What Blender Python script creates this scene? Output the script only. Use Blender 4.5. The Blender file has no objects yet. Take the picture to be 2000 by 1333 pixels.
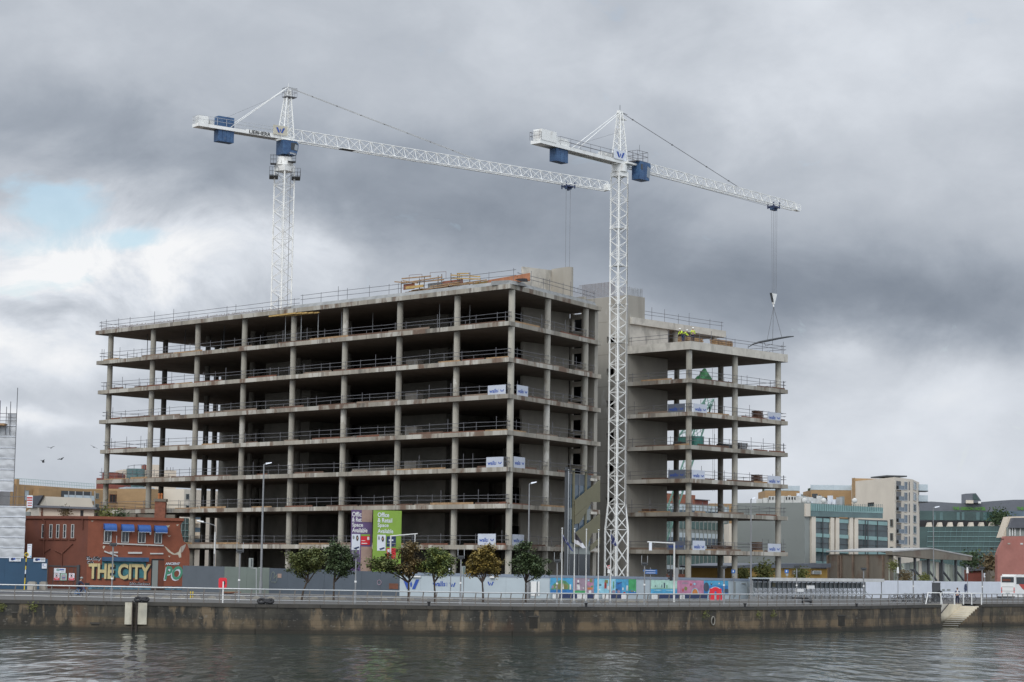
import bpy, math, random
from mathutils import Vector, Matrix
random.seed(7)
S = bpy.context.scene
COL = S.collection
# ------------------------------------------------------------------ camera
FPX, PIT, ROL, CX, CY, EYE = 4105.5, .1084, .0138, 1000.0, 666.5, 3.0
cam_d = bpy.data.cameras.new('camera')
cam_d.sensor_width = 36; cam_d.lens = FPX/2000*36
cam_d.clip_start = .5; cam_d.clip_end = 8000
cam = bpy.data.objects.new('camera', cam_d); COL.objects.link(cam); S.camera = cam
_c, _s = math.cos(ROL), math.sin(ROL)
_U0 = Vector((0, -math.sin(PIT), math.cos(PIT))); _F = Vector((0, math.cos(PIT), math.sin(PIT)))
_R0 = Vector((1, 0, 0))
_r = _R0*_c + _U0*_s; _u = _U0*_c - _R0*_s
cam.matrix_world = Matrix(((_r.x, _u.x, -_F.x, 0), (_r.y, _u.y, -_F.y, 0), (_r.z, _u.z, -_F.z, EYE), (0, 0, 0, 1)))

# ------------------------------------------------------------------ view transform
S.view_settings.view_transform = 'Standard'; S.view_settings.look = 'None'
S.view_settings.exposure = 0.0; S.view_settings.gamma = 1
S.render.resolution_x = 1024; S.render.resolution_y = 682

# ------------------------------------------------------------------ survey helpers
def ray(px, py):
    du, dv = px-CX, py-CY
    u = _c*du+_s*dv; v = -_s*du+_c*dv
    x = u/FPX; zc = -v/FPX
    return Vector((x, math.cos(PIT)-math.sin(PIT)*zc, math.sin(PIT)+math.cos(PIT)*zc))
def W(px, py, Y):
    r = ray(px, py); return r*(Y/r.y)+Vector((0, 0, EYE))
def G(px, py, z=0.0):
    r = ray(px, py); return r*((z-EYE)/r.z)+Vector((0, 0, EYE))

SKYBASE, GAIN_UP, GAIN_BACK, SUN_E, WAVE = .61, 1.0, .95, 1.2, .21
# soft bright and dark masses of the cloud deck: (survey x, y, half width, half height, strength)
SKYBLOBS = [(150, 60, 500, 130, .02), (1650, 90, 520, 150, .17), (1480, 210, 180, 60, .09), (950, 60, 380, 80, -.05), (230, 260, 420, 75, -.24), (650, 350, 330, 80, -.22), (980, 430, 330, 100, -.28),
            (1350, 540, 330, 110, -.27), (1700, 590, 330, 80, -.22), (1930, 540, 260, 110, -.14), (230, 520, 270, 100, .24), (60, 570, 200, 90, .2), (450, 560, 120, 50, .14), (640, 500, 160, 60, .20),
            (90, 720, 160, 45, .32), (100, 820, 160, 20, .30), (110, 895, 260, 45, .0), (1850, 760, 260, 90, .20), (1560, 700, 70, 50, .16), (1800, 920, 420, 70, .11), (1250, 330, 300, 90, -.05), (1500, 880, 300, 80, .08), (90, 640, 90, 30, -.16)]
SKYGAPS = [(70, 395, 130, 50, .8), (330, 495, 120, 40, .65), (60, 600, 140, 26, .6), (30, 480, 140, 45, .5)]

# ------------------------------------------------------------------ world: layered cloud over a real sky
SUN_EL, SUN_AZ = math.radians(38), math.radians(205)     # azimuth from +Y clockwise: behind the camera, a little left
world = bpy.data.worlds.new('World'); S.world = world; world.use_nodes = True
nt = world.node_tree; N = nt.nodes; L = nt.links; N.clear()
def val(x):
    n = N.new('ShaderNodeValue'); n.outputs[0].default_value = x; return n.outputs[0]
def mth(op, a, b=None, c=None, clamp=False):
    n = N.new('ShaderNodeMath'); n.operation = op; n.use_clamp = clamp
    for i, q in enumerate((a, b, c)):
        if q is None: continue
        if isinstance(q, (int, float)): n.inputs[i].default_value = q
        else: L.new(q, n.inputs[i])
    return n.outputs[0]
tc = N.new('ShaderNodeTexCoord'); sep = N.new('ShaderNodeSeparateXYZ'); L.new(tc.outputs['Generated'], sep.inputs[0])
az = mth('ARCTAN2', sep.outputs[0], sep.outputs[1]); el = mth('ARCSINE', sep.outputs[2])
comb = N.new('ShaderNodeCombineXYZ')
L.new(az, comb.inputs[0]); L.new(mth('MULTIPLY', el, 1.55), comb.inputs[1])
def noise(scale, detail, rough, off=0.0, dist=0.0):
    m = N.new('ShaderNodeMapping'); m.inputs['Location'].default_value = (off, off*.7, off*.3); L.new(comb.outputs[0], m.inputs[0])
    n = N.new('ShaderNodeTexNoise'); n.inputs['Scale'].default_value = scale; n.inputs['Detail'].default_value = detail
    n.inputs['Roughness'].default_value = rough; n.inputs['Distortion'].default_value = dist
    L.new(m.outputs[0], n.inputs['Vector']); return mth('SUBTRACT', n.outputs['Fac'], .5)
n1 = noise(9, 7, .55, 3.1, .3); n2 = noise(9, 7, .55, 11.7, .3); n3 = noise(26, 6, .6, 5.5); n4 = noise(5, 5, .5, 21.0)
azw = mth('ADD', az, mth('MULTIPLY', n1, .16)); elw = mth('ADD', el, mth('MULTIPLY', n2, .075))
def angles(px, py):
    r = ray(px, py).normalized(); return math.atan2(r.x, r.y), math.asin(r.z)
def blob(px, py, rx, ry, amp, a=azw, e=elw):
    a0, e0 = angles(px, py)
    da = mth('MULTIPLY', mth('SUBTRACT', a, a0), FPX/rx); de = mth('MULTIPLY', mth('SUBTRACT', e, e0), FPX/ry)
    q = mth('ADD', mth('MULTIPLY', da, da), mth('MULTIPLY', de, de))
    return mth('MULTIPLY', mth('EXPONENT', mth('MULTIPLY', q, -1.0)), amp)
tot = val(SKYBASE)
for b in SKYBLOBS: tot = mth('ADD', tot, blob(*b))
tot = mth('ADD', tot, mth('MULTIPLY', n1, .26)); n5 = noise(17, 9, .62, 33.0, .5)
lm = blob(240, 520, 420, 190, 1.0, az, el)
tot = mth('ADD', tot, mth('MULTIPLY', mth('MULTIPLY', n5, lm), 1.1))
tot = mth('ADD', tot, mth('MULTIPLY', n5, .14)); tot = mth('ADD', tot, mth('MULTIPLY', n3, .12)); tot = mth('ADD', tot, mth('MULTIPLY', n4, .16))
ramp = N.new('ShaderNodeValToRGB'); L.new(tot, ramp.inputs[0]); cr = ramp.color_ramp
cr.elements[0].position = 0; cr.elements[0].color = (.13, .155, .195, 1)
cr.elements[1].position = 1; cr.elements[1].color = (.92, .93, .945, 1)
for p, c in ((.2, (.222, .257, .312)), (.4, (.352, .393, .455)), (.6, (.50, .54, .60)), (.8, (.71, .75, .81))):
    e_ = cr.elements.new(p); e_.color = (*c, 1)
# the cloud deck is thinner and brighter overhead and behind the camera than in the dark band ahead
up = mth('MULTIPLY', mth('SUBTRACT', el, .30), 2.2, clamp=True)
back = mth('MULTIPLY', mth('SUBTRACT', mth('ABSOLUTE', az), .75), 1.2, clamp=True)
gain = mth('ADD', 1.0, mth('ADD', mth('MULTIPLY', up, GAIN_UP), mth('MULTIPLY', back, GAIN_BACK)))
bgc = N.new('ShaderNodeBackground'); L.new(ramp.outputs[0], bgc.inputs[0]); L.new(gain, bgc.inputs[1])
sky = N.new('ShaderNodeTexSky'); sky.sky_type = 'NISHITA'; sky.sun_disc = False
sky.sun_elevation = SUN_EL; sky.sun_rotation = SUN_AZ; sky.air_density = 1.2; sky.dust_density = 1.0
bgs = N.new('ShaderNodeBackground'); L.new(sky.outputs[0], bgs.inputs[0]); bgs.inputs[1].default_value = .14
gap = None
for b in SKYGAPS:
    q = blob(*b); gap = q if gap is None else mth('ADD', gap, q)
gap = mth('SUBTRACT', gap, mth('MULTIPLY', n5, 1.6)); gap = mth('MULTIPLY', mth('SUBTRACT', gap, .20), 1.7, clamp=True)
gap = mth('MINIMUM', gap, .75)
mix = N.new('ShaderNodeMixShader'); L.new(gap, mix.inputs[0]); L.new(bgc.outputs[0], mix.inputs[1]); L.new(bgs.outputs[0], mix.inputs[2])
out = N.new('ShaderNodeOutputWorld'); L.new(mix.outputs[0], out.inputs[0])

# ------------------------------------------------------------------ sun, veiled by the overcast
sd_ = bpy.data.lights.new('sun', 'SUN'); sd_.energy = SUN_E; sd_.angle = math.radians(24); sd_.color = (1, .955, .89)
sun = bpy.data.objects.new('sun', sd_); COL.objects.link(sun)
_sd = Vector((math.sin(SUN_AZ)*math.cos(SUN_EL), math.cos(SUN_AZ)*math.cos(SUN_EL), math.sin(SUN_EL)))
sun.rotation_euler = (-_sd).to_track_quat('-Z', 'Y').to_euler()

# ------------------------------------------------------------------ mesh helpers
class MB:
    def __init__(s): s.v = []; s.f = []; s.m = []; s.mats = []; s.sm = []
    def mi(s, m):
        if m not in s.mats: s.mats.append(m)
        return s.mats.index(m)
    def add(s, vs, fs, m=None, smooth=False):
        o = len(s.v); s.v += [tuple(p) for p in vs]; k = s.mi(m)
        for f in fs: s.f.append([i+o for i in f]); s.m.append(k); s.sm.append(smooth)
        return s
    def hexa(s, p, m=None):      # p: 4 bottom (ccw), 4 top
        return s.add(p, [(3, 2, 1, 0), (4, 5, 6, 7), (0, 1, 5, 4), (1, 2, 6, 5), (2, 3, 7, 6), (3, 0, 4, 7)], m)
    def box(s, x0, x1, y0, y1, z0, z1, m=None):
        return s.hexa([(x0, y0, z0), (x1, y0, z0), (x1, y1, z0), (x0, y1, z0), (x0, y0, z1), (x1, y0, z1), (x1, y1, z1), (x0, y1, z1)], m)
    def prism(s, pts, z0, z1, m=None, mtop=None):
        n = len(pts); a = sum(pts[i][0]*pts[(i+1) % n][1]-pts[(i+1) % n][0]*pts[i][1] for i in range(n))
        if a < 0: pts = pts[::-1]
        vs = [(p[0], p[1], z0) for p in pts]+[(p[0], p[1], z1) for p in pts]
        s.add(vs, [tuple(range(n))[::-1]]+[(i, (i+1) % n, (i+1) % n+n, i+n) for i in range(n)], m)
        return s.add(vs, [tuple(range(n, 2*n))], mtop or m)
    def tube(s, a, b, r, n=6, m=None, r2=None, cap=True):
        a = Vector(a); b = Vector(b); d = (b-a)
        if d.length < 1e-6: return s
        d.normalize(); t = Vector((0, 0, 1)) if abs(d.z) < .9 else Vector((1, 0, 0))
        x = d.cross(t).normalized(); y = d.cross(x); r2 = r if r2 is None else r2
        o = math.pi/n
        vs = [a+(x*math.cos(2*math.pi*i/n+o)+y*math.sin(2*math.pi*i/n+o))*r for i in range(n)]
        vs += [b+(x*math.cos(2*math.pi*i/n+o)+y*math.sin(2*math.pi*i/n+o))*r2 for i in range(n)]
        s.add(vs, [(i, i+n, (i+1) % n+n, (i+1) % n) for i in range(n)], m, n > 5)
        if cap: s.add(vs, [tuple(range(n)), tuple(range(n, 2*n))[::-1]], m)
        return s
    def path(s, pts, r, n=6, m=None):
        for a, b in zip(pts[:-1], pts[1:]): s.tube(a, b, r, n, m)
        return s
    def beam(s, a, b, w, h, m=None):   # rectangular bar, h is the vertical size
        a = Vector(a); b = Vector(b); d = (b-a).normalized()
        t = Vector((0, 0, 1)) if abs(d.z) < .95 else Vector((0, 1, 0))
        x = d.cross(t).normalized()*w/2; y = x.cross(d).normalized()*h/2
        return s.hexa([a-x-y, a+x-y, b+x-y, b-x-y, a-x+y, a+x+y, b+x+y, b-x+y], m)
    def ball(s, c, rx, ry, rz, n=8, k=5, m=None):
        c = Vector(c); vs = [c+Vector((0, 0, rz))]
        for j in range(1, k):
            t = math.pi*j/k
            for i in range(n):
                a = 2*math.pi*i/n; vs.append(c+Vector((rx*math.sin(t)*math.cos(a), ry*math.sin(t)*math.sin(a), rz*math.cos(t))))
        vs.append(c-Vector((0, 0, rz))); fs = []
        for i in range(n): fs.append((0, 1+i, 1+(i+1) % n)); fs.append((len(vs)-1, 1+(k-2)*n+(i+1) % n, 1+(k-2)*n+i))
        for j in range(k-2):
            for i in range(n): fs.append((1+j*n+i, 1+(j+1)*n+i, 1+(j+1)*n+(i+1) % n, 1+j*n+(i+1) % n))
        return s.add(vs, fs, m, True)
    def build(s, name, parent=None, world=True, label=None):
        me = bpy.data.meshes.new(name); off = Vector((0, 0, 0))
        if parent is not None and world: off = wloc(parent)
        me.from_pydata([(p[0]-off.x, p[1]-off.y, p[2]-off.z) for p in s.v], [], s.f)
        for m in s.mats:
            me.materials.append(m if m else MATS['grey'])
        me.polygons.foreach_set('material_index', s.m); me.polygons.foreach_set('use_smooth', s.sm)
        me.update()
        o = bpy.data.objects.new(name, me); COL.objects.link(o)
        if parent is not None: o.parent = parent
        if label: o['label'] = label
        return o
def _split(s, name, parent=None, world=True, label=None):
    """each separate piece becomes a part of its own"""
    par = list(range(len(s.v)))
    def find(i):
        while par[i] != i: par[i] = par[par[i]]; i = par[i]
        return i
    key = {}
    for i, q in enumerate(s.v):
        k = tuple(round(c, 3) for c in q)
        if k in key: par[find(i)] = find(key[k])
        else: key[k] = i
    for f in s.f:
        for j in f[1:]: par[find(j)] = find(f[0])
    groups = {}
    for n_, f in enumerate(s.f): groups.setdefault(find(f[0]), []).append(n_)
    outs = []
    for fl in groups.values():
        m2 = MB(); idx = {}
        for n_ in fl:
            nf = []
            for j in s.f[n_]:
                if j not in idx: idx[j] = len(m2.v); m2.v.append(s.v[j])
                nf.append(idx[j])
            m2.f.append(nf); m2.m.append(m2.mi(s.mats[s.m[n_]])); m2.sm.append(s.sm[n_])
        outs.append(m2.build(name, parent, world, label))
    return outs
MB.split = _split
def wloc(o):
    p = Vector(o.location)
    while o.parent: o = o.parent; p += Vector(o.location)
    return p
def tag(o, label, cat, group=None):
    o['label'] = label; o['category'] = cat
    if group: o['group'] = group
    return o
def thing(name, label, cat, loc=(0, 0, 0), rz=0, group=None):
    o = bpy.data.objects.new(name, None); COL.objects.link(o); o.location = loc; o.rotation_euler = (0, 0, rz)
    o.empty_display_size = .5
    return tag(o, label, cat, group)
def single(mb, name, label, cat, group=None, loc=None):
    """a thing that is one mesh; its origin is put at its base"""
    n = len(mb.v); cx = sum(p[0] for p in mb.v)/n; cy = sum(p[1] for p in mb.v)/n; cz = min(p[2] for p in mb.v)
    mb.v = [(p[0]-cx, p[1]-cy, p[2]-cz) for p in mb.v]
    o = mb.build(name); o.location = (cx, cy, cz); return tag(o, label, cat, group)
def struct(mb, name, kind='structure'):
    o = mb.build(name); o['kind'] = kind; return o
def children(o): return [c for c in bpy.data.objects if c.parent == o]
def dup(root, loc, rz=0, label=None, scale=None):
    r = root.copy(); COL.objects.link(r); r.location = loc; r.rotation_euler = (0, 0, rz)
    if scale: r.scale = (scale, scale, scale)
    if label: r['label'] = label
    for ch in children(root):
        c = ch.copy(); COL.objects.link(c); c.parent = r
        for g in children(ch):
            d = g.copy(); COL.objects.link(d); d.parent = c
    return r

class Fr:
    """a vertical plane (a facade, a hoarding): A left end, B right end seen from the river"""
    def __init__(s, A, B):
        s.A = Vector((A[0], A[1], 0)); B = Vector((B[0], B[1], 0)); s.L = (B-s.A).length
        s.u = (B-s.A)/s.L; s.n = Vector((s.u.y, -s.u.x, 0))
    def p(s, u, z, d=0): q = s.A+s.u*u+s.n*d; return Vector((q.x, q.y, z))
    def at(s, px, py):
        r = ray(px, py); e = Vector((0, 0, EYE))
        t = (s.A-e).dot(s.n)/r.dot(s.n); q = e+r*t
        return (q-s.A).dot(s.u), q.z
    def box(s, mb, u0, u1, z0, z1, d0, d1, m=None):
        return mb.hexa([s.p(u0, z0, d1), s.p(u1, z0, d1), s.p(u1, z0, d0), s.p(u0, z0, d0), s.p(u0, z1, d1), s.p(u1, z1, d1), s.p(u1, z1, d0), s.p(u0, z1, d0)], m)
    def rect(s, px0, py0, px1, py1):
        a = s.at(px0, (py0+py1)/2)[0]; b = s.at(px1, (py0+py1)/2)[0]
        xm = (px0+px1)/2
        return a, b, s.at(xm, py1)[1], s.at(xm, py0)[1]
    def pbox(s, mb, px0, py0, px1, py1, d0, d1, m=None):
        a, b, z0, z1 = s.rect(px0, py0, px1, py1); return s.box(mb, a, b, z0, z1, d0, d1, m)
    def poly(s, mb, pts, d0, d1, m=None):      # pts (u,z)
        n = len(pts); a = sum(pts[i][0]*pts[(i+1) % n][1]-pts[(i+1) % n][0]*pts[i][1] for i in range(n))
        if a < 0: pts = pts[::-1]
        vs = [s.p(u, z, d1) for u, z in pts]+[s.p(u, z, d0) for u, z in pts]
        return mb.add(vs, [tuple(range(n)), tuple(range(n, 2*n))[::-1]]+[(i, i+n, (i+1) % n+n, (i+1) % n) for i in range(n)], m)
    def ppoly(s, mb, pts, d0, d1, m=None): return s.poly(mb, [s.at(*q) for q in pts], d0, d1, m)

_fonts = {}
def text_mesh(txt, bold=0.0, shear=0.0):
    cu = bpy.data.curves.new('t', 'FONT'); cu.body = txt; cu.offset = bold; cu.shear = shear; cu.resolution_u = 3
    cu.space_line = .95
    o = bpy.data.objects.new('t', cu); COL.objects.link(o)
    me = bpy.data.meshes.new_from_object(o); COL.objects.unlink(o); bpy.data.objects.remove(o)
    vs = [tuple(v.co) for v in me.vertices]; fs = [tuple(p.vertices) for p in me.polygons]
    bpy.data.meshes.remove(me)
    return vs, fs
def lettering(fr, txt, u0, u1, z0, z1, d, m, name='lettering', parent=None, bold=0.02, shear=0.0, mb=None, slope=0.0):
    vs, fs = text_mesh(txt, bold, shear)
    x0 = min(v[0] for v in vs); x1 = max(v[0] for v in vs); y0 = min(v[1] for v in vs); y1 = max(v[1] for v in vs)
    sx = (u1-u0)/(x1-x0); sy = (z1-z0)/(y1-y0)
    out = [fr.p(u0+(v[0]-x0)*sx, z0+(v[1]-y0)*sy+slope*(v[0]-x0)*sx, d) for v in vs]
    own = mb is None; mb = mb or MB(); mb.add(out, fs, m)
    # the font's triangles may wind either way: make them face out
    if own: return mb.build(name, parent)
def logo(fr, mb, u0, u1, z0, z1, d, m):
    w, h = u1-u0, z1-z0
    for pts in ([(0, 1), (.21, 1), (.44, 0), (.25, 0)], [(1, 1), (.79, 1), (.56, 0), (.75, 0)], [(.43, .55), (.5, .82), (.57, .55), (.53, .22), (.47, .22)]):
        fr.poly(mb, [(u0+x*w, z0+y*h) for x, y in pts], d-.012, d, m)

# ------------------------------------------------------------------ materials
MATS = {}
def mat(name, col, rough=.7, var=.12, scale=1.5, metal=0.0, bump=0.0, stretch=(1, 1, 1), col2=None, spec=None, detail=5):
    m = bpy.data.materials.new(name); m.use_nodes = True; t = m.node_tree; b = t.nodes['Principled BSDF']
    b.inputs['Roughness'].default_value = rough; b.inputs['Metallic'].default_value = metal
    if spec is not None: b.inputs['Specular IOR Level'].default_value = spec
    g = t.nodes.new('ShaderNodeNewGeometry'); mp = t.nodes.new('ShaderNodeMapping'); mp.inputs['Scale'].default_value = stretch
    t.links.new(g.outputs['Position'], mp.inputs[0])
    n = t.nodes.new('ShaderNodeTexNoise'); n.inputs['Scale'].default_value = scale; n.inputs['Detail'].default_value = detail; n.inputs['Roughness'].default_value = .62
    t.links.new(mp.outputs[0], n.inputs['Vector'])
    r = t.nodes.new('ShaderNodeValToRGB'); t.links.new(n.outputs['Fac'], r.inputs[0])
    c2 = col2 or tuple(min(1, c*(1+var)) for c in col); c1 = tuple(c*(1-var) for c in col)
    r.color_ramp.elements[0].position = .32; r.color_ramp.elements[0].color = (*c1, 1)
    r.color_ramp.elements[1].position = .68; r.color_ramp.elements[1].color = (*c2, 1)
    t.links.new(r.outputs[0], b.inputs['Base Color'])
    if bump:
        bp = t.nodes.new('ShaderNodeBump'); bp.inputs['Strength'].default_value = bump; bp.inputs['Distance'].default_value = .05
        t.links.new(n.outputs['Fac'], bp.inputs['Height']); t.links.new(bp.outputs[0], b.inputs['Normal'])
    MATS[name] = m; return m
def overlay(m, col, lo, hi, scale, stretch, amt=1.0, off=0.0, detail=6):
    """adds a second stain layer on top of the base colour"""
    t = m.node_tree; b = t.nodes['Principled BSDF']; src = b.inputs['Base Color'].links[0].from_socket
    g = t.nodes.new('ShaderNodeNewGeometry'); mp = t.nodes.new('ShaderNodeMapping'); mp.inputs['Scale'].default_value = stretch
    mp.inputs['Location'].default_value = (off, off, off); t.links.new(g.outputs['Position'], mp.inputs[0])
    n = t.nodes.new('ShaderNodeTexNoise'); n.inputs['Scale'].default_value = scale; n.inputs['Detail'].default_value = detail; n.inputs['Roughness'].default_value = .6
    t.links.new(mp.outputs[0], n.inputs['Vector'])
    k = t.nodes.new('ShaderNodeMapRange'); k.inputs[1].default_value = lo; k.inputs[2].default_value = hi; k.inputs[4].default_value = amt
    t.links.new(n.outputs['Fac'], k.inputs[0])
    x = t.nodes.new('ShaderNodeMix'); x.data_type = 'RGBA'; t.links.new(k.outputs[0], x.inputs[0]); t.links.new(src, x.inputs[6]); x.inputs[7].default_value = (*col, 1)
    t.links.new(x.outputs[2], b.inputs['Base Color']); return m
def zband(m, col, z0, z1, wob=.25, amt=1.0, scale=.8):
    """a band of another colour below z1 (tide lines), ragged edge"""
    t = m.node_tree; b = t.nodes['Principled BSDF']; src = b.inputs['Base Color'].links[0].from_socket
    g = t.nodes.new('ShaderNodeNewGeometry'); sp = t.nodes.new('ShaderNodeSeparateXYZ'); t.links.new(g.outputs['Position'], sp.inputs[0])
    n = t.nodes.new('ShaderNodeTexNoise'); n.inputs['Scale'].default_value = scale; n.inputs['Detail'].default_value = 6; t.links.new(g.outputs['Position'], n.inputs['Vector'])
    a = t.nodes.new('ShaderNodeMath'); a.operation = 'MULTIPLY_ADD'; a.inputs[1].default_value = wob*2; t.links.new(n.outputs['Fac'], a.inputs[0]); t.links.new(sp.outputs[2], a.inputs[2])
    k = t.nodes.new('ShaderNodeMapRange'); k.inputs[1].default_value = z0+wob; k.inputs[2].default_value = z1+wob; k.inputs[3].default_value = amt; k.inputs[4].default_value = 0
    t.links.new(a.outputs[0], k.inputs[0])
    x = t.nodes.new('ShaderNodeMix'); x.data_type = 'RGBA'; t.links.new(k.outputs[0], x.inputs[0]); t.links.new(src, x.inputs[6]); x.inputs[7].default_value = (*col, 1)
    t.links.new(x.outputs[2], b.inputs['Base Color']); return m
mat('grey', (.3, .3, .3))
mat('concrete', (.36, .335, .29), .85, .2, .55, bump=.2, stretch=(1, 1, .5)); overlay(MATS['concrete'], (.20, .175, .15), .52, .72, .8, (1, 1, .15), .7)
mat('column_concrete', (.345, .325, .275), .85, .12, .6, stretch=(1, 1, .4)); overlay(MATS['column_concrete'], (.27, .25, .22), .55, .75, 1.1, (1, 1, .25), .5); overlay(MATS['column_concrete'], (.60, .58, .53), .60, .64, .35, (1, 1, .6), .6, 7)
mat('slab_concrete', (.28, .255, .21), .85, .25, .45, stretch=(1, 1, .2)); overlay(MATS['slab_concrete'], (.43, .41, .36), .52, .55, .33, (1, 1, .1), .85, 3)
overlay(MATS['slab_concrete'], (.16, .14, .12), .58, .62, 1.1, (1, 1, .05), .8, 23)
overlay(MATS['slab_concrete'], (.12, .07, .045), .54, .62, .5, (1, 1, .35), .85, 9)
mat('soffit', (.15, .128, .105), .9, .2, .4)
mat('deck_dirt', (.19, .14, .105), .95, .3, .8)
mat('tower_concrete', (.31, .29, .25), .85, .1, .3, stretch=(1, 1, .25)); overlay(MATS['tower_concrete'], (.19, .175, .15), .5, .7, .7, (1, 1, .06), .7); overlay(MATS['tower_concrete'], (.50, .48, .44), .62, .70, .3, (1, 1, .6), .5, 5)
mat('shaded_concrete', (.19, .178, .15), .9, .2, .5)  # frame concrete darkened, the interior shade is put into its colour
mat('screed', (.24, .245, .24), .9, .18, 1.2)
mat('fresh_concrete', (.50, .47, .41), .85, .15, .6); overlay(MATS['fresh_concrete'], (.32, .30, .26), .52, .62, .8, (1, 1, .5), .7)
mat('rail_steel', (.13, .13, .14), .55, .2, 2, metal=.3)
mat('rebar', (.13, .085, .06), .8, .25, 3)
mat('crane_white', (.78, .78, .75), .5, .06, .8); overlay(MATS['crane_white'], (.40, .36, .31), .58, .72, 1.6, (1, 1, .4), .6); overlay(MATS['crane_white'], (.22, .13, .08), .66, .72, 3.5, (1, 1, .5), .6, 7)
mat('crane_blue', (.024, .078, .20), .55, .3, 1.4, col2=(.05, .12, .24)); overlay(MATS['crane_blue'], (.12, .14, .16), .62, .7, 3, (1, 1, .4), .6)
mat('crane_dark', (.05, .055, .06), .6)
mat('cable', (.12, .12, .125), .5)
mat('glass_dark', (.025, .03, .035), .12, .2, .6)
mat('glass_cab', (.22, .25, .28), .15, .2, .8)
mat('white_paint', (.72, .72, .70), .5, .05, 1)
mat('dirty_white', (.55, .55, .53), .6, .12, 1)
mat('logo_blue', (.02, .07, .33), .5, .05)
mat('black', (.012, .012, .014), .6)
mat('board_white', (.66, .69, .74), .5, .05, .7)
mat('sign_beige', (.50, .47, .38), .6)
mat('timber', (.30, .19, .10), .8, .3, 2.5); mat('timber_yellow', (.42, .28, .10), .8, .2, 2); mat('plywood_red', (.25, .09, .05), .75, .2, 1.5); mat('ply_orange', (.36, .15, .075), .75, .2, 1.5)
mat('rust', (.15, .06, .035), .85, .3, 1.5)
mat('tarp_green', (.03, .14, .05), .6, .3, 2); mat('tank_green', (.045, .19, .155), .5, .1)
mat('brick', (.20, .075, .045), .85, .25, 3); mat('brick_tan', (.33, .215, .11), .85, .1, .8, stretch=(1, 1, 2)); mat('brick_red', (.18, .055, .04), .85, .15, 1)
mat('render_cream', (.60, .52, .42), .8, .06, .4); mat('render_pale', (.62, .56, .47), .8, .06, .3)
mat('clad_grey', (.245, .265, .25), .6, .05, .3)
mat('glass_teal', (.075, .135, .135), .12, .2, .4); mat('glass_teal_light', (.20, .33, .32), .3, .12, .5); mat('glass_green', (.04, .075, .07), .12, .3, .25)
mat('glass_blue', (.09, .13, .17), .1, .3, .3); mat('glass_pale', (.45, .52, .56), .3, .12, .5)
mat('metal_roof', (.12, .13, .15), .5, .1, .6); mat('slate', (.085, .09, .105), .6, .15, 1)
mat('fibre_panel', (.40, .43, .36), .8, .3, .5, stretch=(1, 1, .15)); mat('old_wall', (.17, .15, .12), .9, .2, .5, stretch=(1, 1, .3)); overlay(MATS['old_wall'], (.10, .045, .03), .55, .7, .4, (1, 1, 1), .7)
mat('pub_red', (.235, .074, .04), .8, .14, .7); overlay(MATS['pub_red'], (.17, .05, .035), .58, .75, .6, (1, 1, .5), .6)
mat('pub_side', (.135, .045, .027), .85, .14, .6); overlay(MATS['pub_side'], (.09, .035, .03), .55, .75, .6, (1, 1, .4), .6)  # pub red for the side face, its shade put into the colour
mat('plaster_bare', (.50, .46, .37), .9, .2, 2)
mat('awning', (.025, .095, .31), .6, .12, 3)
mat('mural_teal', (.045, .17, .19), .6, .35, 1.3); mat('mural_blue', (.04, .10, .19), .6, .25, .8); mat('graffiti_blue', (.07, .16, .22), .7, .7, 2.2)
mat('cream_letter', (.60, .50, .25), .6, .1, 1.5); mat('green_letter', (.07, .27, .17), .6, .1)
mat('hoard_grey', (.085, .10, .115), .6, .08, .5); mat('hoard_green', (.16, .19, .165), .6, .08, .5); mat('hoard_dark', (.068, .085, .105), .6, .1, .5)
mat('hoard_white', (.40, .46, .49), .55, .05, .4); mat('hoard_cap', (.20, .24, .30), .6, .08, .5); mat('hoard_blue', (.028, .075, .135), .55, .1, .4)
mat('mesh_gold', (.16, .148, .09), .7, .08, .8)
mat('asphalt', (.045, .045, .048), .9, .15, .8); mat('paving', (.072, .068, .062), .9, .15, .9); mat('kerb', (.20, .195, .185), .9, .1)
mat('steel_rail', (.44, .45, .45), .38, .08, 1, metal=.5)
mat('post_brown', (.16, .145, .13), .5, .1, metal=.3)
mat('lamp_grey', (.23, .235, .24), .5, .1, metal=.2)
mat('red_paint', (.62, .02, .035), .5, .08)
mat('yellow_paint', (.62, .45, .02), .5)
mat('purple', (.115, .07, .17), .6, .06); mat('lime', (.22, .36, .05), .6, .06); mat('bare_ply', (.34, .235, .19), .8, .15, 1)
mat('sheet_wrap', (.47, .485, .50), .6, .06, .8, bump=.3, stretch=(.6, .6, 1.2)); overlay(MATS['sheet_wrap'], (.70, .71, .72), .60, .68, 1.6, (.25, .25, 1.3), .35, 4); overlay(MATS['sheet_wrap'], (.30, .31, .32), .60, .70, .9, (1, 1, .5), .4, 14)
mat('tarmac_line', (.5, .5, .48), .8)
mat('skin', (.45, .27, .19), .6); mat('navy_cloth', (.018, .022, .05), .9); mat('jeans', (.035, .055, .11), .9); mat('hivis', (.55, .72, .05), .7); mat('hat_white', (.75, .75, .72), .4)
mat('shirt_white', (.6, .6, .6), .8); mat('brown_hair', (.05, .03, .02), .8)
mat('rubber', (.02, .02, .022), .8); mat('bark', (.06, .045, .035), .95, .3, 4)
mat('pink_wall', (.33, .14, .115), .85, .14, .5); overlay(MATS['pink_wall'], (.30, .10, .08), .56, .74, .5, (1, 1, .4), .7)
mat('ochre_wall', (.42, .26, .07), .8, .1, .5)
mat('stair_cream', (.58, .52, .40), .85, .12, .8); zband(MATS['stair_cream'], (.05, .045, .03), -1.9, -1.2)
mat('navy', (.02, .035, .10), .5); mat('sign_blue', (.02, .11, .33), .5)
mat('stone', (.24, .225, .195), .9, .15, 1)
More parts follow.
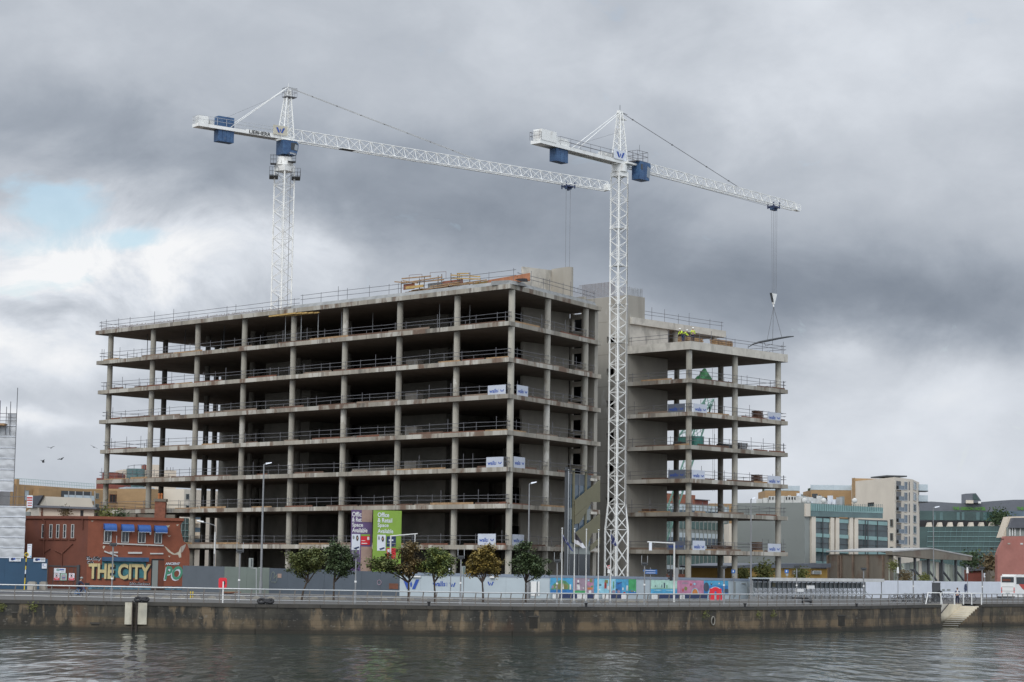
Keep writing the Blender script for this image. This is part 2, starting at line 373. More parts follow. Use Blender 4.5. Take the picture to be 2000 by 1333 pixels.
for n_, c_ in (('m_sky', (.07, .32, .52)), ('m_blue', (.03, .17, .42)), ('m_green', (.10, .26, .12)), ('m_leaf', (.06, .33, .12)), ('m_pink', (.45, .20, .30)), ('m_mauve', (.30, .22, .27)), ('m_mint', (.38, .58, .49)), ('m_orange', (.55, .20, .05)), ('m_light', (.26, .52, .62)), ('m_olive', (.20, .21, .07)), ('m_white', (.62, .62, .60)), ('m_dark', (.05, .07, .10)), ('m_red', (.42, .06, .05))):
    mat(n_, c_, .6, .22, 1.8)
mat('drain_shade', (.025, .022, .017), .9, .3)
mat('roof_dull', (.36, .36, .35), .8, .15, .6)
mat('glass_front', (.05, .075, .08), .12, .35, .5)
mat('rust_dark', (.11, .06, .04), .85, .3, 1.5)
mat('iron', (.035, .025, .02), .8, .3)
mat('panel_cream', (.50, .47, .38), .85, .12, 1.5); overlay(MATS['panel_cream'], (.22, .19, .13), .55, .7, 1.2, (1, 1, .4), .6)
mat('glass_mid', (.16, .195, .21), .2, .3, .8)
mat('wall_light', (.37, .345, .295), .85, .12, .4, stretch=(1, 1, .3)); overlay(MATS['wall_light'], (.28, .26, .22), .52, .7, .7, (1, 1, .08), .6)
mat('board_shaded', (.12, .135, .17), .5, .05)  # white company board with the shade of the left face painted in
mat('board_pale', (.47, .50, .56), .5, .06, .7)
mat('shade_black', (.006, .006, .006), 1.0, spec=0.0)  # black that stands in for the darkness inside openings
def objvar(name, amt):
    m = MATS[name]; t = m.node_tree; b = t.nodes['Principled BSDF']; src = b.inputs['Base Color'].links[0].from_socket
    oi = t.nodes.new('ShaderNodeObjectInfo'); k = t.nodes.new('ShaderNodeMath'); k.operation = 'MULTIPLY_ADD'; k.inputs[1].default_value = 2*amt; k.inputs[2].default_value = 1-amt; t.links.new(oi.outputs['Random'], k.inputs[0])
    x = t.nodes.new('ShaderNodeVectorMath'); x.operation = 'SCALE'; t.links.new(src, x.inputs[0]); t.links.new(k.outputs[0], x.inputs['Scale']); t.links.new(x.outputs[0], b.inputs['Base Color'])
overlay(MATS['column_concrete'], (.20, .15, .11), .60, .70, 1.6, (1, 1, .3), .5, 17)
overlay(MATS['slab_concrete'], (.10, .09, .075), .62, .66, .25, (1, 1, .2), .7, 51)
for n_, a_ in (('column_concrete', .13), ('slab_concrete', .14), ('shaded_concrete', .2), ('wall_light', .08), ('board_pale', .08)): objvar(n_, a_)
M = MATS
# ================================================================== SETTING
WATER = -2.35
def quay_material(name, upper, lower, dark_amt):
    m = bpy.data.materials.new(name); m.use_nodes = True; t = m.node_tree; b = t.nodes['Principled BSDF']; b.inputs['Roughness'].default_value = .85
    g = t.nodes.new('ShaderNodeNewGeometry'); sp = t.nodes.new('ShaderNodeSeparateXYZ'); t.links.new(g.outputs['Position'], sp.inputs[0])
    cb = t.nodes.new('ShaderNodeCombineXYZ'); ad = t.nodes.new('ShaderNodeMath'); ad.operation = 'MULTIPLY_ADD'; ad.inputs[1].default_value = .45
    t.links.new(sp.outputs[1], ad.inputs[0]); t.links.new(sp.outputs[0], ad.inputs[2]); t.links.new(ad.outputs[0], cb.inputs[0]); t.links.new(sp.outputs[2], cb.inputs[1])
    br = t.nodes.new('ShaderNodeTexBrick'); br.inputs['Scale'].default_value = 1.0; br.inputs['Mortar Size'].default_value = .018
    br.inputs['Brick Width'].default_value = 1.35; br.inputs['Row Height'].default_value = .42; br.inputs['Mortar Smooth'].default_value = .4
    br.inputs['Color1'].default_value = (*upper, 1); br.inputs['Color2'].default_value = (*[c*1.55 for c in upper], 1); br.inputs['Mortar'].default_value = (*[c*1.9 for c in upper], 1)
    t.links.new(cb.outputs[0], br.inputs['Vector']); t.links.new(br.outputs[0], b.inputs['Base Color'])
    bp = t.nodes.new('ShaderNodeBump'); bp.inputs['Strength'].default_value = .7; bp.inputs['Distance'].default_value = .04
    t.links.new(br.outputs['Fac'], bp.inputs['Height']); bp.invert = True; t.links.new(bp.outputs[0], b.inputs['Normal'])
    MATS[name] = m
    zband(m, lower, -1.35, -1.15, .12, .85, .9)
    overlay(m, (.020, .020, .018), .44, .56, .45, (1, 1, .5), dark_amt, 3)
    overlay(m, (.21, .155, .095), .55, .63, 1.1, (1, 1, .28), .65, 8)
    overlay(m, (.012, .012, .010), .56, .66, 1.3, (1, 1, .22), .6, 31)
    overlay(m, (.10, .05, .025), .60, .72, .4, (1, 1, .3), .6, 14)
    overlay(m, (.055, .075, .03), .64, .74, .6, (1, 1, .8), .6, 20)
    overlay(m, (.20, .185, .16), .62, .66, 2.6, (1, 1, 1.6), .45, 41)
    zband(m, (.028, .025, .018), -2.15, -1.75, .22, .9, 1.2)
    return m
quay_material('quay_dark', (.045, .041, .032), (.125, .095, .058), .85)
quay_material('quay_brown', (.070, .056, .038), (.165, .118, .068), .7)
M = MATS
# the quay line, surveyed left to right at ground level
QP = [(-700, 1163), (-200, 1169), (0, 1172), (250, 1176), (500, 1180), (750, 1182.5), (1000, 1185.5), (1250, 1186.5), (1500, 1185.5), (1700, 1184), (1838, 1181.5)]
quay = [G(*p) for p in QP]
qr = [G(1918, 1180.5), G(2100, 1180), G(2600, 1176)]
recess_w = 7.0
# ground sheet to the horizon, its river edge following the coping (with the stair recess)
stA = quay[-1]; stB = qr[0]
dirq = (stB-stA).normalized(); nq = Vector((-dirq.y, dirq.x, 0))
edge = [(p.x, p.y) for p in quay]+[tuple((stA+nq*2.6)[:2]), tuple((stB+nq*2.6)[:2])]+[(p.x, p.y) for p in qr]
pts = edge+[(3500, 1200), (3500, 6500), (-3500, 6500), (-3500, 400)]
g = MB(); g.add([(x, y, 0) for x, y in pts], [tuple(range(len(pts)))], M['paving']); ground = struct(g, 'ground')
water_m = bpy.data.materials.new('water'); water_m.use_nodes = True; t = water_m.node_tree; b = t.nodes['Principled BSDF']
b.inputs['Base Color'].default_value = (.020, .030, .026, 1); b.inputs['Roughness'].default_value = .11; b.inputs['IOR'].default_value = 1.33
gg = t.nodes.new('ShaderNodeNewGeometry'); hs = None
for sc, st, amp, off in ((.8, (1, .30, 1), 1.0, 0), (.12, (1, .5, 1), 2.0, 7), (2.4, (1, .35, 1), .10, 3)):
    mp = t.nodes.new('ShaderNodeMapping'); mp.inputs['Scale'].default_value = st; mp.inputs['Location'].default_value = (off, off, 0); mp.inputs['Rotation'].default_value = (0, 0, .25)
    t.links.new(gg.outputs['Position'], mp.inputs[0]); n = t.nodes.new('ShaderNodeTexNoise'); n.inputs['Scale'].default_value = sc; n.inputs['Detail'].default_value = 1; n.inputs['Distortion'].default_value = .4
    t.links.new(mp.outputs[0], n.inputs['Vector']); k = t.nodes.new('ShaderNodeMath'); k.operation = 'MULTIPLY'; k.inputs[1].default_value = amp; t.links.new(n.outputs['Fac'], k.inputs[0])
    if hs is None: hs = k.outputs[0]
    else:
        a_ = t.nodes.new('ShaderNodeMath'); t.links.new(hs, a_.inputs[0]); t.links.new(k.outputs[0], a_.inputs[1]); hs = a_.outputs[0]
bp = t.nodes.new('ShaderNodeBump'); bp.inputs['Strength'].default_value = 1.0; bp.inputs['Distance'].default_value = WAVE; t.links.new(hs, bp.inputs['Height']); t.links.new(bp.outputs[0], b.inputs['Normal'])
MATS['water'] = water_m
g = MB(); g.add([(-3500, -900, WATER), (3500, -900, WATER), (3500, 1500, WATER), (-3500, 1500, WATER)], [(0, 1, 2, 3)], water_m); struct(g, 'water')

# road: a strip of asphalt between two kerb lines
near = [G(x, y) for x, y in ((-400, 1159.5), (0, 1162.5), (300, 1166), (600, 1170.5), (900, 1174.2), (1060, 1175.6), (1300, 1176), (1600, 1175.5), (1900, 1173.5), (2300, 1170))]
far = [G(x, y) for x, y in ((-400, 1151), (0, 1154), (300, 1157.6), (600, 1163.4), (900, 1169.3), (1060, 1171.8), (1300, 1173.2), (1600, 1172.2), (1900, 1170.3), (2300, 1167))]
g = MB()
for i in range(len(near)-1): g.add([(p.x, p.y, .004) for p in (near[i], near[i+1], far[i+1], far[i])], [(0, 1, 2, 3)], M['asphalt'])
struct(g, 'road')
g = MB()
for i in range(len(near)-1):
    a, b_ = near[i], near[i+1]; d = (b_-a).normalized(); n = Vector((d.y, -d.x, 0))
    g.hexa([(p.x, p.y, z) for z in (0.002, .125) for p in (a+n*.25, b_+n*.25, b_, a)], M['kerb'])
    a, b_ = far[i], far[i+1]; d = (b_-a).normalized(); n = Vector((-d.y, d.x, 0))
    g.hexa([(p.x, p.y, z) for z in (0.002, .125) for p in (a, b_, b_+n*.3, a+n*.3)], M['kerb'])
struct(g, 'kerb')
# dashed line on the road
g = MB(); mid = [(a+b_)*.5 for a, b_ in zip(near, far)]
for i in range(len(mid)-1):
    L_ = (mid[i+1]-mid[i]).length; k = int(L_/4)
    for j in range(k):
        a = mid[i].lerp(mid[i+1], j/k); b_ = mid[i].lerp(mid[i+1], (j+.5)/k); n = Vector((0, .06, 0))
        g.add([(p.x, p.y, .008) for p in (a-n, b_-n, b_+n, a+n)], [(0, 1, 2, 3)], M['tarmac_line'])
struct(g, 'road_marking')

# ------------------------------------------------------------------ quay wall
qw = thing('quay_wall', 'long weathered stone quay wall with dark stains and a tan tide band above the water', 'quay wall', (0, 172, WATER))
def wall_strip(pl, z0, z1, th, m, off=0.0):
    g = MB()
    for a, b_ in zip(pl[:-1], pl[1:]):
        d = (b_-a).normalized(); n = Vector((d.y, -d.x, 0))
        g.hexa([(p.x, p.y, z) for z in (z0, z1) for p in (a+n*off, b_+n*off, b_-n*(th-off), a-n*(th-off))], m)
    return g
dense = []
for a, b_ in zip(quay[:-1], quay[1:]): dense += [a, a.lerp(b_, .5)]
dense.append(quay[-1]); ks = next(i for i, p in enumerate(dense) if p.x > 1.0)
wall_strip(dense[:ks+1], WATER-2, -.28, 1.2, M['quay_dark']).build('wall_face', qw)
wall_strip(dense[ks:], WATER-2, -.28, 1.2, M['quay_brown']).build('wall_face', qw)
wall_strip(qr, WATER-2, -.28, 1.2, M['quay_brown']).build('wall_face', qw)
mat('coping', (.06, .055, .047), .9, .2, 1); overlay(M['coping'], (.05, .048, .045), .5, .65, .7, (1, 1, 1), .7)
for pl in (dense, qr):
    g = MB()
    for a, b_ in zip(pl[:-1], pl[1:]):
        L_ = (b_-a).length; k = max(1, int(L_/1.6)); d = (b_-a).normalized(); n = Vector((d.y, -d.x, 0))
        for j in range(k):
            p = a+d*(L_*j/k+.01); q = a+d*(L_*(j+1)/k-.01); o = .07+random.uniform(-.012, .012)
            g.hexa([(w.x, w.y, z) for z in (-.279, .022) for w in (p+n*o, q+n*o, q-n*.85, p-n*.85)], M['coping'])
    g.build('coping', qw)
# lower plinth course stepping out just above the water
wall_strip(dense, WATER-2, -1.95, 1.0, M['quay_dark'], .14).build('plinth', qw)
wall_strip(qr, WATER-2, -1.95, 1.0, M['quay_brown'], .14).build('plinth', qw)
FQ = []
for a, b_ in zip(quay[:-1], quay[1:]): FQ.append(Fr(a, b_))
def fq(px):
    for F_ in FQ:
        u, z = F_.at(px, 1200)
        if -.01 <= u <= F_.L+.01: return F_
    return FQ[-1] if px > 0 else FQ[0]
F_ = fq(260)
g = MB(); F_.pbox(g, 245, 1177, 259, 1220, .155, .17, M['panel_cream']); F_.pbox(g, 270, 1178, 288, 1220, .155, .17, M['panel_cream']); g.split('painted_panel', qw, label='cream painted panels either side of the ladder')
g = MB()
for px0, py0, px1, py1 in ((24, 1198, 33, 1207), (1034, 1206, 1050, 1228), (1637, 1204, 1650, 1223), (178, 1219, 194, 1236)):
    f_ = fq((px0+px1)/2); u0, u1, z0, z1 = f_.rect(px0, py0, px1, py1)
    f_.box(g, u0-.1, u1+.1, z1, z1+.12, 0, .04, M['coping']); f_.box(g, u0, u1, max(z0, WATER-.1), z1, 0, .012, M['drain_shade'])
g.split('drain_opening', qw)  # drain mouths are flush dark panels, recess shade in the colour
# lifebelt shaped outfall ring
f_ = fq(1391); u, z = f_.at(1391, 1213); g = MB()
for i in range(14):
    a = 2*math.pi*i/14; b2 = 2*math.pi*(i+1)/14
    g.tube(f_.p(u+.22*math.cos(a), z+.36*math.sin(a), .1), f_.p(u+.22*math.cos(b2), z+.36*math.sin(b2), .1), .06, 6, M['stone'])
f_.box(g, u-.12, u+.12, z-.25, z+.25, 0, .02, M['shade_black']); g.build('outfall_ring', qw)  # the ring's dark mouth is a flat patch, shade in its colour
# ladder
g = MB(); F_ = fq(264)
for px in (260.5, 268.5): u = F_.at(px, 1200)[0]; F_.box(g, u-.045, u+.045, WATER-.6, .1, .2, .3, M['iron'])
u0 = F_.at(260.5, 1200)[0]; u1 = F_.at(268.5, 1200)[0]; z = -2.6
while z < 0: F_.box(g, u0, u1, z, z+.035, .22, .26, M['iron']); z += .28
F_.box(g, u0-.07, u0+.0, WATER-.5, -.1, .1, .19, M['black']); F_.box(g, u1-.0, u1+.07, WATER-.5, -.1, .1, .19, M['black'])
single(g, 'quay_ladder', 'rusty black steel ladder down the quay wall between two cream painted panels', 'ladder')
# weeds on the wall
def weed(name, px, py, r, label, col='m_olive', n=160, hang=0.0, F_=None, Y=None):
    g = MB(); c = W(px, py, Y) if Y else (F_ or fq(px)).p(*(F_ or fq(px)).at(px, py), .1)
    for i in range(n):
        p = c+Vector((random.gauss(0, r*.5), random.gauss(0, r*.25), random.gauss(0, r*.45)-hang*random.random()))
        a = random.random()*6.3; s = r*.16*random.uniform(.6, 1.4); d = Vector((math.cos(a), math.sin(a)*.5, random.uniform(-.8, .8)))*s; e = Vector((random.uniform(-1, 1), random.uniform(-1, 1), 1)).normalized()*s*.6
        g.add([p-d, p+e, p+d, p-e], [(0, 1, 2, 3)], M[col])
    return single(g, name, label, 'plant')
mat('leaf_moss', (.13, .14, .04), .9, .3, 4); mat('leaf_dark', (.035, .06, .022), .8, .4, 3); mat('leaf_brown', (.12, .09, .045), .9, .3, 4)
weed('wall_weed', 66, 1186, .45, 'yellow green weed growing on the quay wall near its left end', 'leaf_moss')
weed('wall_weed', 3, 1186, .4, 'brownish weed on the quay wall at the left edge of the picture', 'leaf_moss')
for px, lb in ((1375, 'leftmost weed tuft on the brown quay wall right of the outfall ring'), (1478, 'weed tuft on the brown quay wall under the right end of the bicycle shelter front'), (1508, 'large weed tuft on the brown quay wall under the shelter')):
    weed('wall_weed', px, 1200, .38, lb, 'leaf_moss', 110)

# ------------------------------------------------------------------ stairs in their recess
st = thing('river_stairs', 'cream painted stone steps descending to the river in a quay recess', 'stairs', (stA.x, stA.y, WATER))
FS = Fr(stA, stB)
g = MB(); FS.box(g, 0, FS.L, WATER-2, -.02, -2.59, -2.3, M['stair_cream']); g.build('back_wall', st)
g = MB(); nstep = 11; u_top = FS.L-.2; u_bot = FS.L*.42
for i in range(nstep):
    z1 = -.05-i*.2; uu = u_top-(u_top-u_bot)*i/nstep
    FS.box(g, uu-(u_top-u_bot)/nstep-.02, uu, WATER-1.5, z1-.2, -2.3, -.15, M['stair_cream'])
g.build('step', st)
g = MB(); sp_ = [(FS.L, -2.6), (FS.L, .0)]
for i in range(nstep+1):
    uu = u_top+.25-(u_top-u_bot)*i/nstep; sp_ += [(uu, -.05-i*.2+.1), (uu, -.25-i*.2+.1)]
FS.poly(g, sp_+[(u_bot-.3, -2.6)], -.15, .02, M['quay_brown']); g.build('stringer', st)
g = MB()
for i in range(nstep): uu = u_top-(u_top-u_bot)*i/nstep; FS.box(g, uu-.04, uu+.02, -.25-i*.2-.02, -.05-i*.2-.17, -2.28, -.16, M['white_paint']); FS.box(g, uu-.26, uu-.045, -.25-i*.2+.001, -.25-i*.2+.012, -2.28, -.16, M['stone'])
g.split('step_nosing', st)
g = MB(); FS.poly(g, [(.02, -.03), (FS.L*.6, -.03), (FS.L*.18, WATER-.1), (.02, WATER-.1)], -2.29, -2.15, M['fresh_concrete']); g.build('side_wall', st)
g = MB(); g.path([FS.p(FS.L*.62, .05, -2.05), FS.p(FS.L*.33, -1.5, -2.05), FS.p(FS.L*.28, -2.2, -2.05)], .05, 6, M['black']); g.build('handrail', st)

# ------------------------------------------------------------------ quayside railing
rl = thing('quay_railing', 'long silver quayside railing with round top rail along the coping', 'railing', (0, 173, 0))
ins = .55
def on_quay(px):
    f_ = fq(px); u, z = f_.at(px, 1176); p = f_.p(u, 0, -ins); return p
xs = []; x = -12.0
while x < 1812:
    xs.append(x); x += 36.0-(36.0-16.4)*min(1, max(0, x)/1650)
postm = MB(); tops = []
pcount = 0
base_posts = []
for i, x in enumerate(xs):
    p = on_quay(x); h = 1.22-.12*min(1, x/1000); d = Vector((.12, -.05, 0)).normalized()
    tops.append(p+Vector((0, 0, h))); base_posts.append((p, h))
for p, h in base_posts:
    g = MB(); n = Vector((0, -1, 0)); g.beam(p+Vector((0, 0, .0)), p+Vector((-.03, 0, h*.55)), .10, .05, M['post_brown']); g.beam(p+Vector((-.03, 0, h*.55)), p+Vector((.04, .0, h-.04)), .09, .05, M['post_brown'])
    g.build('post', rl)
for k, (zz, r, mm) in enumerate(((0, .058, 'steel_rail'), (-.52, .028, 'steel_rail'), (-.86, .028, 'steel_rail'))):
    g = MB(); g.path([p+Vector((0, 0, zz)) for p in tops], r, 8, M[mm]); g.build('top_rail' if k == 0 else 'lower_rail', rl)
# right part beyond the stairs
rr = thing('quay_railing', 'shorter silver quayside railing right of the river stairs', 'railing', tuple(qr[0]))
F2 = Fr(qr[0], qr[1]); tp = []
for i in range(24):
    u = .6+i*1.05; p = F2.p(u, 0, -.5); g = MB(); g.beam(p, p+Vector((0, 0, 1.06)), .09, .05, M['post_brown']); g.build('post', rr); tp.append(p+Vector((0, 0, 1.1)))
for zz, r in ((0, .055), (-.5, .026), (-.82, .026)): g = MB(); g.path([p+Vector((0, 0, zz)) for p in tp], r, 8, M['steel_rail']); g.build('top_rail' if zz == 0 else 'lower_rail', rr)
# white gates at the stair head
def white_gate(label, px0, px1, fl=0.0):
    a = W(px0, 1180, stA.y+1.0); b_ = W(px1, 1180, stA.y+2.2); a.z = b_.z = 0.02
    g = MB(); up = Vector((0, 0, 1.18)); s_ = (b_-a).normalized()*fl
    g.path([a+s_, a+up, b_+up, b_-s_], .055, 8, M['white_paint'])
    return single(g, 'stair_gate', label, 'railing', 'white tubular frames around the head of the stairs')
white_gate('white tubular frame left of the river stairs, splayed legs', 1813, 1836, -.4)
white_gate('long white tubular frame behind the river stairs', 1838, 1898)
white_gate('narrow white tubular frame at the right side of the stair head', 1898, 1917)
g = MB(); F3 = Fr(W(1863, 1178, stA.y+2.0), W(1898, 1178, stA.y+3.2))
for u in (.0, .5): F3.box(g, F3.L*u, F3.L*u+.1, 0, 1.15, 0, .08, M['white_paint'])
single(g, 'gate_post', 'pair of white posts at the top of the stairs', 'post')

# ------------------------------------------------------------------ low domed bollards along the kerb
dome = thing('low_bollard', 'low rounded pale stone bollard by the kerb', 'bollard', tuple(G(232, 1168)), 0, 'low rounded stone bollards along the road kerb')
g = MB(); g.box(-.4, .4, -.18, .18, 0, .06, M['stone'])
pr = [(-.36, .06)]+[(.36*math.cos(math.pi*(1-i/8)), .06+.2*math.sin(math.pi*i/8)) for i in range(1, 8)]+[(.36, .06)]
vs = [(x, -.15, z) for x, z in pr]+[(x, .15, z) for x, z in pr]; n = len(pr)
g.add(vs, [tuple(range(n)), tuple(range(n, 2*n))[::-1]]+[(i, i+n, (i+1) % n+n, (i+1) % n) for i in range(n)], M['stone'])
g.build('stone_body', dome, world=False)
x = 232
dome['label'] = 'low rounded pale stone bollard beside the road kerb, one of a long even row'
while x < 1250:
    x += 31-(31-22)*(x-232)/1000
    y = 1168+(x-232)*.0088
    dup(dome, tuple(G(x, y)))

# ------------------------------------------------------------------ mooring bollards with rope
def mooring(px, py, label, cat='mooring bollard', rope=True, s=1.0):
    p = G(px, py); t_ = thing('mooring_bollard', label, cat, tuple(p), 0, 'mooring points on the quay edge')
    g = MB(); g.tube((-.18*s, 0, 0), (-.18*s, 0, .28*s), .10*s, 10, M['black']); g.tube((-.18*s, 0, .28*s), (-.18*s, 0, .36*s), .15*s, 10, M['black']); g.box(-.75*s, .6*s, -.16, .16, 0, .05, M['black']); g.build('iron_bollard', t_, world=False)
    if rope:
        g = MB()
        for cx_, r_ in ((-.34, .20), (.30, .17), (.1, .13)):
            for i in range(12):
                a = 2*math.pi*i/12; b2 = 2*math.pi*(i+1)/12
                g.tube((cx_*s+r_*s*1.2*math.cos(a), -.1+.1*math.sin(a), .24*s+r_*s*.7*math.sin(a)), (cx_*s+r_*s*1.2*math.cos(b2), -.1+.1*math.sin(b2), .24*s+r_*s*.7*math.sin(b2)), .105*s, 6, M['rubber'])
        g.build('rope_coil', t_, world=False)
    return t_
mooring(278, 1177, 'black mooring bollard with coiled rope above the ladder and cream panels')
mooring(520, 1181, 'black mooring bollard with two big rope loops below the tall street lamp', s=1.1)
mooring(842, 1184.5, 'low black mooring bollard in front of the fourth tree', rope=False)
mooring(1149, 1186.5, 'low black mooring bollard under the flagpoles, with a yellow top', rope=False)
mooring(1459, 1187, 'low black mooring ring on the coping right of the red arch', rope=False)
mooring(1677, 1186.5, 'low black mooring bollard near the shelter right end', rope=False)
# ================================================================== THE UNFINISHED OFFICE BLOCK
CB = Vector((-.3147, 228.9526, 0)); A_, B_ = .758, .512
fd = Vector((-math.cos(A_), math.sin(A_), 0)); pd = Vector((math.sin(A_), math.cos(A_), 0)); sdv = Vector((math.sin(B_), math.cos(B_), 0))
ZB = [5.154, 9.642, 13.642, 17.642, 21.642, 25.642, 29.642, 33.738]
TH = .5
WB = Vector((21.44, 251.05, 0))
def m_(s, t, z=0): p = CB+fd*s+pd*t; return Vector((p.x, p.y, z))
def w_(s, t, z=0): p = WB+fd*s+pd*t; return Vector((p.x, p.y, z))
off = thing('office_block_frame', 'unfinished multi-storey bare concrete office block with open floors and round columns', 'building', (CB.x, CB.y, 0))
SL = [75.2, 75.4, 75.62, 74.98, 75.42, 75.95, 76.5, 76.96]
SE = CB+sdv*21.5
T_BACK = 21.4
for k, z in enumerate(ZB):
    th = TH if k < 7 else .52
    pts = [(CB.x, CB.y), (SE.x, SE.y), tuple(m_(5.2, T_BACK)[:2]), tuple(m_(SL[k], T_BACK)[:2]), tuple(m_(SL[k], 0)[:2])]
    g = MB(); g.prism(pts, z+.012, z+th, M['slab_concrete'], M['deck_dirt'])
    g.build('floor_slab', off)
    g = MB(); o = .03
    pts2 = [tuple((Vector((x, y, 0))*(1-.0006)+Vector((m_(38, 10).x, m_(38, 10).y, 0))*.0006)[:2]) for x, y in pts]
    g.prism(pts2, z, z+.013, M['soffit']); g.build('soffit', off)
# grey screed upstand on the right half of the roof
g = MB(); sx = 38.5
g.hexa([m_(sx, .12, ZB[7]+.52), m_(0.1, .12, ZB[7]+.52), m_(0.1, 3, ZB[7]+.52), m_(sx, 3, ZB[7]+.52), m_(sx-.3, .5, ZB[7]+.98), m_(.4, .5, ZB[7]+.98), m_(.4, 2.7, ZB[7]+.98), m_(sx-.3, 2.7, ZB[7]+.98)], M['screed'])
a = CB+sdv*.4; b_ = CB+sdv*21.2; nn = Vector((-sdv.y, sdv.x, 0))
g.hexa([Vector((p.x, p.y, z)) for z, e in ((ZB[7]+.521, 0), (ZB[7]+.99, .25)) for p in (a-nn*(-.12-e), b_-nn*(-.12-e), b_+nn*2.6, a+nn*2.6)], M['screed'])
g.build('roof_upstand', off)
# wing slabs
for k, z in enumerate(ZB[:7]):
    th = TH if k < 6 else 1.0
    pts = [tuple(w_(0, 0)[:2]), tuple(w_(0, 19.78)[:2]), tuple(w_(30, 19.78)[:2]), tuple(w_(30, 8)[:2]), tuple(w_(9.9, 7.9)[:2]), tuple(w_(9.9, 0)[:2])]
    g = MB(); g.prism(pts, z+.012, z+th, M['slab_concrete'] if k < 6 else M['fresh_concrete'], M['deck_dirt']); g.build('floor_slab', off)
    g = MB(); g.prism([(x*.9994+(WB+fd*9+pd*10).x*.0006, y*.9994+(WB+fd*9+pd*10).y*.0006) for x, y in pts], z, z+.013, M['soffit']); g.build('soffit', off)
# columns: each one runs from the ground to the roof
def column(p, z1, r=.36, m='column_concrete'):
    g = MB(); g.tube((p.x, p.y, 0), (p.x, p.y, z1), r, 20, M[m], cap=False)
    for z in ZB:      # shallow pour joints
        if z < z1: g.tube((p.x, p.y, z-1.3), (p.x, p.y, z-1.27), r+.006, 20, M[m], cap=False)
    g.build('column', off)
SCOL = [.697]+[9.146+9.39*i for i in range(8)]
for i, s_ in enumerate(SCOL): column(m_(s_, 1.09), ZB[7])
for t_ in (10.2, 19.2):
    for s_ in SCOL[2:]: column(m_(s_, t_), ZB[7], .36, 'shaded_concrete')
for q in (9.48, 18.9): p = CB+sdv*q+fd*.69+pd*.3; column(p, ZB[7])
for t_ in (.82, 9.89, 18.87): column(w_(.85, t_), ZB[6])
for s_ in (9.79, 17.1): column(w_(s_, 18.6), ZB[6])
# inner walls of the left wing
g = MB()
def mwall(g, s0, s1, t0, t1, z0, z1, m): g.hexa([m_(s1, t0, z0), m_(s0, t0, z0), m_(s0, t1, z0), m_(s1, t1, z0), m_(s1, t0, z1), m_(s0, t0, z1), m_(s0, t1, z1), m_(s1, t1, z1)], M[m])
for s0, s1 in ((75.7, 63), (60.5, 52), (49, 33), (31, 22), (20, 10.2)): mwall(g, s1, s0, 20.7, 21.1, 0, ZB[7], 'shaded_concrete')
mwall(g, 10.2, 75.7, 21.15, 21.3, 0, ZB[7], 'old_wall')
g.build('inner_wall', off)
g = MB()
for s0, s1 in ((47, 56), (22, 31)):  # core boxes added to vary the darkness inside the floors
    mwall(g, s0, s1, 12.4, 12.8, 0, ZB[7], 'shaded_concrete'); mwall(g, s0, s0+.35, 12.8, 20, 0, ZB[7], 'shaded_concrete'); mwall(g, s1-.35, s1, 12.8, 20, 0, ZB[7], 'shaded_concrete')
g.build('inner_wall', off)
# stair-core wall near the corner, rising above the roof as an open V
FA = Fr((G(1021, 600, ZB[7])).to_2d(), (G(1021, 600, ZB[7])+pd*12).to_2d())
P0 = G(1022, 600, ZB[7]); P0.z = 0
P1 = G(1112, 612.5, ZB[7]); P1.z = 0
FI = Fr(P0, P1); g = MB()
FI.box(g, 0, .9, 0, ZB[7], -.35, 0, M['wall_light'])
FI.box(g, .9, FI.L, 0, ZB[7], -.35, 0, M['wall_light']); g.build('core_wall', off)
g = MB()
for k, z in enumerate(ZB[:7]):   # doorways as flat black panels, their depth shade in the colour
    FI.box(g, -1.75, -.0, z+TH, z+TH+2.4, -.32, -.28, M['shade_black'])
g.split('door_shade_panel', off)
g = MB(); zr = ZB[7]+.5
def sub(Fv, mb, pts, d0, d1, m): Fv.poly(mb, pts, d0, d1, M[m])
uA, _z = FI.at(1021, 521); uB = FI.L*.60
sub(FI, g, [(-.1, zr), (uB, zr), (uB, FI.at(1070, 527)[1]), (-.1, FI.at(1021, 521)[1])], -.3, 0, 'fresh_concrete')
FV = Fr(FI.p(uB, 0), FI.p(uB, 0)-fd*6)
u1 = FV.at(1116.5, 522)[0]
sub(FV, g, [(0, zr), (u1, zr), (u1, FV.at(1116.5, 522)[1]), (u1-.6, FV.at(1108, 521.5)[1]), (0, FV.at(1070, 527)[1])], -.3, 0, 'wall_light')
g.build('roof_wall', off)
# link between the corner block and the tower, with open stair landings
g = MB(); FLk = Fr(P1, SE+fd*(-2.5)+pd*.6)
Flink = Fr(P1+pd*.2, P1+pd*.2-fd*7.5)
def lk(px): return Flink.at(px, 640)[0]
Flink.box(g, 0, .3, 0, ZB[7], -.4, 0, M['wall_light'])
Flink.box(g, lk(1136), lk(1147), 0, ZB[7], -.4, 0, M['wall_light'])
Flink.box(g, lk(1150), lk(1162), 0, ZB[7]+.6, -.6, 0, M['wall_light'])
for k, z in enumerate(ZB[:8]):
    Flink.box(g, .3, lk(1147), z-.75, z-.2, -.5, .1, M['fresh_concrete'])
    Flink.box(g, .3, lk(1140), z+1.4, z+1.9, -.5, .02, M['wall_light'])
g.build('stair_landing', off)
g = MB(); Flink.box(g, -3.9, lk(1152)-2.7, 0, ZB[7]-.1, -3.2, -3.0, M['shade_black']); g.build('stair_shade_sheet', off)  # black sheet behind the landings, stairwell darkness in its colour
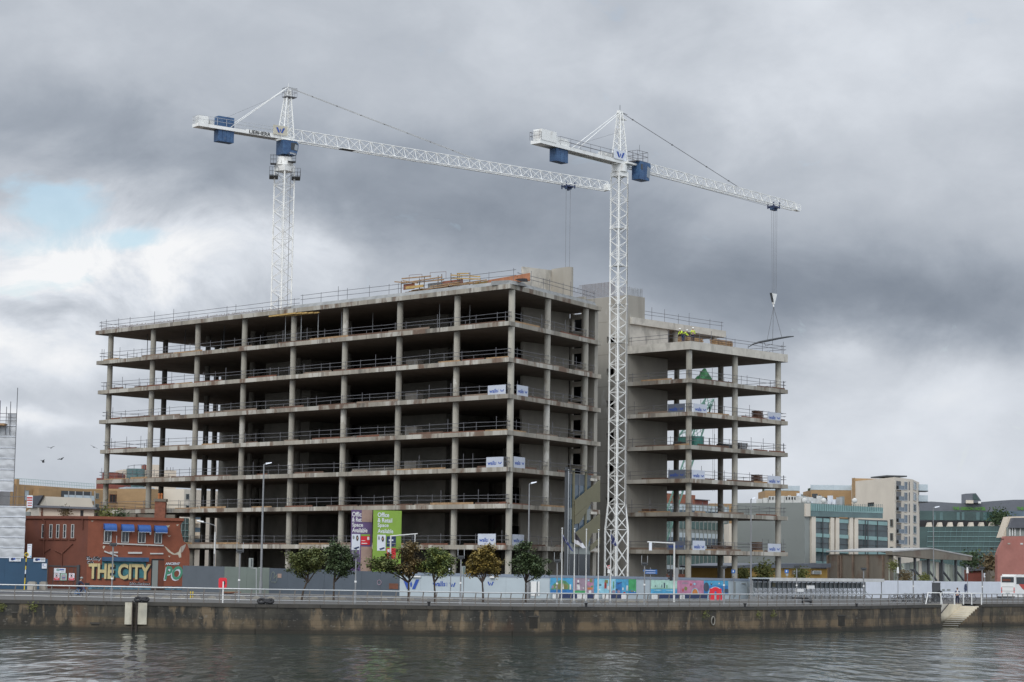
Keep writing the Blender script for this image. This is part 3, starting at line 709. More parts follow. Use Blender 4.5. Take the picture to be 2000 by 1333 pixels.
# tower core
T0 = 9.9
def wbox(g, s0, s1, t0, t1, z0, z1, m): g.hexa([w_(s1, t0, z0), w_(s0, t0, z0), w_(s0, t1, z0), w_(s1, t1, z0), w_(s1, t0, z1), w_(s0, t0, z1), w_(s0, t1, z1), w_(s1, t1, z1)], M[m])
ztw = W(1245, 579.6, w_(T0, 2).y).z
g = MB()
s_end = 17.6
wins = [(12.05, 13.25, z+1.55, z+2.35) for z in ZB[1:7]]
zc = 0
for (a0, a1, z0, z1) in wins:
    wbox(g, T0, s_end, -.02, .38, zc, z0, 'tower_concrete'); wbox(g, T0, a0, -.02, .38, z0, z1, 'tower_concrete'); wbox(g, a1, s_end, -.02, .38, z0, z1, 'tower_concrete'); zc = z1
wbox(g, T0, s_end, -.02, .38, zc, ztw, 'tower_concrete'); g.build('tower_front_wall', off)
g = MB()
for z in ZB[1:]: wbox(g, T0-.012, s_end, -.032, -.02, z+.1, z+.13, 'old_wall')
g.split('pour_joint', off)
g = MB(); wbox(g, T0, T0+.35, .385, 7.87, 0, ZB[7]+.2, 'wall_light'); wbox(g, T0, T0+.35, .385, 3.29, ZB[7]+.2, ztw, 'tower_concrete')
wbox(g, T0+.36, s_end, 7.5, 7.87, 0, ZB[7]+.2, 'tower_concrete'); wbox(g, T0+.36, s_end, 3.0, 3.29, ZB[7]+.9, ztw, 'tower_concrete')
wbox(g, s_end-.35, s_end, .385, 7.49, 0, ztw-.8, 'tower_concrete'); g.build('tower_side_wall', off)
g = MB(); wbox(g, T0+.36, s_end-.36, 1.2, 1.3, 0, ztw-1, 'shade_black'); g.build('tower_shade_sheet', off)  # black sheet behind the slit windows, inside darkness in its colour
# starter bars and the mesh cage on the tower
g = MB()
for i in range(34):
    t_ = .1+i*3.1/34; p = w_(T0+.15+.1*(i % 2), t_, ztw); g.tube(p, p+Vector((random.uniform(-.04, .04), 0, random.uniform(.85, 1.15))), .026, 4, M['lamp_grey'])
for i in range(46):
    s_ = T0+.2+i*.165; p = w_(s_, .15, ztw); g.tube(p, p+Vector((random.uniform(-.03, .03), 0, 1.9 if i > 12 else 1.1)), .024, 4, M['rebar'])
for j in range(12):
    z = ztw+.15+j*.15; g.tube(w_(T0+2.3, .1, z), w_(s_end+.5, .1, z+.02), .022, 4, M['rebar'])
for i in range(9): p = w_(s_end+.8+i*.18, .3, ztw-2.2); g.tube(p, p+Vector((0, 0, 3.2+random.random())), .024, 4, M['rebar'])
g.build('rebar_cage', off)
# setback storey of the right wing
zt = ZB[6]+1.0; zc7 = w_(T0, 0); zb7 = W(1225, 632.7, zc7.y).z; zt7 = zb7+.85
t_end = None
lo, hi = 0, 40
for _ in range(50):
    md = (lo+hi)/2; q = w_(T0-.4, md, zb7); yc = q.y*math.cos(PIT)+(q.z-EYE)*math.sin(PIT)
    px = CX+_c*FPX*q.x/yc-_s*(-FPX*(-q.y*math.sin(PIT)+(q.z-EYE)*math.cos(PIT))/yc)
    if px < 1418: lo = md
    else: hi = md
t_end = lo
g = MB(); wbox(g, T0-.4, 24, .4, t_end, zb7, zt7, 'fresh_concrete'); g.build('upper_slab', off)
g = MB(); wbox(g, T0-.02, T0-.001, .4, 7.87, zt, zb7, 'fresh_concrete'); g.build('upper_wall', off)
g = MB(); p = w_(T0+.3, t_end-1.6); g.tube((p.x, p.y, zt-.1), (p.x, p.y, zb7), .36, 16, M['column_concrete'])
p = w_(T0+.3, t_end-9.6); g.tube((p.x, p.y, zt-.1), (p.x, p.y, zb7), .36, 16, M['column_concrete']); g.build('upper_column', off)
g = MB(); wbox(g, T0+5, T0+5.3, 7.9, t_end-.5, zt-.02, zb7, 'old_wall'); g.build('upper_wall', off)

# guard rails on every deck: irregular standards, two rails
def guard(pts, z, inset_dir, name='guard_rail', step=2.35, h0=1.0, toe=True):
    g = MB(); L_ = 0; segs = []
    for a, b_ in zip(pts[:-1], pts[1:]): segs.append((a, b_))
    for a, b_ in segs:
        d = b_-a; n = max(1, int(d.length/step))
        for i in range(n+1):
            q = a+d*(min(1, max(0, (i+random.uniform(-.3, .3))/n))); h = h0+random.choice((.08, .12, .15, .25, .6)) if random.random() < .85 else .55
            g.tube((q.x, q.y, z), (q.x, q.y, z+h), .036, 4, M['rail_steel'], cap=False)
            if random.random() < .8: g.ball((q.x, q.y, z+h0), .05, .05, .05, 5, 3, M['rail_steel'])
        dn = d.normalized()
        for zz in (h0, h0*.58):
            n2 = max(1, int(d.length/5)); prev = a-dn*.35+Vector((0, 0, z+zz+random.uniform(-.05, .05)))
            for i in range(1, n2+1):
                q = a+d*(i/n2)+(dn*.35 if i == n2 else Vector())+Vector((0, 0, z+zz+random.uniform(-.06, .06))); g.tube(prev, q, .033, 4, M['rail_steel'], cap=False); prev = q
    return g.build(name, off)
for k, z in enumerate(ZB):
    zz = z+TH if k < 7 else z+.55
    s_ = SL[k]-.7
    hh = 1.02
    a = m_(s_, .35); c = m_(.35, .35); e = CB+sdv*20.9+fd*.35
    if k == 7:
        guard([m_(s_, .45), m_(36, .45)], zz, None, step=3.4, h0=1.15); guard([m_(36, 1.2), m_(.6, 1.2)], zz+.4, None, step=2.8, h0=1.25)
        guard([Vector((c.x, c.y, 0))+sdv*2, Vector((e.x, e.y, 0))], zz+.4, None, step=2.6, h0=1.1)
        guard([m_(s_, .45), m_(s_, 19.5)], zz, None, step=3.4, h0=1.0)
    else:
        guard([a, c], zz, None, h0=hh); guard([c, e], zz, None, h0=hh); guard([a, m_(s_, 20)], zz, None, step=3.2, h0=hh)
        guard([m_(s_, T_BACK-.6), m_(62, T_BACK-.6)], zz, None, step=3, h0=hh) if k in (2, 3, 4, 5, 6) else None
for k, z in enumerate(ZB[:7]):
    zz = z+(TH if k < 6 else 1.0)
    guard([w_(T0-.3, .35), w_(.35, .35)], zz, None, h0=1.0); guard([w_(.35, .35), w_(.35, 19.3)], zz, None, h0=1.0); guard([w_(.35, 19.4), w_(12, 19.4)], zz, None, h0=1.0)
guard([w_(T0+.1, .9), w_(T0+.1, t_end-.3)], zt7, None, h0=1.1, step=2.6)
# toe boards and loose timber along the slab edges
def toe(a, b_, z, par=off):
    d = b_-a; L_ = d.length; d = d.normalized(); u = random.uniform(0, 2)
    g = MB()
    while u < L_-1:
        ln = min(random.uniform(2, 7), L_-u); q0 = a+d*u; q1 = a+d*(u+ln); h = random.uniform(.12, .24)
        g.beam(Vector((q0.x, q0.y, z+h/2)), Vector((q1.x, q1.y, z+h/2+random.uniform(-.02, .03))), .05, h, M[random.choice(('rust', 'rust_dark', 'timber', 'deck_dirt', 'rust_dark'))]); u += ln+random.choice((.1, .3, 2.5, 5))
    if g.v: g.split('toe_board', par)
for k, z in enumerate(ZB[:7]):
    toe(m_(SL[k]-.8, .22), m_(.3, .22), z+TH); toe(m_(.3, .3), CB+sdv*20.9+fd*.2, z+TH)
    if k < 6: toe(w_(T0-.3, .2), w_(.3, .2), z+TH); toe(w_(.2, .3), w_(.2, 19.4), z+TH)
toe(m_(74, .18), m_(.3, .18), ZB[0]+TH+.02)
g = MB()   # low row of starter ties along the left half of the roof edge
for i in range(230):
    s_ = 37+i*.17; p = m_(s_, .2, ZB[7]+.5); g.tube(p, p+Vector((0, 0, random.uniform(.2, .42))), .028, 4, M['rebar'], cap=False)
for zz in (.22,): g.tube(m_(37, .2, ZB[7]+.5+zz), m_(76, .2, ZB[7]+.5+zz), .02, 4, M['rebar'])
for i in range(60):
    p = m_(random.uniform(30, 56), random.uniform(1.5, 6), ZB[7]+.5); q = p+fd*random.uniform(1, 3)+Vector((0, 0, random.uniform(.1, .9))); g.tube(p+Vector((0, 0, random.uniform(.2, .9))), q, .018, 4, M['lamp_grey'], cap=False)
g.build('starter_bar', off)
# props standing under the edge of the top deck
g = MB()
for i in range(9): p = m_(70-i*2.7, 3.5+(i % 3)*4.2, ZB[6]+TH); g.tube(p, (p.x, p.y, ZB[7]), .045, 5, M['crane_dark'])
for s_, t_ in ((33, 1.2), (36, 1.1), (37.6, 1.3), (30.8, 3), (28.5, 6), (40, 2), (16, 5), (14, 8)): p = m_(s_, t_, ZB[6]+TH); g.tube(p, (p.x, p.y, ZB[7]-.0), .04, 5, M['steel_rail'])
g.split('steel_prop', off)
g = MB()
for i in range(5): g.beam(m_(40.5-i*.9, -.25+i*.1, ZB[7]-.18-.03*i), m_(35.5-i*.9, -.25+i*.15, ZB[7]-.13-.03*i), .12, .16, M['timber_yellow'])
g.build('edge_formwork', off)
# three tall props and door panels in the wing
g = MB()
for t_, s_ in ((14.6, 8.5), (15.2, 12.2)):
    for k in (3, 4, 5): p = w_(s_, t_, ZB[k]+TH); g.tube(p, (p.x, p.y, ZB[k]+2.4), .07, 6, M['crane_dark'])
g.split('steel_prop', off)

# ------------------------------------------------------------------ formwork and timber on the roof
FR_ = Fr(m_(60, .9), m_(0, .9)); zr = ZB[7]+.98
def rp(px, py): return FR_.at(px, py)
t_ = thing('formwork_stack', 'untidy stack of red and yellow formwork timber on the roof edge', 'timber stack', tuple(m_(14, 2, zr)))
g = MB()
for i in range(46):
    u0 = rp(random.uniform(778, 880), 560)[0]; ln = random.uniform(2, 5.5); d = -random.uniform(-.2, 2.2); z = zr+random.uniform(-.05, .5)
    g.beam(FR_.p(u0, z, d), FR_.p(u0+ln, z+random.uniform(-.08, .12), d+random.uniform(-.3, .3)), .16, .10, M[random.choice(('timber', 'timber_yellow', 'timber', 'rebar'))])
g.build('timber_bearer', t_)
g = MB(); FR_.box(g, rp(782, 550)[0], rp(803, 550)[0], zr+.5, zr+1.15, -.6, -.5, M['plywood_red']); FR_.box(g, rp(790, 550)[0], rp(824, 550)[0], zr+.5, zr+.8, -.3, -.2, M['timber_yellow'])
FR_.box(g, rp(858, 550)[0], rp(897, 550)[0], zr+.45, zr+.95, -.6, -.5, M['plywood_red']); FR_.box(g, rp(826, 550)[0], rp(857, 550)[0], zr+.4, zr+.95, -.9, -.8, M['screed']); g.build('plywood_sheet', t_)
g = MB()
for a_, b2 in (((780, 553), (860, 541)), ((780, 544), (838, 539)), ((766, 550), (790, 552)), ((782, 548), (812, 553)), ((800, 552), (863, 546)), ((876, 537), (934, 540)), ((888, 534), (912, 534)), ((876, 543), (935, 545))):
    pa = FR_.p(*rp(*a_), -.4); pb = FR_.p(*rp(*b2), -.3); g.beam(pa, pb, .10, .13, M['timber' if a_[0] < 870 else 'timber_yellow'])
for px, ya, yb in ((779, 548, 566), (815, 545, 560), (824, 540, 556), (851, 538, 556), (858, 535, 548), (876, 533, 548), (889, 533, 548), (892, 534, 544), (913, 532, 546)):
    u_, z1 = rp(px, ya); z0 = zr-.05; g.beam(FR_.p(u_, z0, -.4), FR_.p(u_, z1, -.4), .09, .09, M['rebar'])
g.build('timber_rail', t_)
g = MB()
for (x0, y0, x1, y1) in ((787, 534, 812, 548), (828, 529, 859, 545)):
    q = [FR_.p(*rp(x0, y1), -1), FR_.p(*rp(x0, y0+2), -1), FR_.p(*rp(x1, y0), -1), FR_.p(*rp(x1, y1-3), -1)]; g.path(q, .022, 5, M['rust'])
g.build('wire_frame', t_)
g = MB(); ua, za = rp(913, 555); ub, zb = rp(1021, 541)
FR_.poly(g, [(rp(939, 550)[0], zr-.05), (ub, zr-.02), (ub, zr+.86), (rp(939, 547)[0], zr+.60)], -1.2, -1.1, M['ply_orange'])
FR_.poly(g, [(rp(910, 553)[0], zr-.1), (rp(938.5, 550)[0], zr-.05), (rp(938.5, 547)[0], zr+.55), (rp(910, 553)[0], zr+.42)], -1.2, -1.09, M['timber_yellow'])
single(g, 'shutter_board', 'long orange plywood shutter board standing along the roof edge beside the grey wall', 'shutter board')
g = MB(); FR_.ppoly(g, [(1000, 545.5), (1006, 543.5), (1019, 543), (1020, 549.5), (1012, 549), (1004, 547.5)], -.9, -.5, M['black']); single(g, 'black_sheet', 'black plastic sheet bundled on the roof corner below the orange board', 'plastic sheet')

# ------------------------------------------------------------------ things lying on the floors
def deck_item(name, label, cat, Fv, px0, py0, px1, py1, d, depth, m, grp=None):
    g = MB(); u0, u1, z0, z1 = Fv.rect(px0, py0, px1, py1); Fv.box(g, u0, u1, z0, z1, d-depth, d, M[m]); return single(g, name, label, cat, grp)
FM = Fr(m_(77, 0), m_(0, 0)); FSd = Fr(CB, SE); FWA = Fr(w_(T0, 0), w_(0, 0)); FWB = Fr(w_(0, 0), w_(0, 19.78)); FWK = Fr(w_(20, 19.4), w_(0, 19.4))
for k, (xa, lab) in ((5, (700, 'fourth floor up')), (4, (697, 'middle floor')), (3, (697, 'floor below the middle'))):
    pass
def floor_blocks(k, label):
    t_ = thing('stacked_panels', label, 'panel stack', tuple(m_(27, 6, ZB[k]+TH)), 0, 'pale panels stacked inside the block')
    g = MB()
    for j in range(3): g.hexa([m_(31-.2*j, 5, ZB[k]+TH+.25*j), m_(22, 5, ZB[k]+TH+.25*j), m_(22, 7, ZB[k]+TH+.25*j), m_(31-.2*j, 7, ZB[k]+TH+.25*j), m_(31-.2*j, 5, ZB[k]+TH+.25*j+.2), m_(22, 5, ZB[k]+TH+.25*j+.2), m_(22, 7, ZB[k]+TH+.25*j+.2), m_(31-.2*j, 7, ZB[k]+TH+.25*j+.2)], M['concrete'])
    g.build('panel', t_)
    g = MB(); g.hexa([m_(21.5, 5, ZB[k]+TH), m_(19.5, 5, ZB[k]+TH), m_(19.5, 6, ZB[k]+TH), m_(21.5, 6, ZB[k]+TH), m_(21.5, 5, ZB[k]+TH+1.4), m_(19.5, 5, ZB[k]+TH+1.4), m_(19.5, 6, ZB[k]+TH+1.4), m_(21.5, 6, ZB[k]+TH+1.4)], M['concrete']); g.build('upright_block', t_)
floor_blocks(5, 'pale panels stacked on the second open floor from the top of the block'); floor_blocks(4, 'pale panels stacked on the third open floor from the top of the block')
floor_blocks(3, 'pale panels stacked on the fourth open floor from the top of the block'); floor_blocks(2, 'pale panels stacked on the fifth open floor from the top of the block')
# green tarpaulin heap
g = MB(); u, z = FWB.at(1385, 741); n_ = 9; P_ = [[None]*n_ for _ in range(n_)]
zf = ZB[5]+TH; prof = [.06, .25, .4, .6, .85, 1.35, 1.6, 1.35, .9]
for i in range(n_):
    for j in range(n_):
        uu = u-1.3+i*.33; dd = -.6-j*.16; h = prof[i]*(.25+.75*math.sin(math.pi*min(1, (j+.8)/(n_+.5))))+random.uniform(-.1, .1)
        P_[i][j] = FWB.p(uu+random.uniform(-.08, .08), zf+max(.02, h), dd)
vs = [p for r in P_ for p in r]; fs = [(i*n_+j, (i+1)*n_+j, (i+1)*n_+j+1, i*n_+j+1) for i in range(n_-1) for j in range(n_-1)]
g.add(vs, fs, M['tarp_green']); g.add([Vector((p.x, p.y, zf)) if i else p for i, p in enumerate([P_[0][0], P_[-1][0], P_[-1][-1], P_[0][-1]])], [(0, 1, 2, 3)], M['tarp_green'])
g.add([Vector((r[0].x, r[0].y, zf)) for r in P_]+[r[0] for r in P_], [(i, i+1, i+1+n_, i+n_) for i in range(n_-1)], M['tarp_green'])
single(g, 'tarpaulin_heap', 'crumpled bright green tarpaulin heaped at the edge of the right wing top floor', 'tarpaulin')
def tank(px0, px1, label):
    g = MB(); u0, u1, z0, z1 = FWA.rect(px0, 860, px1, 876); z0 = ZB[3]+TH; c = FWA.p((u0+u1)/2, z0, -3); r = (u1-u0)/2
    g.tube(c, c+Vector((0, 0, 1.1)), r, 16, M['tank_green']); g.tube(c+Vector((0, 0, 1.1)), c+Vector((0, 0, 1.2)), r*1.05, 16, M['tank_green'])
    for i in range(16):
        a = 2*math.pi*i/16; q = c+Vector((math.cos(a)*r, math.sin(a)*r, 0)); g.tube(q, q+Vector((0, 0, 1.1)), .04, 4, M['tank_green'])
    single(g, 'water_tank', label, 'tank', 'green tanks on the right wing')
tank(1297, 1318, 'left one of two round green tanks on the right wing floor'); tank(1318, 1341, 'right one of two round green tanks, beside the corner column')
def crate_stack(name, label, Fv, px0, px1, k, h, d, m):
    u0 = Fv.at(px0, 900)[0]; u1 = Fv.at(px1, 900)[0]; z0 = ZB[k]+TH; t_ = thing(name, label, 'material stack', tuple(Fv.p((u0+u1)/2, z0, d)))
    n = max(2, int(h/.22))
    g = MB()
    for i in range(n): Fv.box(g, u0+random.uniform(0, .1), u1-random.uniform(0, .1), z0+i*h/n+.02, z0+(i+1)*h/n-.02, d-1, d-random.uniform(0, .06), M[m])
    g.build('layer', t_)
    g = MB()
    for q in (.15, .85): Fv.box(g, u0+(u1-u0)*q, u0+(u1-u0)*q+.06, z0, z0+h+.02, d, d+.03, M['rebar'])
    g.build('strap', t_)
crate_stack('block_pallet', 'dark stack of blocks on the right wing floor below the green tanks level', FWB, 1437, 1463, 3, .7, -2, 'crane_dark')
crate_stack('block_pallet', 'longer dark stack of blocks at mid right wing, level with the green tanks', FWB, 1464, 1480, 3, .95, -1.5, 'lamp_grey')
crate_stack('block_pallet', 'small low dark pallet right of the corner column on the green tank floor', FWB, 1352, 1368, 3, .5, -2, 'crane_dark')
crate_stack('block_pallet', 'rusty crate beside the upper right white sign on the right wing', FWB, 1490, 1501, 4, 1.1, -.8, 'rust_dark')
crate_stack('block_pallet', 'rusty crate beside the middle right white sign on the right wing', FWB, 1489, 1500, 2, 1.1, -.8, 'rust_dark')
crate_stack('block_pallet', 'rusty crate beside the lowest right white sign on the right wing', FWB, 1489, 1500, 0, 1.2, -.8, 'rust_dark')
crate_stack('brick_pallet', 'low brown pallet of blocks on the first floor of the right wing', FWB, 1418, 1464, 0, .7, -2, 'rust_dark')
crate_stack('brick_pallet', 'brown reddish heap behind the crane mast on the right wing floor', FWA, 1238, 1258, 1, .5, -1.5, 'rust_dark')
crate_stack('timber_pallet', 'yellow timber stack on the right wing roof below the crane load', FWB, 1413, 1447, 6, .0+.9, -1.2, 'timber')
for o in [o for o in COL.objects if o.name.startswith('timber_pallet')]: o.location.z += .5
crate_stack('timber_pallet', 'yellow timber stack on the right wing roof beside the workers', FWB, 1365, 1404, 6, .9, -2.4, 'timber')
bpy.data.objects['timber_pallet.001'].location.z += .5

# ------------------------------------------------------------------ white company boards hung on the rails
def board(Fv, px0, py0, px1, py1, label, d=-.1, dark=False):
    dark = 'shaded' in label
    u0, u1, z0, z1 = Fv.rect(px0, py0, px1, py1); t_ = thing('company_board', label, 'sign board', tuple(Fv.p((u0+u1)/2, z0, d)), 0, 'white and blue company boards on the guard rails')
    g = MB(); Fv.box(g, u0, u1, z0, z1, d-.06, d, M['board_shaded' if dark else 'board_pale']); g.build('panel', t_)
    g = MB(); Fv.box(g, u0-.12, u0-.003, z0-.1, z1, d-.3, d-.05, M['rust']) if False else Fv.box(g, u0+.3, u0+.4, z0-.1, z1-.1, d-.14, d-.065, M['rust']); Fv.box(g, u1-.4, u1-.3, z0-.1, z1-.1, d-.14, d-.065, M['rust']); g.split('bracket', t_)
    w = u1-u0; h = z1-z0
    lettering(Fv, 'walls', u0+w*.08, u0+w*.57, z0+h*.30, z0+h*.66, d+.012, M['logo_blue'], 'lettering', t_, .02)
    g = MB(); logo(Fv, g, u0+w*.70, u0+w*.92, z0+h*.36, z0+h*.56, d+.014, M['logo_blue']); Fv.box(g, u0+w*.615, u0+w*.625, z0+h*.34, z0+h*.62, d, d+.01, M['logo_blue']); g.build('emblem', t_)
board(FM, 951.5, 752.5, 986, 773.5, 'white board with blue lettering left of the corner column, upper pair on the front')
board(FSd, 1011.5, 753.5, 1033, 775.5, 'white board with blue lettering right of the corner column, upper pair')
board(FM, 948.5, 893, 981.5, 915, 'white board with blue lettering left of the corner column, middle pair')
board(FSd, 1005, 893, 1027, 915.5, 'white board with blue lettering right of the corner column, middle pair')
board(FM, 932, 1043, 966.5, 1065.5, 'white board with blue lettering above the yellow tree, left of the lowest pair')
board(FSd, 1002.5, 1044.5, 1025, 1066.5, 'white board with blue lettering above the dark green tree, right of the lowest pair')
board(FWA, 1303, 789, 1336.5, 808, 'shaded grey board on the left face of the right wing, uppermost')
board(FWB, 1356.5, 789.5, 1382, 809.5, 'white board just right of the right wing corner column, uppermost')
board(FWB, 1501, 806, 1526.5, 825.5, 'white board at the far right end of the right wing, uppermost')
board(FWA, 1304, 918, 1337, 936.5, 'shaded grey board on the left face of the right wing, middle level')
board(FWB, 1353, 919, 1378, 939, 'white board just right of the right wing corner column, middle level')
board(FWB, 1501, 930, 1526, 949.5, 'white board at the far right end of the right wing, middle level')
board(FWA, 1302, 1058, 1335.5, 1075.5, 'shaded grey board on the left face of the right wing, lowest')
board(FWB, 1354.5, 1056.5, 1378.5, 1078.5, 'white board just right of the right wing corner column, lowest')
board(FWB, 1501.5, 1062.5, 1526, 1082, 'white board at the far right end of the right wing, lowest')

# ------------------------------------------------------------------ sample facade with a screened stair at the corner
FE = Fr(W(1101, 1124, 229.5), W(1152, 1124, 234))
FE2 = Fr(FE.p(FE.L, 0), W(1167, 1124, 241))
se = thing('stair_enclosure', 'glazed stair enclosure with gold mesh balustrades between the corner block and the crane', 'stair enclosure', tuple(FE.p(0, 0)))
ztop = FE.at(1120, 925)[1]
g = MB(); FE.box(g, 0, .22, 0, ztop+.6, 0, .25, M['crane_dark']); FE.box(g, .3, .5, 0, ztop+.4, 0, .25, M['steel_rail']); g.build('mast_profile', se)
zs = [FE.at(1110, y)[1] for y in (1125, 1062, 992, 925)]
for i in range(3):
    z0, z1 = zs[i], zs[i+1]; hh = (z1-z0)
    g = MB(); FE.box(g, .55, FE.L, z0, z0+hh*.68, -.06, 0, M['glass_dark'] if i < 1 else M['glass_blue']); g.build('glass_panel', se)
    g = MB(); FE.box(g, .55, FE.L, z0+hh*.68, z1, -.06, .02, M['hoard_grey'] if i == 2 else M['clad_grey']); g.build('spandrel_panel', se)
g = MB()
for px in (1117, 1141): u = FE.at(px, 1000)[0]; FE.box(g, u, u+.3, FE.at(px, 1060)[1], ztop+.5, .02, .16, M['mesh_gold'])
for px in (1112, 1130): u = FE.at(px, 1000)[0]; FE.box(g, u, u+.07, 0, ztop, .02, .09, M['lamp_grey'])
g.split('mullion', se)
def flight(pts): g = MB(); FE.ppoly(g, pts, .2, .28, M['mesh_gold']); g.build('mesh_screen', se)
flight([(1119, 978), (1168, 938), (1168, 981), (1150, 981), (1119, 1008)]); flight([(1119, 1009), (1149, 982), (1150, 984), (1128, 1022), (1119, 1024)])
flight([(1119, 1042), (1168, 1004), (1168, 1040), (1152, 1042), (1143, 1068), (1119, 1068)]); flight([(1150, 1066), (1168, 1050), (1168, 1062), (1150, 1076)])
g = MB()
for y in (935, 1000, 1072): FE.pbox(g, 1152, y, 1164, y+5, -2.5, .15, M['fresh_concrete'])
for y in (925,): FE.pbox(g, 1100, y-4, 1168, y-2.5, 0, .25, M['crane_dark'])
g.split('landing', se)
# ================================================================== TOWER CRANES
def lattice(g, c0, c1, w0, w1, ax, ay, nb, r, rb, m, xbrace=True, horiz=True):
    """four-chord lattice from centre c0 to c1; ax, ay are the cross axes"""
    def node(q, i, w=None):
        c = c0.lerp(c1, q); w = w0+(w1-w0)*q; sx, sy = ((-1, -1), (1, -1), (1, 1), (-1, 1))[i]
        return c+ax*(sx*w/2)+ay*(sy*w/2)
    for i in range(4): g.tube(node(0, i), node(1, i), r, 6, m, cap=False)
    for k in range(nb):
        a, b_ = k/nb, (k+1)/nb
        for i in range(4):
            j = (i+1) % 4
            if horiz and k % 4 == 0: g.tube(node(a, i), node(a, j), rb, 4, m, cap=False)
            if (k+i) % 2: g.tube(node(a, i), node(b_, j), rb, 4, m, cap=False)
            else: g.tube(node(a, j), node(b_, i), rb, 4, m, cap=False)
            if xbrace: (g.tube(node(a, j), node(b_, i), rb*.8, 4, m, cap=False) if (k+i) % 2 else g.tube(node(a, i), node(b_, j), rb*.8, 4, m, cap=False))
def jib(g, F, u0, u1, z, h0, h1, w, nb, r, rb, m):
    for s_ in (-1, 1): g.tube(F.p(u0, z, s_*w/2), F.p(u1, z, s_*w/2), r, 5, m, cap=False)
    tl = []
    for k in range(nb+1):
        q = k/nb; u = u0+(u1-u0)*q; h = h0+(h1-h0)*q; tl.append(F.p(u, z+h, 0))
        for s_ in (-1, 1): g.tube(F.p(u, z, s_*w/2), tl[-1], rb, 4, m, cap=False)
        g.tube(F.p(u, z, -w/2), F.p(u, z, w/2), rb, 4, m, cap=False)
    for k in range(nb):
        g.tube(tl[k], tl[k+1], r*.9, 5, m, cap=False); u = u0+(u1-u0)*k/nb; v = u0+(u1-u0)*(k+1)/nb
        for s_ in (-1, 1): g.tube(F.p(v, z, s_*w/2), tl[k], rb, 4, m, cap=False); g.tube(F.p(u, z, s_*w/2), tl[k+1], rb*.6, 4, m, cap=False)
        g.tube(F.p(u, z, -w/2), F.p(v, z, w/2), rb*.7, 4, m, cap=False)
def cage(g, F, u0, u1, d0, d1, z, h, m, floor=True, r=.028, nx=3):
    c = [F.p(u0, z, d0), F.p(u1, z, d0), F.p(u1, z, d1), F.p(u0, z, d1)]
    for i in range(4):
        a, b_ = c[i], c[(i+1) % 4]
        for hh in (h, h*.52): g.tube(a+Vector((0, 0, hh)), b_+Vector((0, 0, hh)), r, 4, m, cap=False)
        for k in range(nx): q = a.lerp(b_, k/nx); g.tube(q, q+Vector((0, 0, h)), r, 4, m, cap=False)
    if floor: F.box(g, u0, u1, z-.1, z, min(d0, d1), max(d0, d1), m)
cw, cb_, cd = M['crane_white'], M['crane_blue'], M['crane_dark']
Zv = Vector((0, 0, 1))
# ---- crane behind the block (longer jib)
Y1 = 290; b1 = W(552.9, 450, Y1); b1.z = 0
zj = W(576, 274, Y1).z; tip = G(1187, 373, zj); F1 = Fr(b1, tip); L1 = F1.L
c1 = thing('tower_crane', 'taller white tower crane rising behind the office block, long jib reaching right', 'tower crane', tuple(b1), 0, 'tower cranes')
def zz1(y, px=557): return W(px, y, Y1).z
ax = (F1.u+F1.n).normalized(); ay = (F1.n-F1.u).normalized()
# mast stands with one corner towards the camera
cx_ = Vector((1, .12, 0)).normalized(); ay_ = Vector((-.12, 1, 0)).normalized()
mx = (cx_+ay_).normalized(); my = (ay_-cx_).normalized()
zm = zz1(337); g = MB(); lattice(g, b1.copy(), b1+Zv*zm, 1.95, 1.95, mx, my, 62, .11, .042, cw, xbrace=False); g.build('mast', c1)
g = MB()
for k in range(3): lattice(g, b1+mx*.2+my*.1, b1+mx*.2+my*.1+Zv*zm, .42, .42, mx, my, 90, .02, .018, cw, xbrace=False); break
g.tube(b1-my*.98+mx*.2+Zv*0, b1-my*.98+mx*.2+Zv*zm, .035, 5, M['cable']); g.build('ladder', c1)
g = MB(); g.prism([tuple((b1+mx*x*1.05+my*y*1.05)[:2]) for x, y in ((-1, -1), (1, -1), (1, 1), (-1, 1))], zz1(336), zz1(324), cw); g.build('slewing_ring', c1)
g = MB()
for s_, t_ in (((-2.1, -.9), (-1.3, 1.6)), ((1.0, 2.2), (-1.6, 1.2))):
    Fc = Fr(b1, b1+cx_); cage(g, Fc, s_[0], s_[1], t_[0], t_[1], zz1(347), 1.15, cd)
Fc = Fr(b1, b1+cx_); cage(g, Fc, -2.0, -1.2, 0, 1.0, zz1(322), 1.2, cd, nx=2); cage(g, Fc, .4, 1.5, .3, 1.5, zz1(318), 1.1, cd, nx=2); g.build('access_platform', c1)
g = MB(); g.tube(b1+Zv*zz1(324), b1+Zv*zz1(308), 1.25, 14, cw, r2=1.0)
for i in range(4):
    d = (mx if i % 2 else my)*(1 if i < 2 else -1); e = Vector((-d.y, d.x, 0)); q = b1+d*1.15
    g.add([q-e*.6+Zv*zz1(322), q+e*.6+Zv*zz1(322), q-d*.3+Zv*zz1(304)], [(0, 1, 2), (2, 1, 0)], cw)
g.build('turntable', c1)
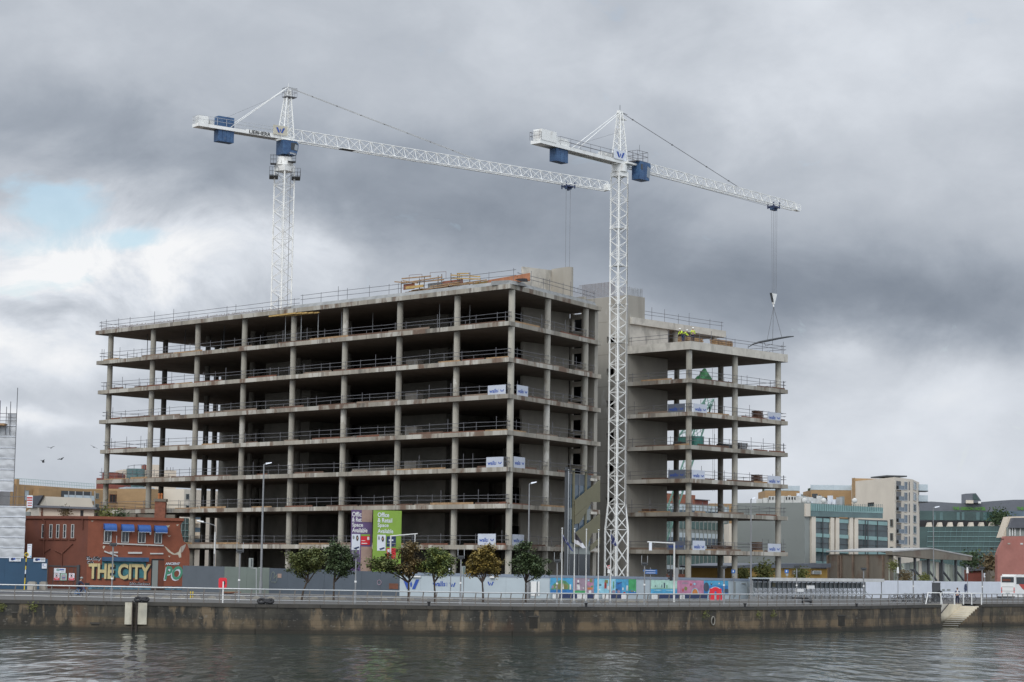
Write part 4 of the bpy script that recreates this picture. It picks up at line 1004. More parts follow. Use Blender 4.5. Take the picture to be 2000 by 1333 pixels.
# cab with raked glazing at the front
def cab(F, px0, px1, py0, py1, d, dep, par, glass_side, ub=None):
    u0, u1, z0, z1 = F.rect(px0, py0, px1, py1); w = u1-u0; h = z1-z0; g = MB()
    side = [(u0, z0), (u0+w*.86, z0), (u0+w*.98, z0+h*.45), (u1, z0+h*.80), (u0+w*.88, z1), (u0, z1)]
    F.poly(g, side, d-dep, d, cb_); o = g.build('cab', par)
    g = MB(); F.poly(g, [(u0+w*.50, z0+h*.36), (u0+w*.93, z0+h*.30), (u0+w*.97, z0+h*.74), (u0+w*.86, z0+h*.88), (u0+w*.50, z0+h*.86)], d, d+.02, M['glass_dark'])
    F.poly(g, [(u0+w*.72, z0+h*.38), (u0+w*.92, z0+h*.34), (u0+w*.95, z0+h*.72), (u0+w*.76, z0+h*.78)], d+.02, d+.03, M['glass_cab']); g.build('window', o)
    g = MB(); F.poly(g, [(u0-.03, z1), (u0+w*.92, z1), (u0+w*.92, z1+.07), (u0-.03, z1+.07)], d-dep-.05, d+.05, cw); g.build('roof', o)
    return o, (u0, u1, z0, z1)
co, (u0, u1, z0, z1) = cab(F1, 544, 574, 277.5, 305, 1.25, 1.9, c1, 1)
lettering(F1, 'WALLS', u0+(u1-u0)*.42, u0+(u1-u0)*.84, z0+.06, z0+.34, 1.29, M['white_paint'], 'lettering', co, .03)
# jib and counter jib
g = MB(); jib(g, F1, .6, L1, zj, 1.72, 1.45, 1.15, 30, .075, .042, cw)
for s_ in (-1, 1): g.beam(F1.p(-.4, zj, s_*.62), F1.p(2.2, zj, s_*.62), .12, .22, cw)
F1.box(g, 9.2, 11.5, zj-.06, zj, -.5, .5, cd); F1.box(g, L1-.4, L1+.15, zj, zj+1.0, -.5, .5, cw); g.build('jib', c1)
ucj = F1.at(381.5, 241)[0]
g = MB()
for d in (-.75, .75): F1.box(g, ucj, .3, zj-.12, zj+.32, d-.09, d+.09, cw)
F1.box(g, ucj, ucj+1.2, zj-.12, zj+.30, -.66, .66, cw); F1.box(g, ucj+1.3, -1.2, zj-.02, zj+.03, -.66, .66, M['steel_rail'])
cage(g, F1, ucj+.05, -1.3, -.85, .85, zj+.32, 1.05, M['steel_rail'], False, .03, 9)
F1.box(g, ucj+.3, ucj+1.9, zj+.3, zj+1.5, -.5, .3, cw); F1.box(g, ucj+2.1, ucj+2.6, zj+.3, zj+1.0, -.4, .4, M['dirty_white']); g.build('counter_jib', c1)
g = MB()
ua, ub = F1.at(422, 262)[0], F1.at(453, 262)[0]
for k in range(4): F1.box(g, ua+(ub-ua)*k/4+.02, ua+(ub-ua)*(k+1)/4-.02, F1.at(438, 279)[1], zj-.13, -.62, .62, cb_)
F1.box(g, ua, ub, zj+.35, F1.at(438, 230)[1], -.55, .55, cb_); g.build('counterweight', c1)
u_a, u_b, z_a, z_b = F1.rect(480.5, 253.5, 522.5, 263.5)
sl = 0
g = MB(); F1.box(g, F1.at(474, 258)[0], F1.at(535, 258)[0], zj-.14, zj+.46, .845, .875, cw)
lp = g.build('name_plate', c1)
lettering(F1, 'LIEBHERR', F1.at(480.5, 258)[0], F1.at(522.5, 258)[0], zj-.08, zj+.44, .885, M['black'], 'lettering', lp, .035)
g = MB(); us, ue = F1.at(526.6, 250)[0], F1.at(554, 250)[0]; F1.box(g, us, ue, zj+.36, zj+1.66, .95, 1.03, M['sign_beige']); sg = g.build('logo_board', c1)
g = MB(); logo(F1, g, us+.42, ue-.42, zj+.66, zj+1.36, 1.06, M['logo_blue']); g.build('emblem', sg)
za = zz1(180, 563)
g = MB(); lattice(g, b1+Zv*(zj+.2), b1+F1.u*.25+Zv*za, 1.75, .55, F1.u, F1.n, 8, .09, .036, cw); g.build('tower_head', c1)
g = MB(); cage(g, Fr(b1+F1.u*.25, b1+F1.u), -.6, 1.1, -.6, .6, zz1(189, 563), 1.2, M['rail_steel'], True, .028, 2); g.tube(b1+F1.u*.25+Zv*za, b1+F1.u*.25+Zv*zz1(163, 563), .035, 5, cw); F1.box(g, .2, .7, za, za+.35, -.15, .15, cw); g.build('head_platform', c1)
ap = b1+F1.u*.2+Zv*(za+.7)
g = MB(); uf = F1.at(928, 306)[0]
for s_ in (-.15, .15): g.tube(ap+F1.n*s_, F1.p(uf, zj+1.65, s_), .035, 5, M['dirty_white'])
for k in range(1, 8): q = (ap).lerp(F1.p(uf, zj+1.65), k/8); g.ball(q, .12, .12, .09, 6, 4, M['cable'])
ur = F1.at(446, 243)[0]
for s_ in (-.5, .5): g.tube(ap+F1.n*s_*.3, F1.p(ur, zj+.4, s_*1.4), .05, 5, cw)
g.tube(ap-Zv*.6, F1.p(F1.at(425, 228)[0], zj+1.1), .018, 4, M['cable']); g.build('tie_bar', c1)
def trolley(F, u, z, w, par, s=1.0):
    g = MB()
    for d in (-w, w): F.box(g, u-.95*s, u+.95*s, z-.42, z-.28, d*.62-.06, d*.62+.06, M['navy']); F.box(g, u-.9*s, u-.75*s, z-.75*s, z+.25, d*.62-.06, d*.62+.06, M['navy']); F.box(g, u+.75*s, u+.9*s, z-.6*s, z+.35, d*.62-.06, d*.62+.06, M['navy'])
    F.box(g, u-.6*s, u+.6*s, z-.5, z-.2, -w*.55, w*.55, M['navy']); F.box(g, u-.12, u+.12, z-.95*s, z-.1, -.2, .2, M['navy'])
    for q in (-.4, .4): g.tube(F.p(u+q, z-.6, -.2), F.p(u+q, z-.6, .2), .17, 10, cb_)
    g.build('trolley', par)
ut = F1.at(1110, 366)[0]; trolley(F1, ut, zj, .9, c1)
g = MB()
for d in (-.42, .42): g.tube(F1.p(ut+d, zj-.5), F1.p(ut+d*.9, ZB[7]+1), .03, 4, M['cable'])
g.tube(F1.p(2, zj-.05, .2), F1.p(ut, zj-.28, .2), .02, 4, M['cable']); g.build('hoist_rope', c1)
g = MB(); F1.box(g, ut-.35, ut+.35, ZB[7]-.2, ZB[7]+1.0, -.12, .12, cw); g.build('hook_block', c1)

# ---- crane in front of the link (shorter jib, base on the street side)
Y2 = 240; b2 = W(1208.7, 480, Y2); b2.z = 0
def zz2(y, px=1210): return W(px, y, Y2).z
zk = W(1213, 318, Y2).z; tip2 = G(1560, 407.5, zk); F2c = Fr(b2, tip2); L2 = F2c.L-1.0
c2 = thing('tower_crane', 'nearer white tower crane standing before the concrete tower, blue cab right of its mast', 'tower crane', tuple(b2), 0, 'tower cranes')
rot = math.radians(45-6); mx = Vector((math.cos(rot), math.sin(rot), 0)); my = Vector((-math.sin(rot), math.cos(rot), 0))
z_w, z_n = zz2(1035), zz2(985); w_n = 1.37; w_w = 1.83
g = MB(); lattice(g, b2.copy(), b2+Zv*z_w, w_w, w_w, mx, my, 4, .12, .055, cw); lattice(g, b2+Zv*z_w, b2+Zv*z_n, w_w, w_n, mx, my, 2, .12, .05, cw)
lattice(g, b2+Zv*z_n, b2+Zv*zz2(338), w_n, w_n, mx, my, 48, .095, .038, cw, xbrace=False)
for z in (zz2(905), zz2(825), zz2(745), zz2(670), zz2(595), zz2(520), zz2(447)):
    for sx, sy in ((-1, -1), (1, -1), (1, 1), (-1, 1)): q = b2+mx*sx*w_n/2+my*sy*w_n/2+Zv*z; g.tube(q-Zv*.12, q+Zv*.12, .13, 6, cw)
    g.prism([tuple((b2+mx*x*w_n*.45+my*y*w_n*.45)[:2]) for x, y in ((-1, .2), (.2, -1), (1, -1), (1, 1), (-1, 1))], z-.03, z, M['dirty_white'])
g.build('mast', c2)
g = MB(); ctr = b2+mx*.1-my*.0
for s_ in (-.2, .2): g.tube(ctr+mx*s_+my*.3, ctr+mx*s_+my*.3+Zv*zz2(345), .03, 4, cw)
z = .3
while z < zz2(345): g.tube(ctr-mx*.2+my*.3+Zv*z, ctr+mx*.2+my*.3+Zv*z, .018, 4, cw, cap=False); z += .3
g.tube(b2+mx*.62-my*.80, b2+mx*.62-my*.80+Zv*zz2(360), .045, 5, M['cable']); g.build('ladder', c2)
g = MB(); g.tube(b2+Zv*zz2(337), b2+Zv*zz2(323), .93, 16, cw)
for i in range(4):
    d = (mx, my, -mx, -my)[i]; e = Vector((-d.y, d.x, 0)); q = b2+d*.72
    g.add([q-e*.7+Zv*zz2(337), q+e*.7+Zv*zz2(337), q+e*.7+Zv*zz2(346), q-e*.7+Zv*zz2(346)], [(0, 1, 2, 3)], cw)
g.build('slewing_ring', c2)
g = MB(); jib(g, F2c, .9, L2, zk-.35, 1.18, 1.0, .9, 18, .065, .036, cw)
cage(g, F2c, L2-.1, L2+1.0, -.3, .3, zk-.30, .75, cw, True, .03, 1); F2c.box(g, -.6, 1.2, zk-.5, zk-.2, -.55, .55, cw); g.build('jib', c2)
uc = F2c.at(1046, 277)[0]; g = MB()
for d in (-.62, .62): F2c.box(g, uc, .5, zk-.28, zk+.12, d-.09, d+.09, cw)
F2c.box(g, uc, uc+1.7, zk-.28, zk+.05, -.53, .53, cw); F2c.box(g, uc+1.8, -.6, zk-.15, zk-.08, -.53, .53, M['dirty_white'])
for k in range(9): u = uc+2+k*(abs(uc)-2.6)/9; F2c.box(g, u, u+.09, zk-.24, zk-.12, -.53, .53, cw)
cage(g, F2c, uc+3.5, -.9, -.72, .72, zk+.12, .9, M['rail_steel'], False, .025, 6); cage(g, F2c, uc-.15, uc+.4, -.72, .72, zk+.12, .9, M['rail_steel'], False, .025, 2)
for k in range(3): F2c.box(g, -3.7+k*.9, -3.2+k*.9, zk+.14, zk+.7, -.3, .3, M['dirty_white'])
g.build('counter_jib', c2)
g = MB(); ua, ub = F2c.at(1048, 262)[0], F2c.at(1077, 262)[0]; F2c.box(g, ua, ub, zk+.13, zk+1.35, -.45, .75, cw); ua, ub = F2c.at(1080, 264)[0], F2c.at(1102, 264)[0]; F2c.box(g, ua, ub, zk+.13, zk+.95, -.4, .5, cw)
g.tube(F2c.p(ub, zk+.5, -.4), F2c.p(ub, zk+.5, .45), .42, 14, cw); g.build('hoist_winch', c2)
g = MB(); ua, ub = F2c.at(1080, 298)[0], F2c.at(1103, 302)[0]
for k in range(3): F2c.box(g, ua+(ub-ua)*k/3+.015, ua+(ub-ua)*(k+1)/3-.015, zk-1.75, zk-.29, -.5, .5, cb_)
g.build('counterweight', c2)
g = MB(); us, ue = F2c.at(1189, 300)[0], F2c.at(1213, 300)[0]; F2c.box(g, us, ue, zk+.1, zk+1.2, .74, .80, M['board_white']); sg = g.build('logo_board', c2)
g = MB(); logo(F2c, g, us+.42, ue-.38, zk+.35, zk+.98, .83, M['logo_blue']); g.build('emblem', sg)
za = zz2(222, 1213); g = MB(); lattice(g, b2+Zv*(zk+.1), b2+Zv*za, 1.35, .42, F2c.u, F2c.n, 7, .07, .034, cw)
F2c.box(g, .2, 1.0, zz2(233), zz2(231), -.3, .3, cw); F2c.box(g, -.35, .35, za, za+.3, -.2, .2, cw); g.tube(b2+Zv*za, b2+Zv*zz2(206, 1213), .03, 5, cd)
g.tube(b2+Zv*(za+.2), b2+F2c.u*1.4+Zv*(za+.1), .03, 5, cd); g.build('tower_head', c2)
g = MB(); ap = b2+Zv*(za+.15); uf = F2c.at(1440, 352)[0]
g.tube(ap+F2c.u*.3, F2c.p(uf, zk+.8), .035, 5, M['cable']); 
for q in (.09, .42, .72, .92): g.ball((ap+F2c.u*.3).lerp(F2c.p(uf, zk+.8), q), .12, .12, .1, 6, 4, M['cable'])
ur = F2c.at(1121, 270)[0]
for s_ in (-.6, .6): g.tube(ap+F2c.n*s_*.3, F2c.p(ur, zk+.2, s_), .045, 5, cw)
g.tube(F2c.p(0, zz2(258)), F2c.p(ur, zk+.6), .015, 4, M['cable']); g.build('tie_bar', c2)
# cab hung beside the mast
Fcb = Fr(F2c.p(0, 0, .9), F2c.p(1, 0, .9))
u0 = Fcb.at(1240, 338)[0]; u1 = Fcb.at(1261, 338)[0]; z0 = Fcb.at(1252, 354)[1]; z1 = Fcb.at(1252, 319)[1]; w = u1-u0; h = z1-z0
g = MB(); Fcb.poly(g, [(u0, z0), (u1-.28, z0), (u1-.12, z0+h*.55), (u1, z0+h*.78), (u1-.1, z1), (u0, z1)], -.45, .75, cb_); cbo = g.build('cab', c2)
g = MB(); Fcb.poly(g, [(u0+w*.62, z0+h*.2), (u1-.26, z0+h*.12), (u1-.14, z0+h*.72), (u0+w*.68, z0+h*.80)], .75, .77, M['glass_cab']); Fcb.box(g, u0+.15, u0+.5, z0+h*.55, z0+h*.85, .75, .77, M['glass_dark'])
g.hexa([Fcb.p(u1-.27, z0+.1, -.6), Fcb.p(u1-.27, z0+.1, .6), Fcb.p(u1-.24, z0+.1, .6), Fcb.p(u1-.24, z0+.1, -.6), Fcb.p(u1-.13, z0+h*.7, -.6), Fcb.p(u1-.13, z0+h*.7, .6), Fcb.p(u1-.09, z0+h*.7, .6), Fcb.p(u1-.09, z0+h*.7, -.6)], M['glass_dark']); g.build('window', cbo)
g = MB(); cage(g, Fcb, u0-.45, u0+w*.75, -.7, .7, z1+.05, 1.15, M['rail_steel'], True, .03, 2); g.tube(Fcb.p(u0+w*.4, z1+1.2), Fcb.p(u0+w*.42, z1+2.1), .025, 4, cd); Fcb.box(g, .0, u0-.0, z1-.5, z1-.3, -.5, .3, cw); g.build('access_platform', c2)
ut = F2c.at(1511, 402)[0]; trolley(F2c, ut, zk-.35, .7, c2, .8)
ph = F2c.p(ut, 0, 0); zh = W(1508, 583, ph.y).z
g = MB()
for d in (-.62, -.2, .2, .62): g.tube(F2c.p(ut+d, zk-.8, .1), F2c.p(ut+d*.75, zh+.6, .1), .02, 4, M['cable'])
g.tube(F2c.p(2, zk-.5, .2), F2c.p(ut, zk-.8, .2), .02, 4, M['cable'])
g.build('hoist_rope', c2)
g = MB(); F2c.poly(g, [(ut-.62, zh+.6), (ut+.62, zh+.6), (ut+.1, zh-.75), (ut-.1, zh-.75)], -.12, .12, cw); F2c.poly(g, [(ut-.7, zh+.62), (ut-.56, zh+.62), (ut-.15, zh-.5), (ut-.25, zh-.5)], -.14, .14, cd); g.tube(F2c.p(ut, zh-.75), F2c.p(ut, zh-1.1), .08, 8, cw); g.build('hook_block', c2)
# the load: a bent bundle of bars hung on three chains
Fl = Fr(F2c.p(ut, 0)+Vector((-10, -2, 0)), F2c.p(ut, 0)+Vector((10, 2, 0)))
ld = thing('bar_bundle', 'dark bent bundle of bars hanging from the nearer crane above the right wing', 'crane load', tuple(F2c.p(ut, zh-6)))
g = MB(); pl = [(1461, 679), (1470, 673), (1482, 669), (1500, 665.5), (1520, 661.5), (1538, 658.5), (1550, 657.5)]
P_ = [Fl.p(*Fl.at(*q)) for q in pl]
for i in range(len(P_)-1):
    r0 = (.03, .08, .13, .14, .12, .1, .05)[i]; r1 = (.03, .08, .13, .14, .12, .1, .05)[i+1]
    for dx in (-.08, .08): g.tube(P_[i]+Fl.n*dx, P_[i+1]+Fl.n*dx, r0, 6, M['crane_dark'], r2=r1)
g.build('bundle', ld)
g = MB(); hk = F2c.p(ut, zh-1.1)
for q in ((1498.5, 664.5), (1508.5, 675), (1527, 659)): g.tube(hk, Fl.p(*Fl.at(*q)), .035, 4, M['cable'])
g.path([Fl.p(*Fl.at(1492.5, 669.5)), Fl.p(*Fl.at(1495.5, 676)), Fl.p(*Fl.at(1508.5, 672.5))], .035, 5, M['cable']); g.build('chain', ld)
# green lattice boom behind the right wing
lb = W(1306, 1010, 300); lt = W(1385, 782, 318)
t_ = thing('crawler_crane_boom', 'green lattice crane boom seen through the open floors of the right wing', 'crane', (lb.x, lb.y, 0))
mat('boom_green', (.10, .21, .165), .6, .1)
g = MB(); d = (lt-lb).normalized(); xx = d.cross(Vector((0, 1, 0))).normalized(); yy = d.cross(xx); lattice(g, Vector((lb.x-3, lb.y, 1.5)), lt, 1.5, 1.2, xx, yy, 14, .07, .045, M['boom_green']); g.build('boom', t_)
lt2 = W(1352, 792, 312); g = MB(); lattice(g, W(1322, 870, 305), lt, 1.1, 1.1, xx, yy, 7, .07, .045, M['boom_green'])
for px in (1392, 1395): g.tube(W(px, 770, 318), W(px, 960, 318), .03, 4, M['cable'])
g.build('hoist_rope', t_)
g = MB(); q = Vector((lb.x-4, lb.y+2, 0)); g.box(q.x-3, q.x+3, q.y-2, q.y+2, 1.1, 3.6, M['boom_green']); g.box(q.x-3.4, q.x+3.4, q.y-2.4, q.y-1.5, 0, 1.1, M['crane_dark']); g.box(q.x-3.4, q.x+3.4, q.y+1.5, q.y+2.4, 0, 1.1, M['crane_dark']); g.build('crawler_body', t_)
# ================================================================== STREET: PUB, HOARDINGS, BOARDS
def window(F, par, u0, u1, z0, z1, d, frame='dirty_white', pane='glass_dark', fw=.07, bars=1, hb=0, name='window', sill=False, label=None):
    g = MB(); F.box(g, u0, u0+fw, z0, z1, d, d+.09, M[frame]); F.box(g, u1-fw, u1, z0, z1, d, d+.09, M[frame]); F.box(g, u0+fw, u1-fw, z1-fw, z1, d, d+.09, M[frame]); F.box(g, u0+fw, u1-fw, z0, z0+fw, d, d+.09, M[frame])
    for k in range(bars): u = u0+(u1-u0)*(k+1)/(bars+1); F.box(g, u-fw*.3, u+fw*.3, z0+fw, z1-fw, d, d+.07, M[frame])
    for k in range(hb): z = z0+(z1-z0)*(k+1)/(hb+1); F.box(g, u0+fw, u1-fw, z-fw*.3, z+fw*.3, d+.001, d+.068, M[frame])
    if sill: F.box(g, u0-.1, u1+.1, z0-.09, z0-.002, d, d+.16, M[sill])
    o = g.build(name, par, label=label); g = MB(); F.box(g, u0+fw, u1-fw, z0+fw, z1-fw, d, d+.02, M[pane]); g.build('pane', o); return o
PB = thing('pub', 'derelict red painted corner pub with blue awnings and large painted lettering on its front', 'pub', tuple(G(168, 1151)))
Yp = G(168, 1151).y
pA = W(50, 1150, Yp+3); pC = W(168, 1151, Yp); pR = W(357, 1154, 259); zt = W(168, 1012, Yp).z
FL, FP = Fr(pA, pC), Fr(pC, pR)
pA2 = FL.p(-4, 0)
# body: side wall, front wall with its broken right end, back
g = MB(); FL.box(g, -4, FL.L-.0, 0, zt, -.4, 0, M['pub_side']); g.build('side_wall', PB, label='red side wall, shade painted in as darker red')
zf = FP.at(300, 1018)[1]
uR = FP.L
prof = [(0, 0), (FP.at(370, 1100)[0], 0), (FP.at(370, 1100)[0], FP.at(369, 1078)[1]), (FP.at(366, 1060)[0], FP.at(366, 1063)[1]), (FP.at(358, 1060)[0], FP.at(358, 1057)[1]), (FP.at(356, 1050)[0], FP.at(356, 1048)[1]), (FP.at(353, 1050)[0], FP.at(353, 1038)[1]), (FP.at(352, 1025)[0], FP.at(352, 1026)[1]), (uR-.1, zt)]
g = MB(); FP.poly(g, prof+[(0, zt)], -.4, 0, M['pub_red']); g.build('front_wall', PB)
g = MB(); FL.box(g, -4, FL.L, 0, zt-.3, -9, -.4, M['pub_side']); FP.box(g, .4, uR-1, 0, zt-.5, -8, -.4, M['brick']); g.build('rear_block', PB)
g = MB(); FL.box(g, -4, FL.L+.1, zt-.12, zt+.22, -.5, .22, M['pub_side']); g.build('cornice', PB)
g = MB(); FP.box(g, -.1, FP.at(358, 1019)[0], zt-.12, zt+.22, -.5, .25, M['pub_red']); g.build('cornice', PB)
# bare plaster patches
g = MB()
for pts in ([(321, 1067), (326, 1070), (334, 1078), (341, 1082), (349, 1078), (353, 1068), (354, 1089), (350, 1090), (348, 1084), (338, 1084), (328, 1078)], [(324, 1027), (332, 1026), (329, 1031), (325, 1030)], [(327, 1046.5), (334, 1046.5), (330, 1049)], [(344, 1025), (350, 1025), (346, 1028)], [(177, 1017.5), (183, 1017.5), (180, 1020)], [(328, 1086), (333, 1086), (331, 1089)], [(239, 1065), (241.5, 1065), (240.5, 1068)], [(287, 1065), (289, 1066), (288, 1069)], [(202, 1066), (206, 1067), (202, 1073), (200.5, 1069)]):
    FP.ppoly(g, pts, .0, .012, M['plaster_bare'])
FP.ppoly(g, [(354, 1068), (363, 1063), (362, 1068), (357, 1078), (354, 1080)], 0, .011, M['concrete'])
g.split('bare_plaster', PB)
# upper windows, sill and awnings
for px in (203.0, 237.0, 269.5, 301.5):
    u0, u1, z0, z1 = FP.rect(px, 1036+(px-203)*.03, px+14.5, 1059+(px-203)*.03)
    g = MB(); FP.box(g, u0-.06, u1+.06, z0-.05, z1, -.0, .012, M['black']); g.build('window_recess', PB)
    window(FP, PB, u0, u1, z0, z1, .014, 'dirty_white', 'glass_dark', .075, 1)
    a0, a1, b0, b1 = FP.rect(px-1, 1023+(px-203)*.04, px+22.5, 1035.5+(px-203)*.04)
    g = MB(); n = 8; vs = []
    for i in range(n+1):
        t_ = i/n*math.pi/2; d = .05+.75*math.sin(t_); z = b1-(b1-b0-.1)*(1-math.cos(t_))
        vs += [FP.p(a0, z, d), FP.p(a1, z, d)]
    g.add(vs, [(2*i, 2*i+1, 2*i+3, 2*i+2) for i in range(n)], M['awning'])
    for e in (a0, a1): g.add([FP.p(e, b0+.1, .05)]+[FP.p(e, b1-(b1-b0-.1)*(1-math.cos(i/n*math.pi/2)), .05+.75*math.sin(i/n*math.pi/2)) for i in range(n+1)], [tuple(range(n+2))], M['awning'])
    k = 8
    for i in range(k):
        ua = a0+(a1-a0)*i/k; ub = a0+(a1-a0)*(i+1)/k; FP.poly(g, [(ua, b0+.1), (ub, b0+.1), (ub, b0-.05), ((ua+ub)/2, b0-.14), (ua, b0-.05)], .79, .81, M['awning'])
        FP.poly(g, [(ua, b0-.05), ((ua+ub)/2, b0-.14), (ub, b0-.05), (ub, b0-.09), ((ua+ub)/2, b0-.18), (ua, b0-.09)], .795, .815, M['board_white'])
    g.build('awning', PB)
g = MB(); s0 = FP.at(201, 1060); s1 = FP.at(319, 1064); FP.poly(g, [(s0[0], s0[1]), (s1[0], s1[1]-.05), (s1[0], s1[1]-.2), (s0[0], s0[1]-.15)], 0, .15, M['dirty_white']); g.build('sill', PB)
# broken sign battens
g = MB()
for pts in ([(204, 1076), (230, 1085.5), (229.5, 1088), (203, 1078.5)], [(213, 1078), (230, 1078), (230, 1081), (217, 1081)], [(250, 1078.5), (277, 1078.5), (277, 1082), (250, 1082)], [(293, 1080.5), (318.5, 1080.5), (318.5, 1083), (293, 1083)]): FP.ppoly(g, pts, .0, .12, M['dirty_white'])
g.split('sign_batten', PB)
g = MB(); FP.pbox(g, 291.5, 1038, 294.5, 1045, 0, .2, M['dirty_white']); g.build('alarm_box', PB)
# shopfront with roller hood, mural behind the lettering
g = MB(); FP.pbox(g, 199, 1089, 289, 1097, 0, .45, M['mural_blue']); g.build('shutter_hood', PB)
g = MB(); FP.pbox(g, 199, 1097.5, 285, 1129, 0, .02, M['mural_teal']); g.build('roller_shutter', PB)
g = MB(); FP.pbox(g, 172, 1144, 295, 1152, 0, .05, M['graffiti_blue']); FP.pbox(g, 321, 1146, 357, 1153, 0, .05, M['graffiti_blue']); g.build('plinth', PB)
g = MB(); FP.pbox(g, 295, 1092, 320, 1147, .0, .02, M['black']); FP.pbox(g, 297, 1095, 308, 1146, .021, .05, M['clad_grey']); FP.pbox(g, 308.5, 1095, 320, 1146, .021, .04, M['pub_side']); FP.pbox(g, 294, 1147, 320, 1150, .0, .4, M['kerb']); g.build('door', PB)
def big_text(F, txt, r, m, msh, bold=.06, sh=.0, name='lettering', off=(.12, -.12), d=.03):
    u0, u1, z0, z1 = F.rect(*r)
    if msh: lettering(F, txt, u0+off[0], u1+off[0], z0+off[1], z1+off[1], d, M[msh], name, PB, bold+.02, sh)
    lettering(F, txt, u0, u1, z0, z1, d+.02, M[m], name, PB, bold, sh)
big_text(FP, 'THE', (172.5, 1101, 222.5, 1131), 'cream_letter', 'black', .035, 0, off=(.20, -.15), d=.06)
big_text(FP, 'CITY', (230, 1101.5, 294, 1132.5), 'cream_letter', 'black', .035, 0, off=(.20, -.15), d=.06)
big_text(FP, 'The Liffey', (168, 1087, 197, 1095.5), 'black', 'board_white', .04, .3, off=(.05, -.05)); big_text(FP, 'Cafe', (169.5, 1095, 182, 1101), 'black', 'board_white', .04, .3, off=(.05, -.05))
big_text(FP, "Eat's breakfast & more", (252, 1137, 291, 1142), 'black', 'board_white', .03, .2, off=(.05, -.05))
big_text(FP, 'ANCIENT', (322.5, 1099, 351.5, 1104), 'board_white', 'black', .04, .2, off=(.04, -.04)); big_text(FP, "PO", (321, 1106, 356.5, 1133), 'green_letter', 'board_white', .03, .2, off=(-.1, -.14))
# side wall: narrow windows, pipes, notices
for px in (82, 97, 110.5, 124, 139.5):
    u0, u1, z0, z1 = FL.rect(px, 1024.5, px+5.5, 1051.5); window(FL, PB, u0, u1, z0, z1, .0, 'dirty_white', 'glass_dark', .05, 0, 1); g = MB(); FL.box(g, u0-.25, u1+.25, z0-.2, z0-.02, 0, .15, M['pub_side']); g.build('sill', PB)
g = MB(); a = lambda x, y: FL.p(*FL.at(x, y), .12)
g.path([a(82, 1000), a(82.5, 1012), a(88, 1018), a(86, 1078), a(87, 1150)], .07, 6, M['pub_side']); g.path([a(86, 1080), a(99, 1072)], .06, 6, M['pub_side'])
g.path([a(108, 1075), a(122, 1082), a(143, 1062)], .06, 6, M['pub_side']); g.path([a(122, 1082), a(122, 1112)], .06, 6, M['pub_side']); g.path([a(162, 1013), a(162, 1034)], .08, 6, M['pub_side']); g.box(*[0, 0, 0, 0, 0, 0]) if False else None; g.split('drainpipe', PB)
g = MB(); FL.pbox(g, 92, 1106, 151, 1148, .02, .07, M['pub_side']); FL.pbox(g, 91, 1105, 153, 1107.5, .02, .12, M['crane_dark']); FL.pbox(g, 151, 1104, 156, 1150, .02, .2, M['crane_dark'])
for k in range(6): FL.pbox(g, 94+k*10, 1108, 94.6+k*10, 1147, .07, .1, M['crane_dark'])
g.build('gate', PB)
# flat roofed extension, small cream block and chimney behind
ex = thing('rear_extension', 'cream flat roofed block with overhanging grey roof behind the red pub', 'outbuilding', tuple(W(120, 1150, Yp+12)))
FX = Fr(W(72, 1000, Yp+12), W(190, 1000, Yp+12)); zx = FX.at(120, 992)[1]
g = MB(); FX.box(g, .3, FX.L-.4, 0, zx, -5, 0, M['render_cream']); g.build('wall', ex)
g = MB(); FX.poly(g, [(-.2, zx), (FX.L, FX.at(190, 994)[1]-.1), (FX.L, FX.at(190, 994)[1]+.15), (-.2, zx+.25)], -5.2, .6, M['metal_roof']); g.build('roof', ex)
g = MB(); u0, u1, z0, z1 = FX.rect(157, 997, 163, 1010); FX.box(g, u0, u1, z0, z1, 0, .02, M['black']); g.build('window', ex)
g = MB(); FX.pbox(g, 81.5, 993, 83.5, 1012, .05, .2, M['rust']); g.split('drainpipe', ex)
weed('roof_shrub', 128, 1000, .8, 'reddish green shrub growing in front of the cream rear block', 'leaf_brown', 260, F_=FX)
weed('roof_grass', 205, 1008, 1.2, 'green grass growing on the roof behind the pub cornice', 'leaf_moss', 300, F_=FX); weed('roof_grass', 235, 1010, 1.1, 'darker grass tuft behind the pub cornice left of the brick chimney', 'leaf_dark', 260, F_=FX)
g = MB(); FX.pbox(g, 175, 1003, 262, 1016, -3, -1, M['old_wall']); single(g, 'parapet_wall', 'low dirty parapet wall behind the grass on the pub roof', 'wall')
hs = thing('gabled_house', 'cream gable house with grey roof beside the wrapped scaffold', 'house', tuple(W(75, 1150, Yp+30)))
FH = Fr(W(50, 1000, Yp+26), W(92, 1000, Yp+22)); zz = FH.at(60, 992)[1]
g = MB(); FH.poly(g, [(0, 0), (FH.L, 0), (FH.L, FH.at(90, 990)[1]), (FH.at(88, 970)[0], FH.at(88, 970)[1]), (0, FH.at(88, 1000)[1])], -7, 0, M['render_pale']); g.build('wall', hs)
g = MB(); FH.ppoly(g, [(58, 992), (66, 969), (88, 968), (73, 992)], .02, .3, M['slate']); g.build('roof', hs)
g = MB(); FH.pbox(g, 51, 1000, 60, 1010, .02, .1, M['clad_grey']); g.build('window', hs)
